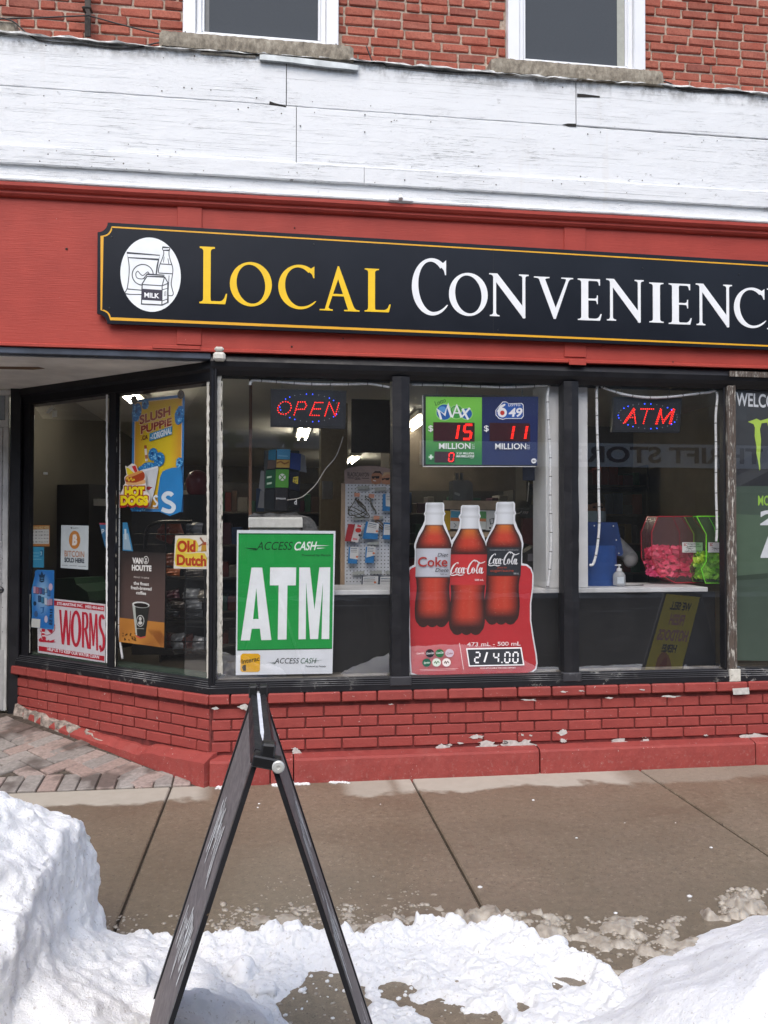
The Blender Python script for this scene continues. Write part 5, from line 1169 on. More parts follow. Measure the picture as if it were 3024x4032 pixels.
for x, y, w, h, c in ((110, 1050, 30, 90, 'c8a8c0'), (145, 1060, 36, 85, 'a86a80'), (190, 1065, 30, 85, '7a5a90'), (225, 1075, 32, 80, '3a6aa0'), (262, 1060, 26, 70, '9ab8d0'), (295, 1090, 36, 85, '3f78b0'), (170, 1170, 38, 85, '355a88'), (215, 1190, 34, 80, '3a80a8'), (260, 1205, 30, 90, 'c8d4e0'), (290, 1225, 34, 80, 'b0a0b8'), (325, 1215, 40, 85, 'b890a8')):
    pr.rect(x+6, y+8, x+w+6, y+h+8, '20282f', 'block_lettering'); pr.rect(x, y, x+w, y+h, c, 'block_lettering', .1)
pr.ell(342, 1058, 26, 48, 'd0b8cc', 'bubble'); pr.stroke([(205, 1340), (245, 1330), (240, 1400), (210, 1410)], 14, '2a6aa8', 'drink'); pr.ell(280, 1490, 22, 48, 'c8c0d4', 'bubble'); pr.ell(145, 1420, 24, 42, '40608a', 'drink'); pr.ell(130, 1280, 20, 30, '1f3550', 'drink')
for y in (1355, 1390, 1425): pr.rect(330, y, 366, y+20, '1e3a58', 'block_lettering')
for i, st in enumerate(('ON', 'SALE', 'HERE!')): pr.text(st, 318, 1478+i*44, 366, 1478+i*44, 32, '152a40', bold=.03)
pr.poly([(90, 1480), (205, 1490), (200, 1608), (78, 1595)], 'd6d8d4', 'white_note'); pr.done()
Lc = Cv(*LV, planeA(.075)); s4 = thing('leaflet', 'blue leaflet with bottle picture beside the middle mullion', 'leaflet', PA(495, 2160))
sheet('sheet', Lc, [(712, 1043), (738, 1043), (772, 1210), (712, 1206)], INK('3a86b4'), s4, .002); pr = Print(Lc, s4); pr.poly([(716, 1110), (744, 1106), (764, 1204), (716, 1200)], '9db4c4'); pr.poly([(722, 1080), (733, 1080), (736, 1140), (724, 1142)], 'c4d4dc'); pr.done()
s5 = thing('leaflet', 'blue leaflet with red corner partly behind the mullion', 'leaflet', PA(405, 2120))
sheet('sheet', Lc, [(575, 1045), (622, 1045), (620, 1200), (608, 1180)], INK('2f6a94'), s5, .002); pr = Print(Lc, s5); pr.poly([(575, 1045), (622, 1045), (622, 1056), (580, 1056)], 'a83a4c'); pr.text('p', 590, 1098, 606, 1098, 26, 'd0dce4', bold=.03); pr.done()
for i, (q, lab) in enumerate((([(300, 365), (316, 372), (282, 412), (266, 405)], 'torn white tag hanging high in the leftmost pane'), ([(302, 393), (330, 393), (331, 430), (302, 432)], 'small square white tag high in the leftmost pane'), ([(252, 750), (276, 750), (276, 765), (252, 764)], 'tiny white price sticker midway up the leftmost pane'))):
    t_ = thing('paper_tag', lab, 'tag', Lc.P(*q[2])); sheet('sheet', Lc, q, INK('c8c9c6'), t_, .0015)

# ================================================================== ROPE LIGHTS ROUND THE PANES
def ribbon(name, label, cv, pts, w=9):
    pts = spl(pts, 5); t_ = thing(name, label, 'light strip', cv.P(*pts[-1]), 'white tape lights round the shop windows')
    m = MB(); m.tube([cv.P(x, y) for x, y in pts], w*.00088, 6); m.build('tape', M((.82, .83, .84), .35, 0, .10, 60), t_, smooth=True)
    c = MB(); L2 = 0
    for (a, b) in zip(pts, pts[1:]):
        L2 += math.hypot(b[0]-a[0], b[1]-a[1])
        if L2 > 95:
            L2 = 0; p, q = cv.P(*a), cv.P(*b); d = (q-p).normalized(); c.tube([p-d*.003, p+d*.003], w*.00102, 6)
    if c.v: c.build('joint', M((.18, .18, .18), .5), t_)
RB = planeF(.075); c1_ = Cv(800, 1400, .6102, RB)
ribbon('light_strip', 'white tape light across the pane above the OPEN sign', c1_, [(303, 190), (308, 170), (330, 160), (420, 165), (560, 176), (700, 184), (900, 186), (1060, 182), (1120, 190), (1206, 206)], 10)
c2_ = Cv(1500, 1400, .6102, RB)
ribbon('light_strip', 'white tape light round the pane with the lottery board', c2_, [(200, 188), (400, 190), (600, 198), (800, 204), (960, 198), (1078, 190), (1082, 196), (1075, 300), (1085, 500), (1095, 700), (1092, 900), (1098, 1100), (1095, 1300), (1085, 1420), (1075, 1500)], 10)
c3_ = Cv(2200, 1400, .6104, RB)
ribbon('light_strip', 'white tape light sagging round the pane with the LED ATM sign', c3_, [(200, 1352), (225, 1340), (248, 1240), (262, 1080), (258, 900), (256, 700), (250, 550), (246, 350), (250, 192), (300, 212), (420, 250), (560, 270), (700, 268), (860, 250), (960, 238), (1020, 242), (1012, 400), (1014, 600), (1014, 850), (1018, 1000), (1020, 1120), (1016, 1200)], 10)
c4_ = Cv(*LV, planeA(.068))
ribbon('light_strip', 'white tape light across the top of the leftmost pane', c4_, [(190, 332), (260, 320), (380, 303), (480, 293), (545, 285), (612, 270)], 9)
ribbon('light_strip', 'white tape light round the pane with the frozen drink poster', c4_, [(1202, 188), (1100, 200), (950, 215), (800, 232), (690, 245), (688, 300), (692, 700), (690, 1100), (688, 1500), (695, 1700), (712, 1835)], 9)
ribbon('light_strip', 'white tape light down the left edge of the leftmost pane', c4_, [(197, 420), (192, 640), (188, 760), (186, 900), (188, 1056)], 5)

# ================================================================== ENTRANCE DOOR FRAME
DY = 1.26; df = thing('door_frame', 'white metal shop door frame at the left edge beside a black post', 'door frame', PY(0, 2810, DY))
def dbox(n, x0, y0, x1, y1, yf, yb, mat, c=.004):
    a, b = PY(x0, (y0+y1)/2, yf), PY(x1, (y0+y1)/2, yf); t_, u = PY((x0+x1)/2, y0, yf), PY((x0+x1)/2, y1, yf)
    m = MB(); m.cbox(a.x, b.x, yf, yb, u.z, t_.z, c); return m.build(n, mat, df)
DW = M((.55, .55, .54), .5, 0, .12, 6)
dbox('header', -220, 1532, 48, 1552, DY-.05, DY+.05, DW); dbox('casing', 20, 1553, 34, 1680, DY-.03, DY+.05, DW); dbox('transom_bar', -220, 1652, 30, 1680, DY-.025, DY+.05, DW)
dbox('jamb', 6, 1681, 30, 2800, DY-.03, DY+.05, DW); dbox('door_stile', -40, 1684, 5, 2800, DY-.01, DY+.05, M((.50, .50, .50), .45, 0, .12, 6)); dbox('kick_plate', -40, 2560, 12, 2796, DY-.034, DY-.031, M((.48, .48, .48), .4, .3))
dbox('transom_glass', -220, 1553, 19, 1651, DY, DY+.006, M((.30, .33, .36), .2)); dbox('lock_plate', -20, 2130, 8, 2310, DY-.034, DY-.0315, M((.62, .62, .62), .35, .6, .2, 40), .001)
p = PY(2, 2322, DY-.03); m = MB(); m.lathe([(.022, 0), (.024, .004), (.016, .012), (.012, .014)], p, 16, NF); m.build('door_knob', M((.2, .2, .2), .3, .8), df)
dbox('door_panel', -420, 1684, -41, 2800, DY, DY+.04, M((.22, .24, .26), .3))
for y in range(1720, 2790, 96):
    p = PY(10, y, DY-.03); m = MB(); m.lathe([(.0032, 0), (.003, .002)], p, 8, NF); m.build('rivet', M((.1, .1, .1), .4), df)

# ================================================================== INSIDE THE SHOP
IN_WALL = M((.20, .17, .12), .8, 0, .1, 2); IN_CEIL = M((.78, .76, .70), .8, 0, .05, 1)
room_l, room_r, room_b, ceil_z = -1.96, XE, 12.0, 2.72
m = MB(); m.prism([(-.30, .14, .05), (room_r, .14, .05), (room_r, room_b, .05), (room_l, room_b, .05), (room_l, 1.33, .05), (CB.x+.1, CB.y+.12, .05)], (0, 0, .10)); m.build('floor', M((.16, .14, .12), .5, 0, .15, 3), kind='structure', label='brown floor inside the shop', category='floor')
m = MB(); m.box(room_l, room_r, .14, room_b, ceil_z, ceil_z+.05); m.build('ceiling', IN_CEIL, kind='structure', label='grey ceiling inside the shop', category='ceiling')
m = MB(); m.box(room_l, room_r, room_b, room_b+.1, .1, ceil_z); m.build('back_wall', IN_WALL, kind='structure', label='brown back wall inside the shop', category='wall')
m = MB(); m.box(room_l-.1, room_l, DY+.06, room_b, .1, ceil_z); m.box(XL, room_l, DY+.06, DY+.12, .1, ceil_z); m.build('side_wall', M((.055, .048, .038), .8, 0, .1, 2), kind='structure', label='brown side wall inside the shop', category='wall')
m = MB(); m.box(XE-.04, XE-.01, .2, room_b, .1, ceil_z); m.build('side_wall', IN_WALL, kind='structure', label='brown end wall inside the shop beyond the counter', category='wall')
m = MB(); m.box(1.3, 4.4, 4.6, 4.7, .15, ceil_z); m.box(1.25, 1.3, 4.0, 4.7, .15, ceil_z); m.build('partition', M((.11, .09, .07), .8, 0, .15, 2), kind='structure', label='dark partition behind the counter', category='wall')
# ceiling lights
TUBE = M((1.0, .93, .76), .4, 0, 0, emit=24)
spots = [(490, 1546), (1195, 1712), (1388, 1815), (1640, 1672)]
for i, (px_, py_) in enumerate(spots):
    p = PZ(px_, py_, ceil_z-.09)
    lab = ['tube light on the ceiling near the frozen drink poster', 'tube light on the ceiling below the OPEN sign', 'far tube light on the ceiling above the pegboard rack', 'tube light on the ceiling beside the lottery board'][i]
    t_ = thing('ceiling_light', lab, 'light', (p.x, p.y, ceil_z), 'tube lights on the shop ceiling')
    m = MB(); m.cbox(p.x-.09, p.x+.09, p.y-.6, p.y+.62, ceil_z-.055, ceil_z-.002, .01); m.build('housing', M((.6, .58, .5), .5), t_)
    for dx in (-.045, .045):
        m = MB(); m.tube([(p.x+dx, p.y-.58, ceil_z-.085), (p.x+dx, p.y+.58, ceil_z-.085)], .012, 8); m.build('tube', TUBE, t_, smooth=True)
# window lining: black kick panel, white ledge, white side boards, inner sill
lin_ = sub('window_lining', bld)
KP = M((.006, .006, .007), .5, 0, .2, 5)
m = MB(); m.box(-.10, 2.86, .135, .15, .585, 1.07); m.build('kick_panel', KP, lin_)
m = MB(); m.cbox(-.10, 2.80, .115, .60, 1.072, 1.102, .004); m.build('ledge', M((.62, .63, .64), .4, 0, .08, 8), lin_)
def world_x(px_, py_, y): return PY(px_, py_, y).x
xa, xb = world_x(2150, 1900, .115), world_x(2315, 1900, .115)
m = MB(); m.cbox(xa, xb, .115, .38, 1.104, 2.41, .004); m.build('side_board', WHITE, lin_)
m = MB(); m.box(-.32, 2.86, .058, .134, .560, .590); m.build('inner_sill', M((.22, .20, .175), .7, 0, .25, 12), lin_)
q0, q1 = CA+AD*.05-AN*.06, CA+AD*L-AN*.06
m = MB(); m.prism([(q0.x, q0.y, .56), (q1.x, q1.y, .56), (q1.x-AN.x*.12, q1.y-AN.y*.12, .56), (q0.x-AN.x*.12, q0.y-AN.y*.12, .56)], (0, 0, .035)); m.build('inner_sill', M((.035, .06, .042), .8, 0, .2, 10), lin_)
m = MB(); m.cbox(-.165, -.145, .5, .52, .6, 2.6, .002); m.build('brown_upright', M((.16, .075, .04), .6), lin_)
# hanging boards, column and shelving in the dim background
def back_box(name, label, cat, x0, y0, x1, y1, Y, dep, mat):
    a, b, t_, u = PY(x0, (y0+y1)/2, Y), PY(x1, (y0+y1)/2, Y), PY((x0+x1)/2, y0, Y), PY((x0+x1)/2, y1, Y)
    m = MB(); m.cbox(a.x, b.x, Y, Y+dep, u.z, t_.z, .004); o = m.build(name, mat); o['label'] = label; o['category'] = cat; return o
back_box('notice_board', 'dark brown board hanging above the pegboard rack', 'board', 1384, 1572, 1545, 1782, 2.6, .03, M((.055, .042, .028), .7))
back_box('column', 'beige column inside the shop left of the dark board', 'column', 1262, 1480, 1368, 2320, 3.2, .3, M((.20, .165, .11), .8)); bpy.data.objects['column']['kind'] = 'structure'
back_box('price_notice', 'grey price notice on the shelving beside the gift card tower', 'notice', 1268, 1894, 1310, 1966, 2.2, .01, M((.30, .30, .30), .7))
back_box('navy_banner', 'navy sheet hanging behind the right end of the lottery board', 'banner', 2058, 1800, 2138, 1892, .34, .006, M((.02, .03, .07), .6))
PROD = [M(c, .5) for c in ('6a2a24', '28406a', '7a6a3a', '3a3a40', '5a4a42', '2c5a44', '8a8680', '4a2838')]
def shelving(label, x0, x1, Y, z1, seed, dep=.4):
    t_ = thing('shelf_unit', label, 'shelf', ((x0+x1)/2, Y, .15)); r = random.Random(seed)
    m = MB(); m.box(x0, x1, Y+dep-.02, Y+dep, .15, z1); m.box(x0-.02, x0, Y, Y+dep, .15, z1); m.box(x1, x1+.02, Y, Y+dep, .15, z1); m.build('carcass', M((.05, .045, .04), .6), t_)
    z = .3
    while z < z1-.1:
        m = MB(); m.cbox(x0, x1, Y, Y+dep-.02, z, z+.02, .003); m.build('shelf', M((.09, .08, .07), .5), t_)
        x = x0+.02; rows = {}
        while x < x1-.08:
            w = r.uniform(.05, .12); h = r.uniform(.1, .24); k = r.randrange(len(PROD)); mm = rows.setdefault(k, MB()); mm.cbox(x, x+w, Y+.02, Y+dep-.1, z+.0205, z+.02+h, .004); x += w+.006
        for k, mm in rows.items(): mm.build('stock', PROD[k], t_, kind='stuff')
        z += .33
    return t_
shelving('dim shelves of goods behind the gift card tower', -1.1, .9, 3.4, 1.95, 1); shelving('dim shelves of goods deep behind the cola poster', .95, 2.6, 3.8, 1.9, 2); shelving('dim shelves of goods behind the raffle drums', 2.8, 4.2, 3.9, 2.2, 3)
# wire from the OPEN sign
c = Cv(980, 1740, .3496, planeF(.3)); t_ = MB(); t_.tube([c.P(x, y) for x, y in spl([(1060, -60), (1030, 40), (970, 180), (860, 310), (760, 470), (640, 590), (560, 635), (430, 655)], 5)], .003, 6)
o = t_.build('cable', M((.42, .40, .37), .5)); o['label'] = 'thin grey cable drooping from the OPEN sign'; o['category'] = 'cable'

# ---- cash machine top behind the green poster
GCv = lambda y: Cv(980, 1740, .3496, planeF(y))
c = GCv(.30); cm = thing('cash_machine', 'white cash machine hood just above the green poster', 'cash machine', c.P(300, 3000))
a, b = c.P(-6, 900).x, c.P(605, 900).x; z1, z0_ = c.P(300, 822).z, c.P(300, 962).z
m = MB(); m.prism([(a, .30, z0_), (b, .30, z0_), (b, .30, z0_+.055), (b-.012, .31, z1), (a+.01, .31, z1), (a, .30, z0_+.055)], (0, .32, 0)); m.build('hood', M((.72, .72, .68), .35), cm)
m = MB(); m.cbox(a+.005, b-.006, .33, .62, .62, z0_-.001, .01); m.build('cabinet', M((.60, .61, .60), .4), cm)
m = MB(); rr = random.Random(3)
pts = [c.P(x, y) for x, y in ((-10, 838), (60, 800), (150, 820), (230, 795), (330, 812), (430, 800), (520, 790), (600, 830), (690, 850), (740, 900), (770, 960), (772, 1040), (610, 1040), (600, 842), (-10, 846))]
m.prism([p+Vector((0, rr.uniform(-.004, .004), 0)) for p in pts], (0, .36, 0)); m.build('plastic_cover', M((.13, .13, .13), .25, 0, .3, 20), cm)
# ---- gift card tower
gt = thing('card_tower', 'clear tower of gift cards standing on the cash machine', 'rack', GCv(.5).P(320, 800))
pf = planeF(.50)
def card(quad, ys, col, name='gift_card'):
    m = MB(); m.prism([PY(980+x*.3496, 1740+y*.3496, yy) for (x, y), yy in zip(quad, ys)], (0, .004, 0)); return m.build(name, INK(col), gt)
f4 = (.5, .5, .5, .5); l4 = (.56, .505, .505, .56); r4 = (.505, .56, .56, .505)
card([(318, 80), (467, 84), (462, 198), (314, 192)], f4, '4f9ac8'); card([(312, 200), (461, 202), (457, 290), (309, 288)], f4, 'c09a4a'); card([(303, 308), (450, 310), (444, 516), (298, 512)], f4, '4f9a34'); card([(298, 522), (440, 524), (432, 775), (290, 770)], f4, '191b20')
card([(222, 92), (306, 82), (302, 205), (218, 200)], l4, '2f7a9c'); card([(212, 210), (304, 205), (298, 300), (205, 305)], l4, '5a4a44'); card([(192, 318), (298, 312), (292, 515), (182, 520)], l4, '1f5a3c'); card([(180, 530), (290, 525), (284, 768), (172, 740)], l4, '1c2024')
card([(472, 122), (588, 135), (580, 322), (462, 300)], r4, '2c4690'); card([(462, 330), (575, 350), (572, 556), (452, 530)], r4, '1c2238'); card([(455, 545), (580, 560), (575, 745), (445, 740)], r4, '15171c')
card([(588, 135), (632, 150), (652, 345), (560, 330)], (.58, .6, .6, .58), '8a8c90', 'flap'); card([(135, 320), (190, 330), (170, 560), (112, 520)], (.6, .58, .58, .6), '7a7c80', 'flap'); card([(130, 545), (185, 555), (180, 745), (98, 742)], (.6, .58, .58, .6), '6a6c70', 'flap')
pr = Print(GCv(.4985), gt); pr.text('amazon', 304, 645, 414, 648, 26, 'd0d2d4', bold=.02); pr.ell(376, 398, 38, 40, 'dfe6dc', 'print'); pr.up(); pr.stroke([(352, 372), (402, 428)], 11, '4f9a34'); pr.stroke([(402, 372), (352, 428)], 11, '4f9a34'); pr.stroke([(315, 240), (360, 222), (400, 245), (450, 225)], 16, '8a5a24', sm=3); pr.stroke([(330, 155), (440, 162)], 14, '7ab8dc')
pr.text('d', 510, 704, 540, 704, 56, 'd8dadc', bold=.03); pr.poly([(500, 398), (556, 388), (552, 476), (494, 452)], 'd6c23c'); pr.up(); pr.text('BEST', 504, 428, 552, 425, 22, '1c1c1c', bold=.03); pr.text('BUY', 504, 456, 548, 458, 22, '1c1c1c', bold=.03)
for y in (400, 470): pr.poly([(204, y-10), (258, y-18), (254, y+2), (202, y+12)], 'b8d0b8')
pr.done()
m = MB(); m.cbox(PY(1040, 1900, .52).x, PY(1180, 1900, .52).x, .575, .60, PY(1100, 2015, .52).z, PY(1100, 1770, .52).z, .004); m.build('core', M((.05, .055, .06), .3), gt)
m = MB(); p = GCv(.52).P(395, 85); m.tube([p, p+Vector((-.006, 0, .02)), p+Vector((.0, 0, .035)), p+Vector((.014, 0, .02)), p+Vector((.012, 0, .0))], .003, 6); m.build('hook', M((.6, .6, .6), .3, .8), gt)

# ---- pegboard rack
c = GCv(.75); pb = thing('pegboard_rack', 'white pegboard rack with arched sunglasses header and tan edge', 'rack', c.P(1350, 1660))
sheet('pegboard', c, [(1085, 470), (1790, 474), (1780, 1650), (1078, 1646)], M((.66, .69, .74), .45, 0, .03, 5), pb, .012)
sheet('edge_board', c, [(1043, 466), (1086, 468), (1078, 1690), (1028, 1690)], M((.42, .30, .20), .6, 0, .1, 10), pb, .03)
arch = [(1078, 472), (1076, 320), (1110, 300), (1200, 278), (1330, 268), (1450, 272), (1560, 295), (1610, 312), (1790, 330), (1790, 476)]
sheet('header', c, arch, M('a08a84', .5), pb, .006, -.004)
pr = Print(c, pb, .005); pr.text('BLACKCANYON', 1110, 388, 1352, 392, 46, '221c1c', bold=.01); pr.text('GEAR', 1190, 428, 1258, 430, 28, '221c1c', bold=.01); pr.stroke([(1110, 405), (1182, 408)], 7, '221c1c'); pr.stroke([(1270, 409), (1352, 410)], 7, '221c1c')
pr.poly([(1385, 470), (1380, 390), (1400, 345), (1470, 335), (1500, 370), (1492, 430), (1470, 472)], 'b07a5c', 'head_picture', 2); pr.poly([(1392, 360), (1420, 328), (1478, 330), (1502, 372), (1470, 352), (1420, 350)], '3a2c28', 'head_picture'); pr.poly([(1500, 470), (1492, 400), (1530, 355), (1590, 350), (1612, 390), (1610, 474)], 'c08a6c', 'head_picture', 2); pr.poly([(1495, 400), (1520, 345), (1590, 340), (1614, 380), (1560, 362)], 'c8a880', 'head_picture')
pr.up(); pr.poly([(1382, 388), (1470, 384), (1466, 414), (1430, 414), (1420, 398), (1408, 416), (1386, 414)], '241c1c', 'sunglasses_print'); pr.poly([(1494, 412), (1585, 404), (1575, 432), (1545, 432), (1532, 420), (1500, 434)], '241c1c', 'sunglasses_print'); pr.stroke([(1398, 434), (1430, 440)], 10, 'e8e0dc')
pr.done()
hm = MB()
for i in range(17):
    for j in range(29):
        p = c.P(1122-j*.7+i*38.4, 488+j*40.2, .0006); hm.poly([p+Vector((.0042*math.cos(a), 0, .0042*math.sin(a))) for a in [k*math.pi/3 for k in range(6)]])
hm.build('peg_holes', M((.02, .02, .025), .8), pb, kind='stuff')
BLU, CRD = M('2f7ab8', .3), INK('d2d4d6')
def pack(label, q, col, cardq=None, lines=True, tagc='d2744c', Y=.70, th=.02):
    cc = GCv(Y); t_ = thing('hanging_pack', label, 'pack', cc.P(*q[2]), 'packs hanging on the pegboard rack')
    sheet('blister', cc, q, M(col, .3), t_, th)
    if cardq:
        pr = Print(cc, t_, .002); pr.poly(cardq, 'd4d6d8', 'card'); pr.up()
        if lines:
            (ax, ay), (bx_, by_), (cx_, cy_), (dx_, dy_) = cardq
            for k, col_ in ((.16, '3a5a78'), (.32, '8a8e92'), (.45, '8a8e92')): pr.stroke([(ax+(dx_-ax)*k+8, ay+(dy_-ay)*k), (ax+(bx_-ax)*.8+(dx_-ax)*k, ay+(dy_-ay)*k+(by_-ay)*.8)], 7, col_)
            pr.ell(bx_-(bx_-ax)*.22, cy_-(cy_-by_)*.22, 14, 12, tagc)
        pr.done()
    return t_
pack('blue pack at the upper edge of the pegboard', [(1512, 585), (1640, 585), (1640, 780), (1505, 778)], '2f7ab8', [(1540, 590), (1640, 592), (1640, 735), (1542, 722)])
pack('tilted blue pack in the middle row of the pegboard', [(1322, 895), (1465, 915), (1450, 1098), (1280, 1090)], '2f7ab8', [(1345, 895), (1468, 920), (1455, 1030), (1320, 1022)])
pack('blue pack with white card at the right of the middle row', [(1520, 905), (1640, 915), (1640, 1100), (1505, 1095)], '2f7ab8', [(1525, 925), (1640, 935), (1640, 1045), (1515, 1048)])
pack('small blue pack low at the left of the pegboard', [(1128, 1182), (1222, 1185), (1218, 1372), (1115, 1368)], '2f7ab8', [(1142, 1180), (1238, 1184), (1232, 1325), (1135, 1310)])
pack('small blue pack with fish hooks low in the middle', [(1320, 1180), (1414, 1180), (1408, 1365), (1308, 1362)], '2f7ab8', [(1335, 1175), (1425, 1178), (1424, 1275), (1322, 1302)])
pack('wide white card pack at the bottom of the pegboard', [(1278, 1510), (1468, 1508), (1462, 1640), (1265, 1642)], '2a3850', [(1285, 1516), (1458, 1510), (1455, 1602), (1278, 1636)])
pack('wide card pack at the bottom corner beside the post', [(1472, 1512), (1640, 1512), (1640, 1642), (1462, 1640)], '2a3850', [(1480, 1518), (1640, 1514), (1640, 1622), (1472, 1640)])
pack('red blister pack leaning on the pegboard', [(1120, 925), (1196, 928), (1150, 1122), (1080, 1118)], 'a8343a', None)
pk = pack('white and red lure pack next to the red one', [(1200, 928), (1290, 935), (1228, 1135), (1150, 1118)], 'd6d2d2', None); pr = Print(GCv(.70), pk, .002); pr.ell(1232, 995, 34, 26, 'c0342c'); pr.ell(1245, 1050, 12, 14, '2a2a30'); pr.poly([(1225, 935), (1268, 942), (1262, 962), (1220, 955)], 'c83a44'); pr.poly([(1172, 1080), (1222, 1088), (1218, 1108), (1165, 1100)], 'd07a80'); pr.done()
def cord(label, paths, col, Y=.71, r=.0032):
    cc = GCv(Y); t_ = thing('coiled_rope', label, 'cord', cc.P(*paths[0][-1]))
    for p_ in paths:
        m = MB(); m.tube([cc.P(x, y)+Vector((0, .006*math.sin(i), 0)) for i, (x, y) in enumerate(spl(p_, 5))], r, 6); m.build('rope_loop', M(col, .7), t_)
    m = MB(); a = paths[0][0]; m.add([cc.P(a[0]-20, a[1]-55, .004), cc.P(a[0]+45, a[1]-50, .004), cc.P(a[0]+40, a[1]-8, .004), cc.P(a[0]-18, a[1]-12, .004)], [(0, 1, 2, 3)]); m.build('tag', INK('c88c74'), t_)
cord('coiled olive cord hanging at the left of the pegboard', [[(1205, 628), (1225, 690), (1300, 760), (1360, 840), (1300, 850), (1200, 790), (1120, 760), (1150, 730), (1260, 780), (1340, 830)], [(1210, 640), (1170, 700), (1120, 790), (1150, 830), (1250, 810), (1320, 760), (1260, 680), (1225, 660), (1290, 720)], [(1200, 640), (1250, 700), (1330, 790), (1250, 850), (1160, 820)]], '4a4638')
cord('grey wire leader hanging at the middle of the pegboard', [[(1370, 640), (1385, 700), (1420, 760), (1440, 810)], [(1370, 640), (1340, 620), (1310, 625), (1360, 670), (1400, 730), (1430, 800)], [(1375, 650), (1370, 700), (1410, 770)]], '585852')
cord('brown braided cord hanging beside the blue packs', [[(1425, 885), (1470, 930), (1520, 970), (1555, 995)], [(1440, 880), (1490, 910), (1530, 960), (1550, 985)], [(1420, 895), (1460, 950), (1510, 985)]], '6a5640', r=.005)
for i, (x, y) in enumerate(((1180, 845), (1385, 840), (1175, 1462), (1372, 1455), (1545, 1455), (1230, 500), (1420, 515), (1340, 1130))):
    cc = GCv(.72); t_ = MB(); t_.prism([cc.P(x, y), cc.P(x+125, y-8), cc.P(x+125, y+28), cc.P(x, y+34)], (0, .006, 0)); t_.tube([cc.P(x-20, y+20), cc.P(x-5, y+5), cc.P(x, y+30)], .003, 5)
    o = t_.build('price_holder', M('a8aca8', .25)); o['category'] = 'price holder'; o['group'] = 'clear price holders on the pegboard rack'
    o['label'] = ['clear price holder just below the coiled olive cord', 'clear price holder above the tilted blue pack', 'clear price holder near the bottom left of the pegboard', 'clear price holder above the wide white card pack', 'clear price holder above the bottom corner pack', 'clear price holder at the top under the header lettering', 'clear price holder at the top under the sunglasses faces', 'clear price holder above the fish hook pack'][i]
# ---- display behind the cola poster
KV = lambda y: Cv(1640, 1800, .3496, planeF(y))
c = KV(.55); wr = thing('wood_rack', 'light wood display rack behind the cola bottles', 'rack', c.P(600, 1700))
sheet('top_board', c, [(305, 488), (932, 492), (930, 592), (310, 584)], M((.45, .33, .21), .6, 0, .12, 14), wr, .02); sheet('lower_board', c, [(300, 835), (940, 845), (940, 905), (300, 895)], M((.45, .33, .21), .6, 0, .12, 14), wr, .02); sheet('back_board', c, [(310, 585), (930, 592), (930, 1500), (310, 1500)], M((.12, .09, .07), .7), wr, .01, .03)
for q, col, lab in (([(320, 602), (384, 606), (378, 826), (318, 820)], 'c8a01c', 'yellow box on the wood rack behind the cola bottles'), ([(386, 592), (492, 598), (482, 812), (380, 806)], 'd8d8d4', 'white pack with colourful top between two bottles'), ([(690, 595), (786, 600), (780, 815), (700, 812)], 'd8dcd4', 'white pack with green top beside the middle bottle'), ([(790, 600), (892, 602), (886, 826), (786, 822)], 'cfd0cc', 'white pack with line drawing left of the dark cola')):
    t_ = thing('product_pack', lab, 'pack', c.P(*q[2], .02)); cc = KV(.53); sheet('box', cc, q, INK(col), t_, .015); pr = Print(cc, t_)
    if 'colourful' in lab: pr.poly([(388, 606), (490, 610), (488, 718), (384, 716)], '4f9ab4'); pr.poly([(386, 680), (488, 684), (486, 722), (384, 718)], 'd07a44'); pr.stroke([(420, 742), (448, 768), (420, 792)], 6, '60686c')
    if 'green' in lab: pr.poly([(700, 610), (784, 612), (782, 725), (700, 720)], '5aa05c'); pr.poly([(700, 690), (782, 694), (782, 726), (700, 722)], 'd08a5c')
    if 'drawing' in lab: pr.stroke([(825, 700), (868, 690), (870, 740), (832, 755)], 7, '303236', closed=True); pr.ell(828, 798, 12, 12, '303236')
    pr.done()
c = KV(1.0); t_ = thing('drink_dispenser', 'clear plastic container standing above the wood rack', 'container', c.P(500, 486))
sheet('body', c, [(415, 262), (590, 258), (632, 300), (640, 480), (560, 486), (412, 482)], m_acrylic((.6, .62, .63), .35, 'clear_plastic'), t_, .15); sheet('pump', c, [(446, 180), (474, 180), (474, 255), (446, 255)], M('6a6c6c', .3), t_, .03); sheet('pump', c, [(500, 180), (528, 180), (528, 255), (500, 255)], M('6a6c6c', .3), t_, .03); pr = Print(c, t_, .002); pr.poly([(430, 392), (492, 415), (482, 440), (424, 416)], 'b8bab8', 'label_print'); pr.done()
c = KV(.62); t_ = thing('snack_box', 'dark box with Pepperoni lettering running down its side', 'box', c.P(1370, 1400)); sheet('box', c, [(1215, 1075), (1330, 1000), (1425, 1005), (1425, 1400), (1215, 1380)], M((.035, .032, .032), .5), t_, .12); pr = Print(c, t_, .002); pr.text('Pepperoni', 1362, 1048, 1365, 1270, 34, 'b8b4b0', up=(1, 0), bold=.01); pr.poly([(1252, 1090), (1322, 1085), (1320, 1170), (1250, 1172)], '7a767c'); pr.poly([(1330, 1290), (1352, 1290), (1372, 1350), (1350, 1350)], '8a8886'); pr.done()
t_ = thing('utensil_stand', 'dark stand of steel utensils beside the white board', 'stand', c.P(1250, 1000)); sheet('holder', c, [(1150, 580), (1240, 568), (1345, 610), (1300, 700), (1170, 660)], M((.02, .02, .022), .4), t_, .08); m = MB(); m.tube([c.P(1268, 285), c.P(1248, 500)], .004, 6); m.tube([c.P(1110, 640), c.P(1160, 630), c.P(1185, 610)], .004, 6)
for x in (1190, 1212, 1234): m.tube([c.P(x, 640, .01), c.P(x+18, 612, .01)], .004, 6)
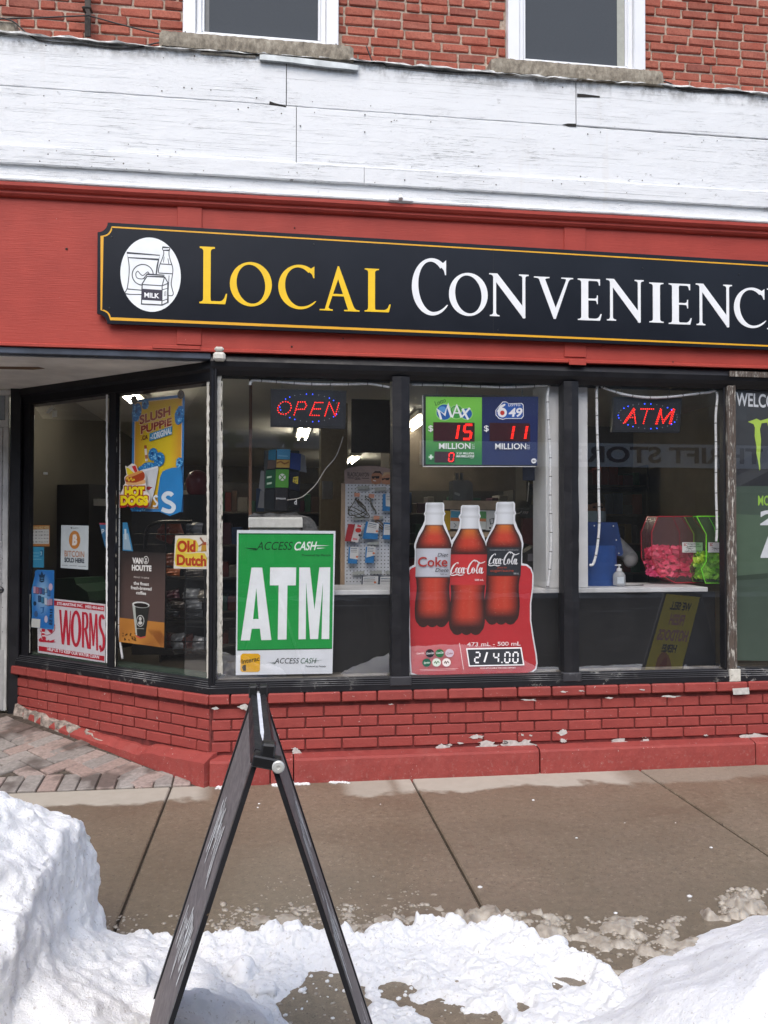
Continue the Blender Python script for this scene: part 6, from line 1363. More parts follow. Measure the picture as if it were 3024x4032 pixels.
m.build('utensil', M((.6, .6, .6), .3, .8), t_); sheet('red_bag', c, [(1200, 690), (1320, 680), (1330, 1000), (1190, 960)], M('4a1c1c', .4), t_, .05)

# ---- counter goods in the right pane
RV = lambda y: Cv(2280, 1900, .3737, planeF(y))
c = RV(.32); t_ = thing('blue_terminal', 'dark blue plastic terminal and bin on the white ledge', 'terminal', c.P(250, 1085))
BL1, BL2 = M('1f3768', .4, 0, .1, 8), M('2a4a86', .35, 0, .1, 8)
sheet('screen_back', c, [(60, 412), (436, 420), (448, 440), (506, 745), (492, 776), (420, 772), (60, 760)], BL1, t_, .05, .06)
m = MB(); n = 18; vs = []; fs = []
for j in range(13):
    v = j/12; y = 662+(1086-662)*v; w = (165+ (10*v)) * (1 if v > .1 else .9+v)
    for i in range(n+1):
        a = math.pi*i/n; p = c.P(235-math.cos(a)*w, y); vs.append((p.x, .32 - .10*math.sin(a)**.5+.05 if 0 < i < n else .37, p.z))
for j in range(12):
    for i in range(n): fs.append((j*(n+1)+i, j*(n+1)+i+1, (j+1)*(n+1)+i+1, (j+1)*(n+1)+i))
m.add(vs, fs); m.build('bin', BL2, t_, smooth=True)
for x, y in ((197, 455), (400, 458), (432, 608), (460, 750)):
    p = c.P(x, y); p.y = .379; m = MB(); m.lathe([(.005, 0), (.003, .004)], p, 8, NF); m.build('screw', M((.7, .72, .75), .3), t_)
c = RV(.24); p = c.P(423, 1082); t_ = thing('sanitizer_bottle', 'clear pump bottle of hand sanitizer on the white ledge', 'bottle', p)
k = .3737/3200*5.0*1.06
m = MB(); m.lathe([(62*k, 0), (66*k, 6*k), (66*k, 95*k), (60*k, 120*k), (40*k, 142*k), (24*k, 152*k), (22*k, 160*k)], p, 20); m.build('bottle', m_acrylic((.86, .88, .9), .45, 'clear_bottle'), t_, smooth=True)
m = MB(); m.lathe([(26*k, 152*k), (26*k, 178*k), (10*k, 182*k), (9*k, 206*k), (22*k, 208*k), (22*k, 218*k), (8*k, 222*k)], p, 16); m.cbox(p.x-46*k, p.x, p.y-8*k, p.y+8*k, p.z+207*k, p.z+217*k, .001); m.build('pump', M((.78, .79, .8), .35), t_)
m = MB(); m.cbox(p.x-50*k, p.x+22*k, p.y-69*k, p.y-66*k, p.z+22*k, p.z+92*k, .0005); m.build('label', INK('c4ccd2'), t_)
def drum(label, poly, col, tick, Y, edge, tregion, seed):
    c = RV(Y); t_ = thing('raffle_drum', label, 'drum', c.P(*poly[-1]))
    pts = [c.P(x, y) for x, y in poly]; m = MB(); m.prism(pts, (0, .16, 0)); m.build('shell', m_acrylic([.6+.4*x for x in lin(col)], .09), t_)
    e = MB()
    for off_ in (0, .16):
        q = [p+Vector((0, off_, 0)) for p in pts]; e.tube(q+[q[0]], .0035, 6)
    e.build('edge', M(edge, .3), t_)
    r = random.Random(seed); tm = {}
    x0, x1, y0, y1 = tregion
    for i in range(420):
        x, y = r.uniform(x0, x1), y1-(y1-y0)*r.random()**1.3; p = c.P(x, y); p.y = Y+r.uniform(.01, .15)
        R = Matrix.Rotation(r.uniform(-1, 1), 3, 'Y') @ Matrix.Rotation(r.uniform(-.7, .7), 3, 'X') @ Matrix.Rotation(r.uniform(-.6, .6), 3, 'Z')
        w, h = .022, .011; mm = tm.setdefault(r.randrange(3), MB()); mm.add([p+R @ Vector((a*w, 0, b*h)) for a, b in ((-1, -1), (1, -1), (1, 1), (-1, 1))], [(0, 1, 2, 3)])
    for k_, mm in tm.items(): mm.build('tickets', M(tick[k_], .6), t_, kind='stuff')
    return t_, c
d1, c = drum('pink acrylic raffle drum full of pink tickets', [(830, 358), (1192, 356), (1335, 545), (1335, 830), (1285, 910), (1322, 1056), (1010, 1056), (840, 965), (770, 800), (765, 525)], 'd8566a', ('f05a8c', 'e03a72', 'ff86ac'), .36, 'b0303c', (800, 1290, 680, 980), 1)
pr = Print(c, d1, .003); pr.stroke([(985, 358), (1055, 520), (1062, 900), (1000, 1050)], 6, '8a2a34', 'fold_line')
def promo(pr, x0, x1):
    pr.poly([(x0, 630), (x1, 632), (x1, 738), (x0, 736)], 'dfe0e2', 'label_sheet'); pr.up(); pr.text('SC', x0+15, 668, x0+50, 668, 28, 'a83a3a', bold=.03); 
    if x1-x0 > 200: pr.text('PROMOTIONS', x0+55, 656, x0+180, 656, 15, '2a2c30', bold=.02); pr.text('& IMPRINTING', x0+52, 680, x0+198, 680, 15, '2a2c30', bold=.02); pr.text('GAMES & BINGO SUPPLIES', x0+25, 728, x0+195, 728, 11, '2a2c30', bold=.02)
    for a in range(5): pr.stroke([(x0+76, 690), (x0+76+40*math.cos(a*.8+.2), 690+26*math.sin(a*.8+.2))], 4, '3a3c40')
promo(pr, 1085, 1300); pr.done()
d2, c = drum('lime green acrylic raffle drum beside the peeling post', [(1238, 356), (1500, 356), (1560, 470), (1600, 620), (1600, 1060), (1332, 1060), (1290, 912), (1340, 830), (1340, 545)], '4fd02c', ('b4d83c', 'd2e860', '9cc832'), .22, '8cff3c', (1330, 1540, 740, 1000), 2)
pr = Print(c, d2, .003); promo(pr, 1358, 1545); pr.done()
c = RV(.3); m = MB(); m.tube([c.P(100, 1086), c.P(300, 1092), c.P(550, 1088), c.P(680, 1080)], .004, 6); o = m.build('cable', M((.02, .02, .02), .5)); o['label'] = 'black cable lying on the ledge beside the sanitizer'; o['category'] = 'cable'

# ---- shopkeeper behind the counter
PYp = 1.35; pc = RV(PYp).P(165, 262); ps = thing('person', 'person in a white shirt and pale blue face mask behind the counter', 'person', (pc.x, PYp, .15))
def skin(name, verts, edges, radii, mat, root):
    me = bpy.data.meshes.new(name); me.from_pydata([tuple(v) for v in verts], edges, []); me.materials.append(mat); o = place(name, me, ps)
    o.modifiers.new('skin', 'SKIN'); sv = me.skin_vertices[0].data
    for i, r_ in enumerate(radii): sv[i].radius = r_ if hasattr(r_, '__len__') else (r_, r_); sv[i].use_root = (i == root)
    s_ = o.modifiers.new('sub', 'SUBSURF'); s_.levels = 2; s_.render_levels = 2; return o
hx, hz = pc.x, pc.z
V = lambda x, y, z: (hx+x, PYp+y, hz+z)
shp = RV(PYp).P
el = shp(545, 800); wr_ = shp(470, 880); sh = shp(430, 500)
skin('body', [V(0, .02, -.78), V(0, .02, -.48), V(0, .01, -.28), V(0, 0, -.19), V(0, -.01, -.12), V(0, 0, .0), V(0, .01, .07)], [(i, i+1) for i in range(6)], [(.15, .11), (.16, .11), (.13, .09), (.06, .06), (.062, .065), (.075, .095), (.06, .08)], M((.30, .16, .10), .6), 0)
SH = M((.62, .63, .66), .8, 0, .1, 15)
skin('shirt', [V(0, .02, -.8), V(0, .02, -.5), V(0, .01, -.3), V(-.16, .02, -.28), V(.16, .02, -.28), (el.x, PYp-.02, el.z), (el.x-.12, PYp-.24, el.z-.02), V(-.26, .0, -.55), V(-.18, -.2, -.6), V(0, .0, -.215)],
     [(0, 1), (1, 2), (2, 3), (2, 4), (4, 5), (5, 6), (3, 7), (7, 8), (2, 9)], [(.165, .12), (.175, .12), (.15, .10), .085, .085, .062, .05, .062, .05, .072], SH, 0)
def ellip(name, c0, r, mat, zcut=None, n=16):
    m = MB(); vs = []; fs = []
    for j in range(n//2+1):
        th = math.pi*j/(n//2)
        for i in range(n):
            a = 2*math.pi*i/n; z = math.cos(th)
            if zcut is not None: z = max(z, zcut)
            vs.append((c0[0]+r[0]*math.sin(th)*math.cos(a), c0[1]+r[1]*math.sin(th)*math.sin(a), c0[2]+r[2]*z))
    for j in range(n//2):
        for i in range(n): fs.append((j*n+i, j*n+(i+1) % n, (j+1)*n+(i+1) % n, (j+1)*n+i))
    m.add(vs, fs); return m.build(name, mat, ps, smooth=True)
ellip('hair', V(0, .022, .05), (.086, .10, .085), M((.012, .010, .010), .7), -.3)
for s_ in (-1, 1): ellip('ear', V(.078*s_, .01, -.03), (.014, .022, .034), M((.30, .16, .10), .6)); ellip('eye', V(.030*s_-.008, -.085, .0), (.014, .008, .008), M((.03, .02, .018), .3))
ellip('nose', V(-.008, -.10, -.03), (.014, .018, .026), M((.30, .16, .10), .6))
m = MB(); vs = []
for j in range(7):
    for i in range(13):
        a = math.radians(-75+150*i/12); z = -.03-.085*j/6; bul = 1.06+.10*math.cos(a)*math.sin(math.pi*j/6)
        vs.append(V(-.006+.082*bul*math.sin(a), .0-.100*bul*math.cos(a), z))
m.add(vs, [(j*13+i, j*13+i+1, (j+1)*13+i+1, (j+1)*13+i) for j in range(6) for i in range(12)]); m.build('face_mask', M((.34, .46, .52), .7), ps, smooth=True)

# ---- snack rack behind the slanted window
def apos(px_, py_, back): return planeA(back)(px_, py_)
sr = thing('snack_rack', 'black wire rack behind the slanted window holding snack bags', 'rack', apos(750, 2560, .3))
DV = lambda b: Cv(420, 2050, .2577, planeA(b))
m = MB(); c = DV(.34); WIRE = M((.03, .03, .032), .4, .5)
for y0, y1 in ((205, 212), (365, 372), (700, 705), (860, 866), (1195, 1195), (1365, 1360), (1490, 1480), (1850, 1850), (1620, 1625)): m.tube([c.P(420 if y0 < 500 else 880, y0), c.P(1560, y1)], .004, 6)
for x in (900, 1200, 1500): m.tube([c.P(x, 40), c.P(x, 1980)], .005, 6)
m.tube([c.P(x, y) for x, y in spl([(590, 420), (600, 200), (650, 90), (750, 40), (900, 20), (1300, 20)], 5)], .012, 8)
m.build('wires', WIRE, sr)
m = MB(); c = DV(.62); m.prism([c.P(x, y) for x, y in ((380, -400), (1700, -400), (1700, 2050), (380, 2050))], -AN*.01); m.build('back_panel', M((.015, .015, .016), .6), sr)
for y in (880, 1530, 1960):
    c = DV(.36); m = MB(); a, b = c.P(870, y), c.P(1600, y+10); m.prism([a, b, b-AN*.25, a-AN*.25], (0, 0, -.012)); m.build('shelf', M((.03, .03, .03), .5), sr)
def bag(label, cx, cy_, w, h, col, rot, seed, back=.40):
    c = DV(back); r = random.Random(seed); n = 10; vs = []; fs = []; ph = [r.uniform(0, 6) for _ in range(4)]
    for j in range(n+1):
        for i in range(n+1):
            u, v = i/n*2-1, j/n*2-1; puff = (1-u*u)**.6*(1-v*v)**.5*.045; puff *= 1+.25*math.sin(u*7+ph[0]+v*2)+.22*math.sin(v*9+ph[1]+u*3)
            x, y = u*w*(1-.06*(1-v*v)), v*h; cr, srn = math.cos(rot), math.sin(rot); vs.append(c.P(cx+x*cr-y*srn, cy_+x*srn+y*cr, max(puff, 0)+.002*math.sin(u*21+ph[2])))
    for j in range(n):
        for i in range(n): fs.append((j*(n+1)+i, j*(n+1)+i+1, (j+1)*(n+1)+i+1, (j+1)*(n+1)+i))
    t_ = thing('snack_bag', label, 'snack bag', c.P(cx, cy_+h)); m = MB(); m.add(vs, fs); m.build('bag', M(col, .28, .15, .12, 25), t_, smooth=True)
    pr = Print(Cv(420, 2050, .2577, planeA(back-.05)), t_); 
for i, (x, y, w, h, col, rot, lab) in enumerate(((920, 180, 130, 150, '7a3a34', .35, 'dark red snack bag hanging high above the coffee poster'), (1040, 130, 120, 130, '8a4428', -.3, 'brown orange snack bag at the top of the rack'), (1340, 120, 130, 100, '6a6c70', .1, 'grey foil snack bag at the top of the rack by the white strip'), (960, 610, 90, 110, '7a4028', -.1, 'orange brown bag just behind the coffee poster edge'),
    (1010, 790, 110, 60, 'a05a30', .05, 'orange bag lying on the shelf below the windmill sticker'), (1330, 800, 150, 60, '55504c', 0, 'grey bag below the windmill sticker'), (1300, 1130, 120, 100, 'a4a8ac', .05, 'bright silver snack bag on the middle shelf'), (1010, 1150, 110, 90, '4a2430', -.2, 'maroon snack bag on the middle shelf'), (1330, 1300, 130, 90, '7c8084', .02, 'silver snack bag in the lower middle row'), (1090, 1290, 120, 60, '5a5450', .1, 'brown grey snack bag in the lower middle row'), (1500, 1150, 70, 100, '8a8478', -.1, 'cream snack bag at the right end of the middle shelf'), (1340, 1430, 140, 60, '606468', 0, 'flat grey bag under the lower middle row'), (1010, 1420, 110, 70, '3c4046', .1, 'dark grey bag under the lower middle row'),
    (1110, 1880, 100, 160, '8c9094', -.12, 'silver and grey bag standing on the lowest shelf'), (980, 1850, 90, 140, '4a2024', .1, 'dark maroon bag on the lowest shelf'), (1270, 1880, 70, 150, '5a2c24', -.15, 'reddish bag standing next to the silver one below'), (1430, 1900, 110, 130, '7a7c80', .15, 'pale grey bag at the right end of the lowest shelf'))): bag(lab, x, y, w, h, col, rot, i, .40+.012*(i % 4))
# dim things behind the leftmost pane
c = Cv(0, 1350, .6782, planeA(.9)); t_ = thing('green_bin', 'dark green plastic bin inside behind the worms sign', 'bin', c.P(420, 1480)); sheet('body', c, [(320, 1368), (430, 1366), (440, 1400), (505, 1445), (520, 1500), (300, 1500)], M((.02, .06, .035), .4), t_, .3)
c = Cv(0, 1350, .6782, planeA(1.2)); t_ = thing('freezer', 'dark cabinet standing inside behind the orange coin sheet', 'cabinet', c.P(420, 1700)); sheet('body', c, [(250, 825), (515, 820), (520, 1800), (240, 1800)], M((.012, .012, .013), .4), t_, .5); sheet('trim', c, [(510, 905), (600, 905), (600, 945), (510, 945)], M((.35, .35, .36), .4), t_, .1, .05)
c = Cv(440, 1500, .2713, planeA(.7)); t_ = thing('balloon', 'dim red balloon inside beside the frozen drink poster', 'balloon', c.P(1240, 1780)); p = c.P(1245, 1540)
m = MB(); m.lathe([(.004, -.12), (.03, -.10), (.075, -.03), (.085, .04), (.06, .10), (.02, .12)], p, 16); m.build('body', M((.16, .015, .02), .3), t_, smooth=True)

# ================================================================== CABLES AND IRONWORK ON THE UPPER WALL
AV, BV = Cv(0, 0, .9114, planeF(-.07)), Cv(1512, 0, .9114, planeF(-.07))
RUB = M((.012, .012, .013), .5)
def cable(label, cvs, r=.0045):
    m = MB(); m.tube([cvx.P(x, y) for cvx, x, y in cvs], r, 6); o = m.build('cable', RUB, smooth=True); o['label'] = label; o['category'] = 'cable'
sp = lambda cvx, pts: [(cvx, x, y) for x, y in spl(pts, 5)]
cable('black cable swooping from the iron bracket down to the stone sill', sp(AV, [(-120, 90), (0, 82), (180, 76), (365, 68), (392, 70), (500, 100), (640, 136), (760, 162), (900, 192), (1000, 212), (1112, 236)]))
cable('thin black cable running along the top of the white boards', sp(AV, [(-60, 70), (0, 78), (60, 95), (130, 155), (200, 178), (350, 190), (480, 205), (590, 206), (690, 184), (830, 180), (960, 200), (1040, 222), (1112, 232), (1250, 244), (1400, 256), (1560, 268), (1659, 276)]) + sp(BV, [(10, 286), (150, 298), (300, 312), (500, 318), (720, 322), (930, 322), (1100, 330), (1225, 356), (1280, 384), (1400, 396), (1659, 400), (1900, 410)]))
t_ = thing('wall_bracket', 'rusty iron bracket on the brick wall holding a cable', 'bracket', AV.P(378, 155))
sheet('strap', Cv(0, 0, .9114, planeF(-.02)), [(366, -80), (392, -80), (390, 156), (366, 156)], M((.05, .04, .035), .7, .3, .3, 30), t_, .012)
m = MB(); m.tube([AV.P(362, 40, -.03), AV.P(362, 42, .02), AV.P(378, 46, .03), AV.P(392, 42, .02), AV.P(392, 40, -.03)], .007, 8); m.build('cable_clip', M((.04, .035, .03), .6, .3), t_)
t_ = thing('metal_strip', 'bent grey metal strip under the first upper window sill', 'strip', AV.P(1330, 280)); sheet('strip', Cv(0, 0, .9114, planeF(-.09)), [(1122, 236), (1140, 234), (1300, 250), (1470, 270), (1549, 282), (1547, 302), (1400, 288), (1250, 268), (1122, 256)], M((.42, .45, .46), .35, .3, .15, 10), t_, .02)
t_ = thing('wood_sliver', 'loose pale wood sliver lying on the stone sill', 'sliver', AV.P(1000, 240)); m = MB(); m.cbox(AV.P(865, 235).x, AV.P(1105, 235).x, -.075, -.062, 0, .012, .003, Matrix.Translation((0, 0, AV.P(980, 240).z)) @ Matrix.Rotation(.0, 4, 'Y')); m.build('stick', M((.42, .38, .32), .8, 0, .2, 30), t_)
m = MB(); m.tube([AV.P(1583, 200), AV.P(1600, 245), AV.P(1612, 275)], .004, 6); m.tube([AV.P(1606, 272), AV.P(1625, 262)], .003, 6); o = m.build('wire_stub', RUB); o['label'] = 'short black wire stub sticking up beside the sill'; o['category'] = 'wire'

# ================================================================== CHALKBOARD A-FRAME
Yn, Yf = -3.20, -2.60
an, af = PY(1040, 2968, Yn), PY(1017, 2724, Yf)
ln_ = PY(655, 4032, Yn); rn_ = PY(1405, 4032, Yn)
def foot(a, p, z=-.12): t = (z-a.z)/(p.z-a.z); return a+(p-a)*t
za = (an.z+af.z)/2; an.z = af.z = za
def slope(a, p): return (p.x-a.x)/(a.z-p.z)
sl_l = .55*slope(an, ln_)+.45*slope(af, PY(716, 3714, Yf)); sl_r = .6*slope(an, rn_)+.4*slope(af, PY(1204, 3280, Yf)); dz = za+.12
fl, fr = an+Vector((sl_l*dz, 0, -dz)), an+Vector((sl_r*dz, 0, -dz)); flf, frf = af+Vector((sl_l*dz, 0, -dz)), af+Vector((sl_r*dz, 0, -dz))
afr = thing('sandwich_board', 'black chalkboard sandwich board seen edge-on in the snow', 'sandwich board', ((fl.x+fr.x)/2, -2.9, 0))
FRM = m_black_paint(.62, (.014, .014, .016), 'scuffed_black_frame', (.30, .19, .10))
t = NT('dusty_chalkboard'); f = t.noise(7, 5); t.col(t.ramp(t.noise(60, 5, .7, t.pos((1, .3, 1))), [(.3, (.085, .070, .068)), (.7, (.19, .16, .155))])); t.rough(.75); CHALKB = t.m
CHALK = M((.72, .72, .70), .9, 0, .3, 60)
def leaf(nt_, ft, nf, ff, outx, seed):
    """one leaf: near top nt_, far top ft, near foot nf, far foot ff; outx = side its written face looks to"""
    w = (ft-nt_); dn = (nf-nt_); nrm = dn.cross(w).normalized()
    if nrm.x*outx < 0: nrm = -nrm
    th = .022
    def bar(a0, b0, wd, inset_dir, name, thick=th, up_=.004):
        m = MB(); a1, b1 = a0+inset_dir*wd, b0+inset_dir*wd
        m.prism([a0+nrm*up_, b0+nrm*up_, b1+nrm*up_, a1+nrm*up_], -nrm*thick); m.build(name, FRM, afr)
    wn, dnn = w.normalized(), dn.normalized()
    bar(nt_, nf, .024, wn, 'stile', .010, .002); bar(ft, ff, .024, -wn, 'stile', .010, .002); bar(nt_+wn*.03, ft-wn*.03, .03, dnn, 'rail'); bar(nf+wn*.03-dnn*.08, ff-wn*.03-dnn*.08, .03, -dnn, 'rail')
    m = MB(); q = [nt_+wn*.028+dnn*.028, ft-wn*.028+dnn*.028, ff-wn*.028-dnn*.1, nf+wn*.028-dnn*.1]; m.prism([p-nrm*.002 for p in q], -nrm*.008); m.build('chalkboard', CHALKB, afr)
    # chalk lettering, worn to strokes
    r = random.Random(seed); cm_ = MB(); dl = dn.length; wl = w.length
    for k, (v0, v1, u0, u1, n_) in enumerate(((.16, .31, .30, .74, 10), (.33, .47, .15, .52, 9), (.40, .52, .5, .8, 5), (.56, .62, .2, .4, 4), (.60, .78, .25, .65, 7), (.80, .92, .3, .7, 6))):
        for i in range(n_):
            u = u0+(u1-u0)*i/n_; v = v0+(v1-v0)*(.1+.2*r.random()); hh = (v1-v0)*(.35+.45*r.random()); pts = [(u, v), (u+.02*r.uniform(-1, 1), v+hh*.5), (u+.05*r.uniform(-1, 1), v+hh)]
            P_ = [nt_+w*a+dn*b+nrm*.0006 for a, b in pts]; wd = .008+.008*r.random()
            for a, b in zip(P_, P_[1:]): cm_.add([a-wn*wd/2, a+wn*wd/2, b+wn*wd/2, b-wn*wd/2], [(0, 1, 2, 3)])
    cm_.build('chalk_writing', CHALK, afr, kind='stuff')
g = .014
leaf(an+Vector((-g, 0, 0)), af+Vector((-g, 0, 0)), fl, flf, -1, 1); leaf(an+Vector((g, 0, 0)), af+Vector((g, 0, 0)), fr, frf, 1, 2)
m = MB(); m.prism([an+Vector((-.004, .012, -.006)), an+Vector((.004, .012, -.006)), af+Vector((.004, 0, .004)), af+Vector((-.004, 0, .004))], (0, 0, -.004)); m.build('gap_strip', M((.66, .68, .72), .5), afr)
m = MB()
for s_ in (-1, 1): m.cbox(af.x+s_*.014-.011, af.x+s_*.014+.011, Yf-.03, Yf+.01, af.z-.01, af.z+.022, .003)
m.build('top_cap', M((.012, .012, .013), .4), afr)
hb = an+Vector((.004, -.008, -.016)); m = MB(); m.cbox(-.028, .030, -.010, .025, -.012, .011, .003, Matrix.Translation(hb) @ Matrix.Rotation(.22, 4, 'Y')); m.cbox(-.013, .016, -.004, .035, .006, .036, .004, Matrix.Translation(hb) @ Matrix.Rotation(.12, 4, 'Y')); m.build('hinge', M((.014, .014, .015), .35), afr)
m = MB(); m.lathe([(.0125, 0), (.0125, .004), (.010, .006), (.004, .0065), (.003, .005)], hb+Vector((.024, -.011, -.007)), 20, NF); m.build('bolt', M((.60, .60, .57), .35, .2), afr)

# ================================================================== SNOW
def vnoise(x, y, seed):
    rg = np.random.default_rng(seed); tab = rg.random((256, 256)); xi = np.floor(x).astype(int); yi = np.floor(y).astype(int); fx, fy = x-xi, y-yi
    fx = fx*fx*(3-2*fx); fy = fy*fy*(3-2*fy); g_ = lambda a, b: tab[a % 256, b % 256]
    return (g_(xi, yi)*(1-fx)+g_(xi+1, yi)*fx)*(1-fy)+(g_(xi, yi+1)*(1-fx)+g_(xi+1, yi+1)*fx)*fy
def fbm(x, y, f, seed, o=5, gain=.5):
    s_ = np.zeros_like(x); a = 1.0; tot = 0
    for i in range(o): s_ += a*(vnoise(x*f, y*f, seed+i)-.5); tot += a; a *= gain; f *= 2.03
    return s_/tot*2
def worley(x, y, f, seed):
    """chunky lumps: 1 at cell centres, 0 at borders"""
    rg = np.random.default_rng(seed); px_, py_ = rg.random((64, 64)), rg.random((64, 64)); X, Y = x*f, y*f; xi, yi = np.floor(X).astype(int), np.floor(Y).astype(int); best = np.full(x.shape, 9.0)
    for dx in (-1, 0, 1):
        for dy in (-1, 0, 1):
            cx_, cy_ = xi+dx, yi+dy; qx, qy = cx_+px_[cx_ % 64, cy_ % 64], cy_+py_[cx_ % 64, cy_ % 64]; best = np.minimum(best, (X-qx)**2+(Y-qy)**2)
    return np.clip(1-np.sqrt(best)*1.25, 0, 1)
def sdist(X, Y, poly):
    """signed distance to a polygon, positive inside"""
    d = np.full(X.shape, 1e9); ins = np.zeros(X.shape, bool)
    for i in range(len(poly)):
        (ax, ay), (bx_, by_) = poly[i-1], poly[i]; ex, ey = bx_-ax, by_-ay; t = np.clip(((X-ax)*ex+(Y-ay)*ey)/(ex*ex+ey*ey), 0, 1)
        d = np.minimum(d, np.hypot(X-ax-t*ex, Y-ay-t*ey)); c_ = ((by_ > Y) != (ay > Y)) & (X < ex*0+(ax-bx_)*(Y-by_)/((ay-by_) if ay != by_ else 1e-9)+bx_); ins ^= c_
    return np.where(ins, d, -d)
def sm(x, a, b): t = np.clip((x-a)/(b-a), 0, 1); return t*t*(3-2*t)
def field_mesh(name, x0, x1, y0, y1, step, hf, mat, label, cat, kind='stuff', cut=-.012):
    nx, ny = int((x1-x0)/step)+1, int((y1-y0)/step)+1; X, Y = np.meshgrid(np.linspace(x0, x1, nx), np.linspace(y0, y1, ny)); Z = hf(X, Y)
    jx_, jy_ = fbm(X, Y, 22, 77, 3)*.010, fbm(X, Y, 22, 99, 3)*.010
    co = np.stack([X+jx_, Y+jy_, Z], -1).reshape(-1, 3); idx = np.arange(nx*ny).reshape(ny, nx)
    q = np.stack([idx[:-1, :-1], idx[:-1, 1:], idx[1:, 1:], idx[1:, :-1]], -1).reshape(-1, 4); keep = (Z.reshape(-1)[q] > cut).any(1); q = q[keep]
    me = bpy.data.meshes.new(name); me.vertices.add(len(co)); me.vertices.foreach_set('co', co.ravel()); me.loops.add(q.size); me.loops.foreach_set('vertex_index', q.ravel()); me.polygons.add(len(q))
    me.polygons.foreach_set('loop_start', np.arange(0, q.size, 4)); me.polygons.foreach_set('loop_total', np.full(len(q), 4)); me.update(calc_edges=True); me.polygons.foreach_set('use_smooth', np.ones(len(q), bool)); me.materials.append(mat)
    return place(name, me, None, label=label, category=cat, kind=kind)
def solid_bank(x0, x1, y0, y1, step, hf, label, cat, amp, vox):
    """closed lump of snow from a height field, made even-meshed and knobbly"""
    nx, ny = int((x1-x0)/step)+1, int((y1-y0)/step)+1; X, Y = np.meshgrid(np.linspace(x0, x1, nx), np.linspace(y0, y1, ny)); Z = np.maximum(hf(X, Y), -.06); N = nx*ny
    co = np.concatenate([np.stack([X, Y, Z], -1).reshape(-1, 3), np.stack([X, Y, np.full_like(Z, -.14)], -1).reshape(-1, 3)]); idx = np.arange(N).reshape(ny, nx)
    f = [tuple(q) for q in np.stack([idx[:-1, :-1], idx[:-1, 1:], idx[1:, 1:], idx[1:, :-1]], -1).reshape(-1, 4).tolist()]; f += [tuple(N+i for i in reversed(q)) for q in f]
    ring = list(idx[0, :])+list(idx[1:, -1])+list(idx[-1, -2::-1])+list(idx[-2:0:-1, 0]); f += [(int(b), int(a), int(a)+N, int(b)+N) for a, b in zip(ring, ring[1:]+ring[:1])]
    me = bpy.data.meshes.new('snow_bank'); me.from_pydata(co.tolist(), [], f); me.materials.append(SNOW); o = place('snow_bank', me, None, label=label, category=cat, kind='stuff')
    rm = o.modifiers.new('even', 'REMESH'); rm.mode = 'VOXEL'; rm.voxel_size = vox; rm.use_smooth_shade = True
    for i, (sz, st) in enumerate(((.20, amp*1.5), (.07, amp*.55), (.025, amp*.2))):
        tx = bpy.data.textures.new('lumps', 'CLOUDS'); tx.noise_scale = sz; tx.noise_depth = 3; d = o.modifiers.new('lumps', 'DISPLACE'); d.texture = tx; d.texture_coords = 'GLOBAL'; d.strength = st*2; d.mid_level = .5
    return o
G = lambda x, y, z=.02: tuple(PZ(x, y, z)[:2])
def ground_poly(pts, z=.02): return [G(x, y, z) for x, y in pts]
# tall shovelled bank at the left
def h_left(X, Y):
    n1, n2 = fbm(X, Y, 3.2, 1), fbm(X, Y, 9, 21); ch = worley(X+n1*.05, Y, 7, 5)
    bx_ = -.60 + .03*n1 + .02*np.sin(Y*7+1) - X; by_ = -1.84 + .03*n2 - Y
    top = .645 + .05*n1 + .02*n2 - .10*np.clip(-2.45-Y, 0, 1)
    top = top - .11*(1-sm(bx_, 0, .3)) - .06*(1-sm(by_, 0, .3)); block = top*sm(bx_, -.03, .035)**.7*sm(by_, -.03, .035)**.7
    # apron falling to the right, in front of the sandwich board
    poly = [(-2.6, -1.80), (-.62, -1.80), (-.45, -1.90), (-.30, -2.0), (-.13, -2.19), (-.01, -2.34), (.09, -2.46), (.12, -3.4), (-2.6, -3.4)]
    d = sdist(X+.025*n2, Y+.025*n1, poly); apron = .31*np.clip((d+.01)/.62, 0, 1)**.85 + .24*sm(-X, .5, .95)*sm(d, .05, .5) + .035*sm(d, -.01, .04) + .07*n1*sm(d, 0, .25)
    return np.maximum(np.where(d > -.02, apron, -.05), np.where((bx_ > -.03) & (by_ > -.02), block, -.05)) + .022*n2*sm(d, 0, .15) + .020*ch*sm(d, .0, .1) + .008*fbm(X, Y, 30, 8) - .012
solid_bank(-2.5, .22, -3.35, -1.7, .016, h_left, 'tall shovelled snow bank at the left of the sandwich board', 'snow', .026, .011)
# right bank
RP = [G(2190, 4032), G(2310, 3930), G(2400, 3860), G(2450, 3800), G(2560, 3765), G(2640, 3735), G(2713, 3691), G(2781, 3650), G(2876, 3610), G(3024, 3582), (2.6, -1.84), (6, -1.8), (6, -3.4), (.66, -3.4), (.74, -2.7)]
def h_right(X, Y):
    n1, n2 = fbm(X, Y, 2.4, 41), fbm(X, Y, 10, 61); d = sdist(X+.02*n2, Y+.02*n2, RP)
    return np.where(d > -.03, (1-.75*sm(X, 2.0, 2.7))*.36*sm(d, -.02, .75)**.8 + .04*n1*sm(d, 0, .3)+.012*n2*sm(d, 0, .1)+.02*sm(d, -.01, .03) + .005*fbm(X, Y, 40, 9), -.05) - .012
solid_bank(.6, 4.6, -3.35, -1.7, .022, h_right, 'smooth bright snow bank at the right of the trodden path', 'snow', .014, .022)
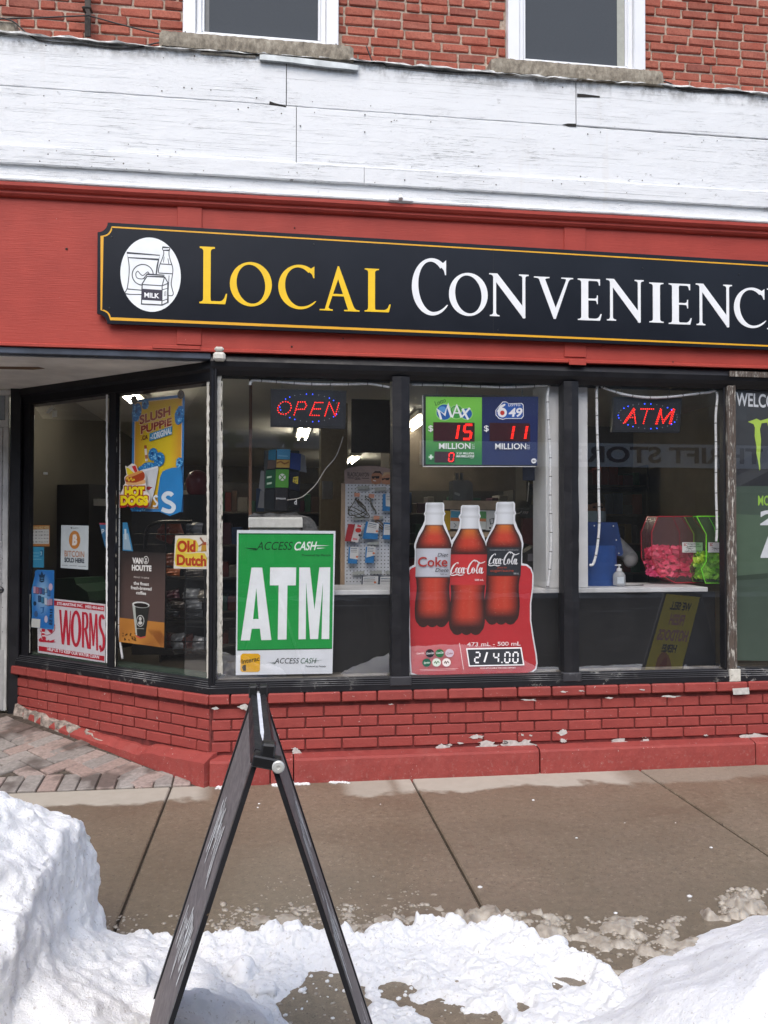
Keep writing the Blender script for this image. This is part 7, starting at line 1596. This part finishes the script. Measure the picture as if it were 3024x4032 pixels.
# trodden snow between the banks, with bare patches
TP = ground_poly([(380, 3690), (542, 3690), (629, 3688), (796, 3694), (900, 3664), (1000, 3672), (1060, 3650), (1119, 3650), (1160, 3668), (1324, 3664), (1440, 3674), (1480, 3645), (1530, 3641), (1600, 3640), (1636, 3605), (1680, 3610), (1762, 3624), (1850, 3640), (1960, 3622), (2035, 3640), (2124, 3690), (2239, 3745), (2300, 3760), (2388, 3785), (2470, 3860), (2600, 4100)]) + [(1.5, -3.4), (-.8, -3.4)]
BARE_P = [ground_poly(q, .0) for q in ([(1085, 3950), (1180, 3870), (1215, 3835), (1330, 3825), (1390, 3865), (1440, 3905), (1470, 3945), (1440, 3990), (1400, 4032), (1330, 4100), (1180, 4060)],
    [(1500, 3880), (1560, 3870), (1630, 3885), (1640, 3905), (1590, 3930), (1600, 3955), (1570, 3962), (1520, 3935)], [(1640, 3960), (1740, 3950), (1820, 3965), (1830, 3990), (1980, 3990), (1975, 4032), (1880, 4060), (1720, 4040), (1660, 3995)],
    [(2180, 3848), (2230, 3850), (2290, 3875), (2240, 3878)], [(2035, 3945), (2080, 3965), (2060, 3980), (2035, 3962)], [(2165, 3872), (2195, 3885), (2180, 3896)])]
ICE_P = ground_poly([(1690, 3770), (1735, 3775), (1800, 3830), (1930, 3880), (1945, 3905), (1890, 3915), (1800, 3880), (1720, 3840), (1680, 3800)], .0)
def h_trod(X, Y):
    n1, n2, n3 = fbm(X, Y, 4, 101), fbm(X, Y, 13, 121), fbm(X, Y, 34, 131); w1, w2 = worley(X, Y, 13, 7), worley(X+.3, Y+.1, 27, 8)
    d = sdist(X+.03*n2+.012*n3, Y+.03*n2-.012*n3, TP); edge = sm(d, -.005, .05); back = np.exp(-((d-.07)/.07)**2)
    z = edge*(.020+.010*n1) + back*edge*(.026+.022*w1+.014*n2+.014*n3) + edge*(.006*w1*sm(n1, -.2, .4)+.007*w2+.005*n2+.006*n3+.006*fbm(X, Y, 75, 171, 3))
    for P_ in BARE_P:
        b = sdist(X+.03*n2+.014*n3, Y+.03*n1+.014*n3, P_); z = z*(1-sm(b, -.045, .012)) - .03*sm(b, -.004, .012)
    b = sdist(X+.02*n2, Y+.02*n3, ICE_P); z = z - (z-.006-.008*w2)*sm(b, -.01, .012)*.92
    z = z - .03*sm(-.33*n1+n3*.65+.1, .46, .52)*(1-back)
    return np.where(d > -.006, z, -.05) - .006
field_mesh('trodden_snow', -.9, 1.55, -3.0, -1.6, .0050, h_trod, SNOW_T, 'trodden snow with bare footprints between the two banks', 'snow', cut=-.004)
# brown slush along the edge of the sidewalk
r = random.Random(21)
ico = bmesh.new(); bmesh.ops.create_icosphere(ico, subdivisions=1, radius=1); iv = [v.co.copy() for v in ico.verts]; ico.verts.index_update(); ifc = [[v.index for v in f.verts] for f in ico.faces]; ico.free()
def lumps(mb, n, region, smin, smax, flat=.45):
    k = 0
    while k < n:
        x, y = r.uniform(region[0], region[2]), r.uniform(region[1], region[3]); p = PZ(x, y, .0)
        dens = .5+.5*math.sin(x*.021+1.3)*math.sin(x*.0083+y*.019)
        k += 1
        if r.random() > dens*1.1: continue
        s_ = smin*(smax/smin)**(r.random()**1.8); a = r.uniform(0, 6.28); e = r.uniform(.6, 1.7); ca_, sa_ = math.cos(a), math.sin(a)
        mb.add([p+Vector(((v.x*e*ca_-v.y*sa_)*s_*r.uniform(.8, 1.2), (v.x*e*sa_+v.y*ca_)*s_*r.uniform(.8, 1.2), max(-.2, v.z)*s_*flat)) for v in iv], ifc)
m = MB(); lumps(m, 900, (860, 3560, 1700, 3690), .003, .016); lumps(m, 200, (1000, 3450, 1650, 3590), .002, .007); lumps(m, 420, (1850, 3600, 2240, 3700), .005, .020, .8); lumps(m, 420, (2290, 3610, 2700, 3790), .004, .016, .6); lumps(m, 260, (2830, 3500, 3024, 3600), .005, .022, .8); lumps(m, 160, (400, 3600, 900, 3700), .003, .010); lumps(m, 120, (1660, 3780, 1940, 3900), .003, .008); lumps(m, 200, (1100, 3700, 2050, 4032), .003, .007)
m.build('slush', SLUSH, kind='stuff', label='brown slush lumps along the front edge of the snow', category='slush', smooth=True)
# flat films of slush on the concrete
def slush_film(x0, x1, y0, y1, seed, thr, hgt):
    def hf(X, Y):
        n1, n2 = fbm(X, Y, 5, seed), fbm(X, Y, 17, seed+20); e = sm(X, x0, x0+.1)*(1-sm(X, x1-.1, x1))*sm(Y, y0, y0+.08)*(1-sm(Y, y1-.1, y1)); v = .55*n1+.7*n2+.35*(e-1)*2-thr
        return np.where(e > 0, np.clip(v, -.3, .5)*hgt + .002*fbm(X, Y, 50, 3), -.02)
    return hf
for i, (a, b, c_, d, thr, hg, lab) in enumerate(((-.25, .75, -1.95, -1.50, .12, .028, 'thin brown slush film beyond the sandwich board leg'), (.62, 1.12, -2.06, -1.72, -.05, .10, 'ridge of brown slush at the end of the pavement joint'), (1.0, 1.6, -2.32, -1.78, -.02, .06, 'brown slush puddle rim beside the right snow bank'), (1.55, 2.0, -2.0, -1.66, .0, .09, 'lump of brown slush at the far right of the sidewalk'), (-.75, -.2, -1.95, -1.72, .05, .04, 'dirty slush at the foot of the tall bank'))):
    field_mesh('slush', a, b, c_, d, .007, slush_film(a, b, c_, d, 200+i*7, thr, hg), SLUSH, lab, 'slush', cut=.0)
# snow crumbs by the wall and loose white chunks
m = MB(); r = random.Random(5)
for x0, x1, y in ((1150, 1215, 3083), (1302, 1375, 3078), (850, 890, 3100), (1075, 1110, 3090)):
    for _ in range(60): p = PZ(r.uniform(x0, x1), y+r.uniform(-7, 7), .0); s_ = r.uniform(.004, .013); m.add([p+Vector((v.x*s_*1.4, v.y*s_, max(-.2, v.z)*s_*.7)) for v in iv], ifc)
for x, y, s_ in ((1020, 3165, .006), (1015, 3180, .005), (1890, 3494, .009), (2800, 3338, .007), (2100, 3151, .007), (2270, 3300, .006), (2424, 3596, .007), (2715, 3530, .010), (2660, 3240, .003), (2460, 3240, .003), (1498, 3167, .003), (2320, 3665, .007), (1310, 4010, .006), (1199, 3910, .006)): p = PZ(x, y, 0); m.add([p+Vector((v.x*s_*1.3, v.y*s_, max(-.3, v.z)*s_*.8)) for v in iv], ifc)
lumps(m, 260, (900, 3660, 2300, 4000), .003, .011, .8)
m.build('snow', SNOW, kind='stuff', label='scattered white snow crumbs on the sidewalk and at the wall', category='snow', smooth=True)
# big rounded chunks on the edge of the trodden snow
for i, (x, y, s_, lab) in enumerate(((1150, 3665, .040, 'angular snow chunk beside the sandwich board leg'), (1480, 3690, .045, 'round snow chunk on the edge of the trodden snow'), (2185, 3735, .050, 'large snow chunk at the end of the pavement joint'), (1890, 3745, .028, 'small snow chunk in the trodden snow'), (960, 3830, .050, 'round snow chunk left of the bare patch'), (1045, 3900, .034, 'snow chunk at the corner of the bare patch'), (2040, 3720, .045, 'flat snow chunk behind the footprints'))):
    p = PZ(x, y, .02); rr = random.Random(i); bm = bmesh.new(); bmesh.ops.create_icosphere(bm, subdivisions=3, radius=s_); ph = [rr.uniform(0, 6) for _ in range(6)]
    for v in bm.verts: d = v.co.normalized(); v.co *= 1+.16*math.sin(d.x*4+ph[0])+.14*math.sin(d.y*5+ph[1])+.10*math.sin(d.z*6+ph[2])+.05*math.sin(d.x*13+ph[3])*math.sin(d.y*11+ph[4]); v.co.z *= .75; v.co += p
    me = bpy.data.meshes.new('snow_chunk'); bm.to_mesh(me); bm.free(); me.polygons.foreach_set('use_smooth', [True]*len(me.polygons)); me.materials.append(SNOW); place('snow_chunk', me, None, label=lab, category='snow chunk')

# ================================================================== ACROSS THE STREET (seen in the glass)
opp = thing('thrift_shop', 'grey shop building across the street with a thrift store sign band', 'building', (0, -17, 0)); OY = -17.0
m = MB(); m.box(-14, 24, OY-8, OY, -.1, 7.8); m.build('wall', M((.075, .068, .06), .85, 0, .2, 1.2), opp)
def mir(px_, py_): p = PY(px_, py_, 17.1); return Vector((p.x, OY, p.z))
a, b = mir(2270, 1745), mir(2270, 1838); m = MB(); m.box(a.x-4.5, 24, OY+.01, OY+.12, b.z, a.z); m.build('sign_band', M((.55, .55, .56), .6), opp)
# lettering faces the street: it reads left to right for someone looking that way
cvS = type('C', (), {})(); zb = mir(2600, 1822).z; H_ = (mir(2600, 1762).z-zb); xr_ = mir(2322, 1800).x; xl_ = mir(2850, 1800).x
stp = (xl_-xr_)/8.2; X0 = xl_+stp*2.3; X1 = xr_-stp*1.1
cvS.P = lambda x, z, off=0: Vector((x, OY+.125+off, z)); pr = Print(cvS, opp, .002); vs, fs, w_ = glyphs('THRIFT STORE', .03); mm = MB(); mm.add([Vector((X0+(X1-X0)*x/w_, OY+.13, zb+y*H_)) for x, y in vs], fs); mm.build('lettering', M((.012, .016, .05), .6), opp)
a, b = mir(850, 1690), mir(1260, 1768); m = MB(); m.box(a.x, b.x, OY+.01, OY+.10, b.z, a.z); m.build('sign_band', M((.30, .31, .32), .6), opp)
for px_ in (915, 1140):
    p = mir(px_, 1728); m = MB(); m.box(p.x-.28, p.x+.28, OY+.105, OY+.12, p.z-.1, p.z+.1); m.box(p.x-.1, p.x+.1, OY+.1055, OY+.1215, p.z-.28, p.z+.28); m.build('pharmacy_cross', M((.02, .09, .05), .6), opp)
for x in range(-12, 22, 3):
    m = MB(); m.box(x, x+2.3, OY+.005, OY+.03, .5, 2.5); m.build('shop_window', M((.02, .022, .025), .1), opp)
    m = MB(); m.box(x+.4, x+1.6, OY+.005, OY+.03, 4.6, 6.4); m.build('upper_window', M((.05, .055, .06), .1), opp)
m = MB(); m.box(-60, 60, -17.0, -14.2, -.16, -.02); m.build('far_sidewalk', M((.07, .068, .066), .8, 0, .3, 1), kind='structure', label='sidewalk on the far side of the street', category='sidewalk')
def h_far(X, Y): n1 = fbm(X, Y, .9, 301); d = .9-np.abs(Y+14.0); return np.where(d > 0, .16*sm(d, 0, .6)*(.3+1.1*n1)+.05*fbm(X, Y, 4, 311), -.2)-.16
field_mesh('snow_bank', -14, 22, -15.1, -12.9, .12, h_far, M((.20, .20, .20), .9, 0, .35, 1.5), 'long dirty snow bank along the far side of the street', 'snow', cut=-.17)
seb = thing('added_end_building', 'added dark building hiding the sky from the slanted glass', 'building', (-44, -8, 0)); m = MB(); m.box(-48, -42, -26, 9, -.2, 10); m.build('wall', M((.09, .06, .05), .9, 0, .2, 1), seb); m = MB(); m.box(-48.3, -41.7, -26.3, 9.3, 10.001, 10.4); m.build('roof_edge', M((.15, .14, .13), .8), seb)  # added, unseen block: keeps bright sky out of the slanted panes' reflection
for y_ in range(-24, 8, 4):
    for z_ in (1.0, 5.2): m = MB(); m.box(-41.995, -41.95, y_, y_+1.6, z_, z_+2.2); m.build('window', M((.02, .022, .025), .15), seb)
# yellow hot dog board standing farther along the sidewalk, seen in the glass
hbd = thing('sandwich_board', 'yellow hot dog sandwich board reflected in the window with the ATM light', 'sandwich board', (3.6, -2.5, 0))
def mr(x, y, Y): p = PY(2200+x*.6104, 1400+y*.6104, Y); return Vector((p.x, .1-Y, p.z))
ytl, ytr, ybl = mr(697, 1530, 2.60), mr(912, 1550, 2.72), mr(500, 2215, 2.30); ybr = ybl+(ytr-ytl)*1.04
yn = (ytr-ytl).cross(ybl-ytl).normalized(); 
if yn.y < 0: yn = -yn
def yq(u, v, off=0): return (ytl+(ytr-ytl)*u)*(1-v)+(ybl+(ybr-ybl)*u)*v + yn*off
m = MB(); m.prism([yq(-.06, -.02), yq(1.06, -.02), yq(1.06, 1.03), yq(-.06, 1.03)], -yn*.02); m.build('frame', M((.015, .015, .016), .4), hbd)
m = MB(); m.prism([yq(0, .012, .004), yq(1, .012, .004), yq(1, .98, .004), yq(0, .98, .004)], -yn*.003); m.build('yellow_sheet', M('f0d818', .5), hbd)
class HC: pl = None
HC.P = staticmethod(lambda x, y, off=0: yq(x, y, .0045+off)); pr = Print(HC, hbd, .001)
# the face looks at the shop, so u runs right-to-left for its reader
for st, v, hh, col in (('WE SELL', .155, .075, '2a2410'), ('FRESH', .30, .10, 'c88a84'), ('HOTDOGS', .45, .10, 'c88a84'), ('HERE!', .56, .07, '2a2410')):
    vs, fs, w_ = glyphs(st, .04); wdt = min(.86, w_*.16 if st != 'HOTDOGS' else .9); m = MB(); m.add([yq(.5+wdt/2-wdt*x/w_, v-hh*y, .006) for x, y in vs], fs); m.build('lettering', INK(col), hbd)
pr.ell(.52, .76, .30, .155, 'c07848', 'hot_dog', .5); pr.up(); pr.ell(.44, .75, .10, .15, 'a8442c', 'hot_dog', .5); pr.done()
btr, bbr = ytr+Vector((.02, -.01, 0)), mr(1085, 2215, 3.15); btl, bbl = ytl+Vector((.02, -.01, 0)), bbr+(ybl-ybr)
m = MB(); m.prism([btl, btr, bbr, bbl], Vector((.012, -.012, 0))); m.build('rear_panel', M((.05, .06, .075), .5), hbd)
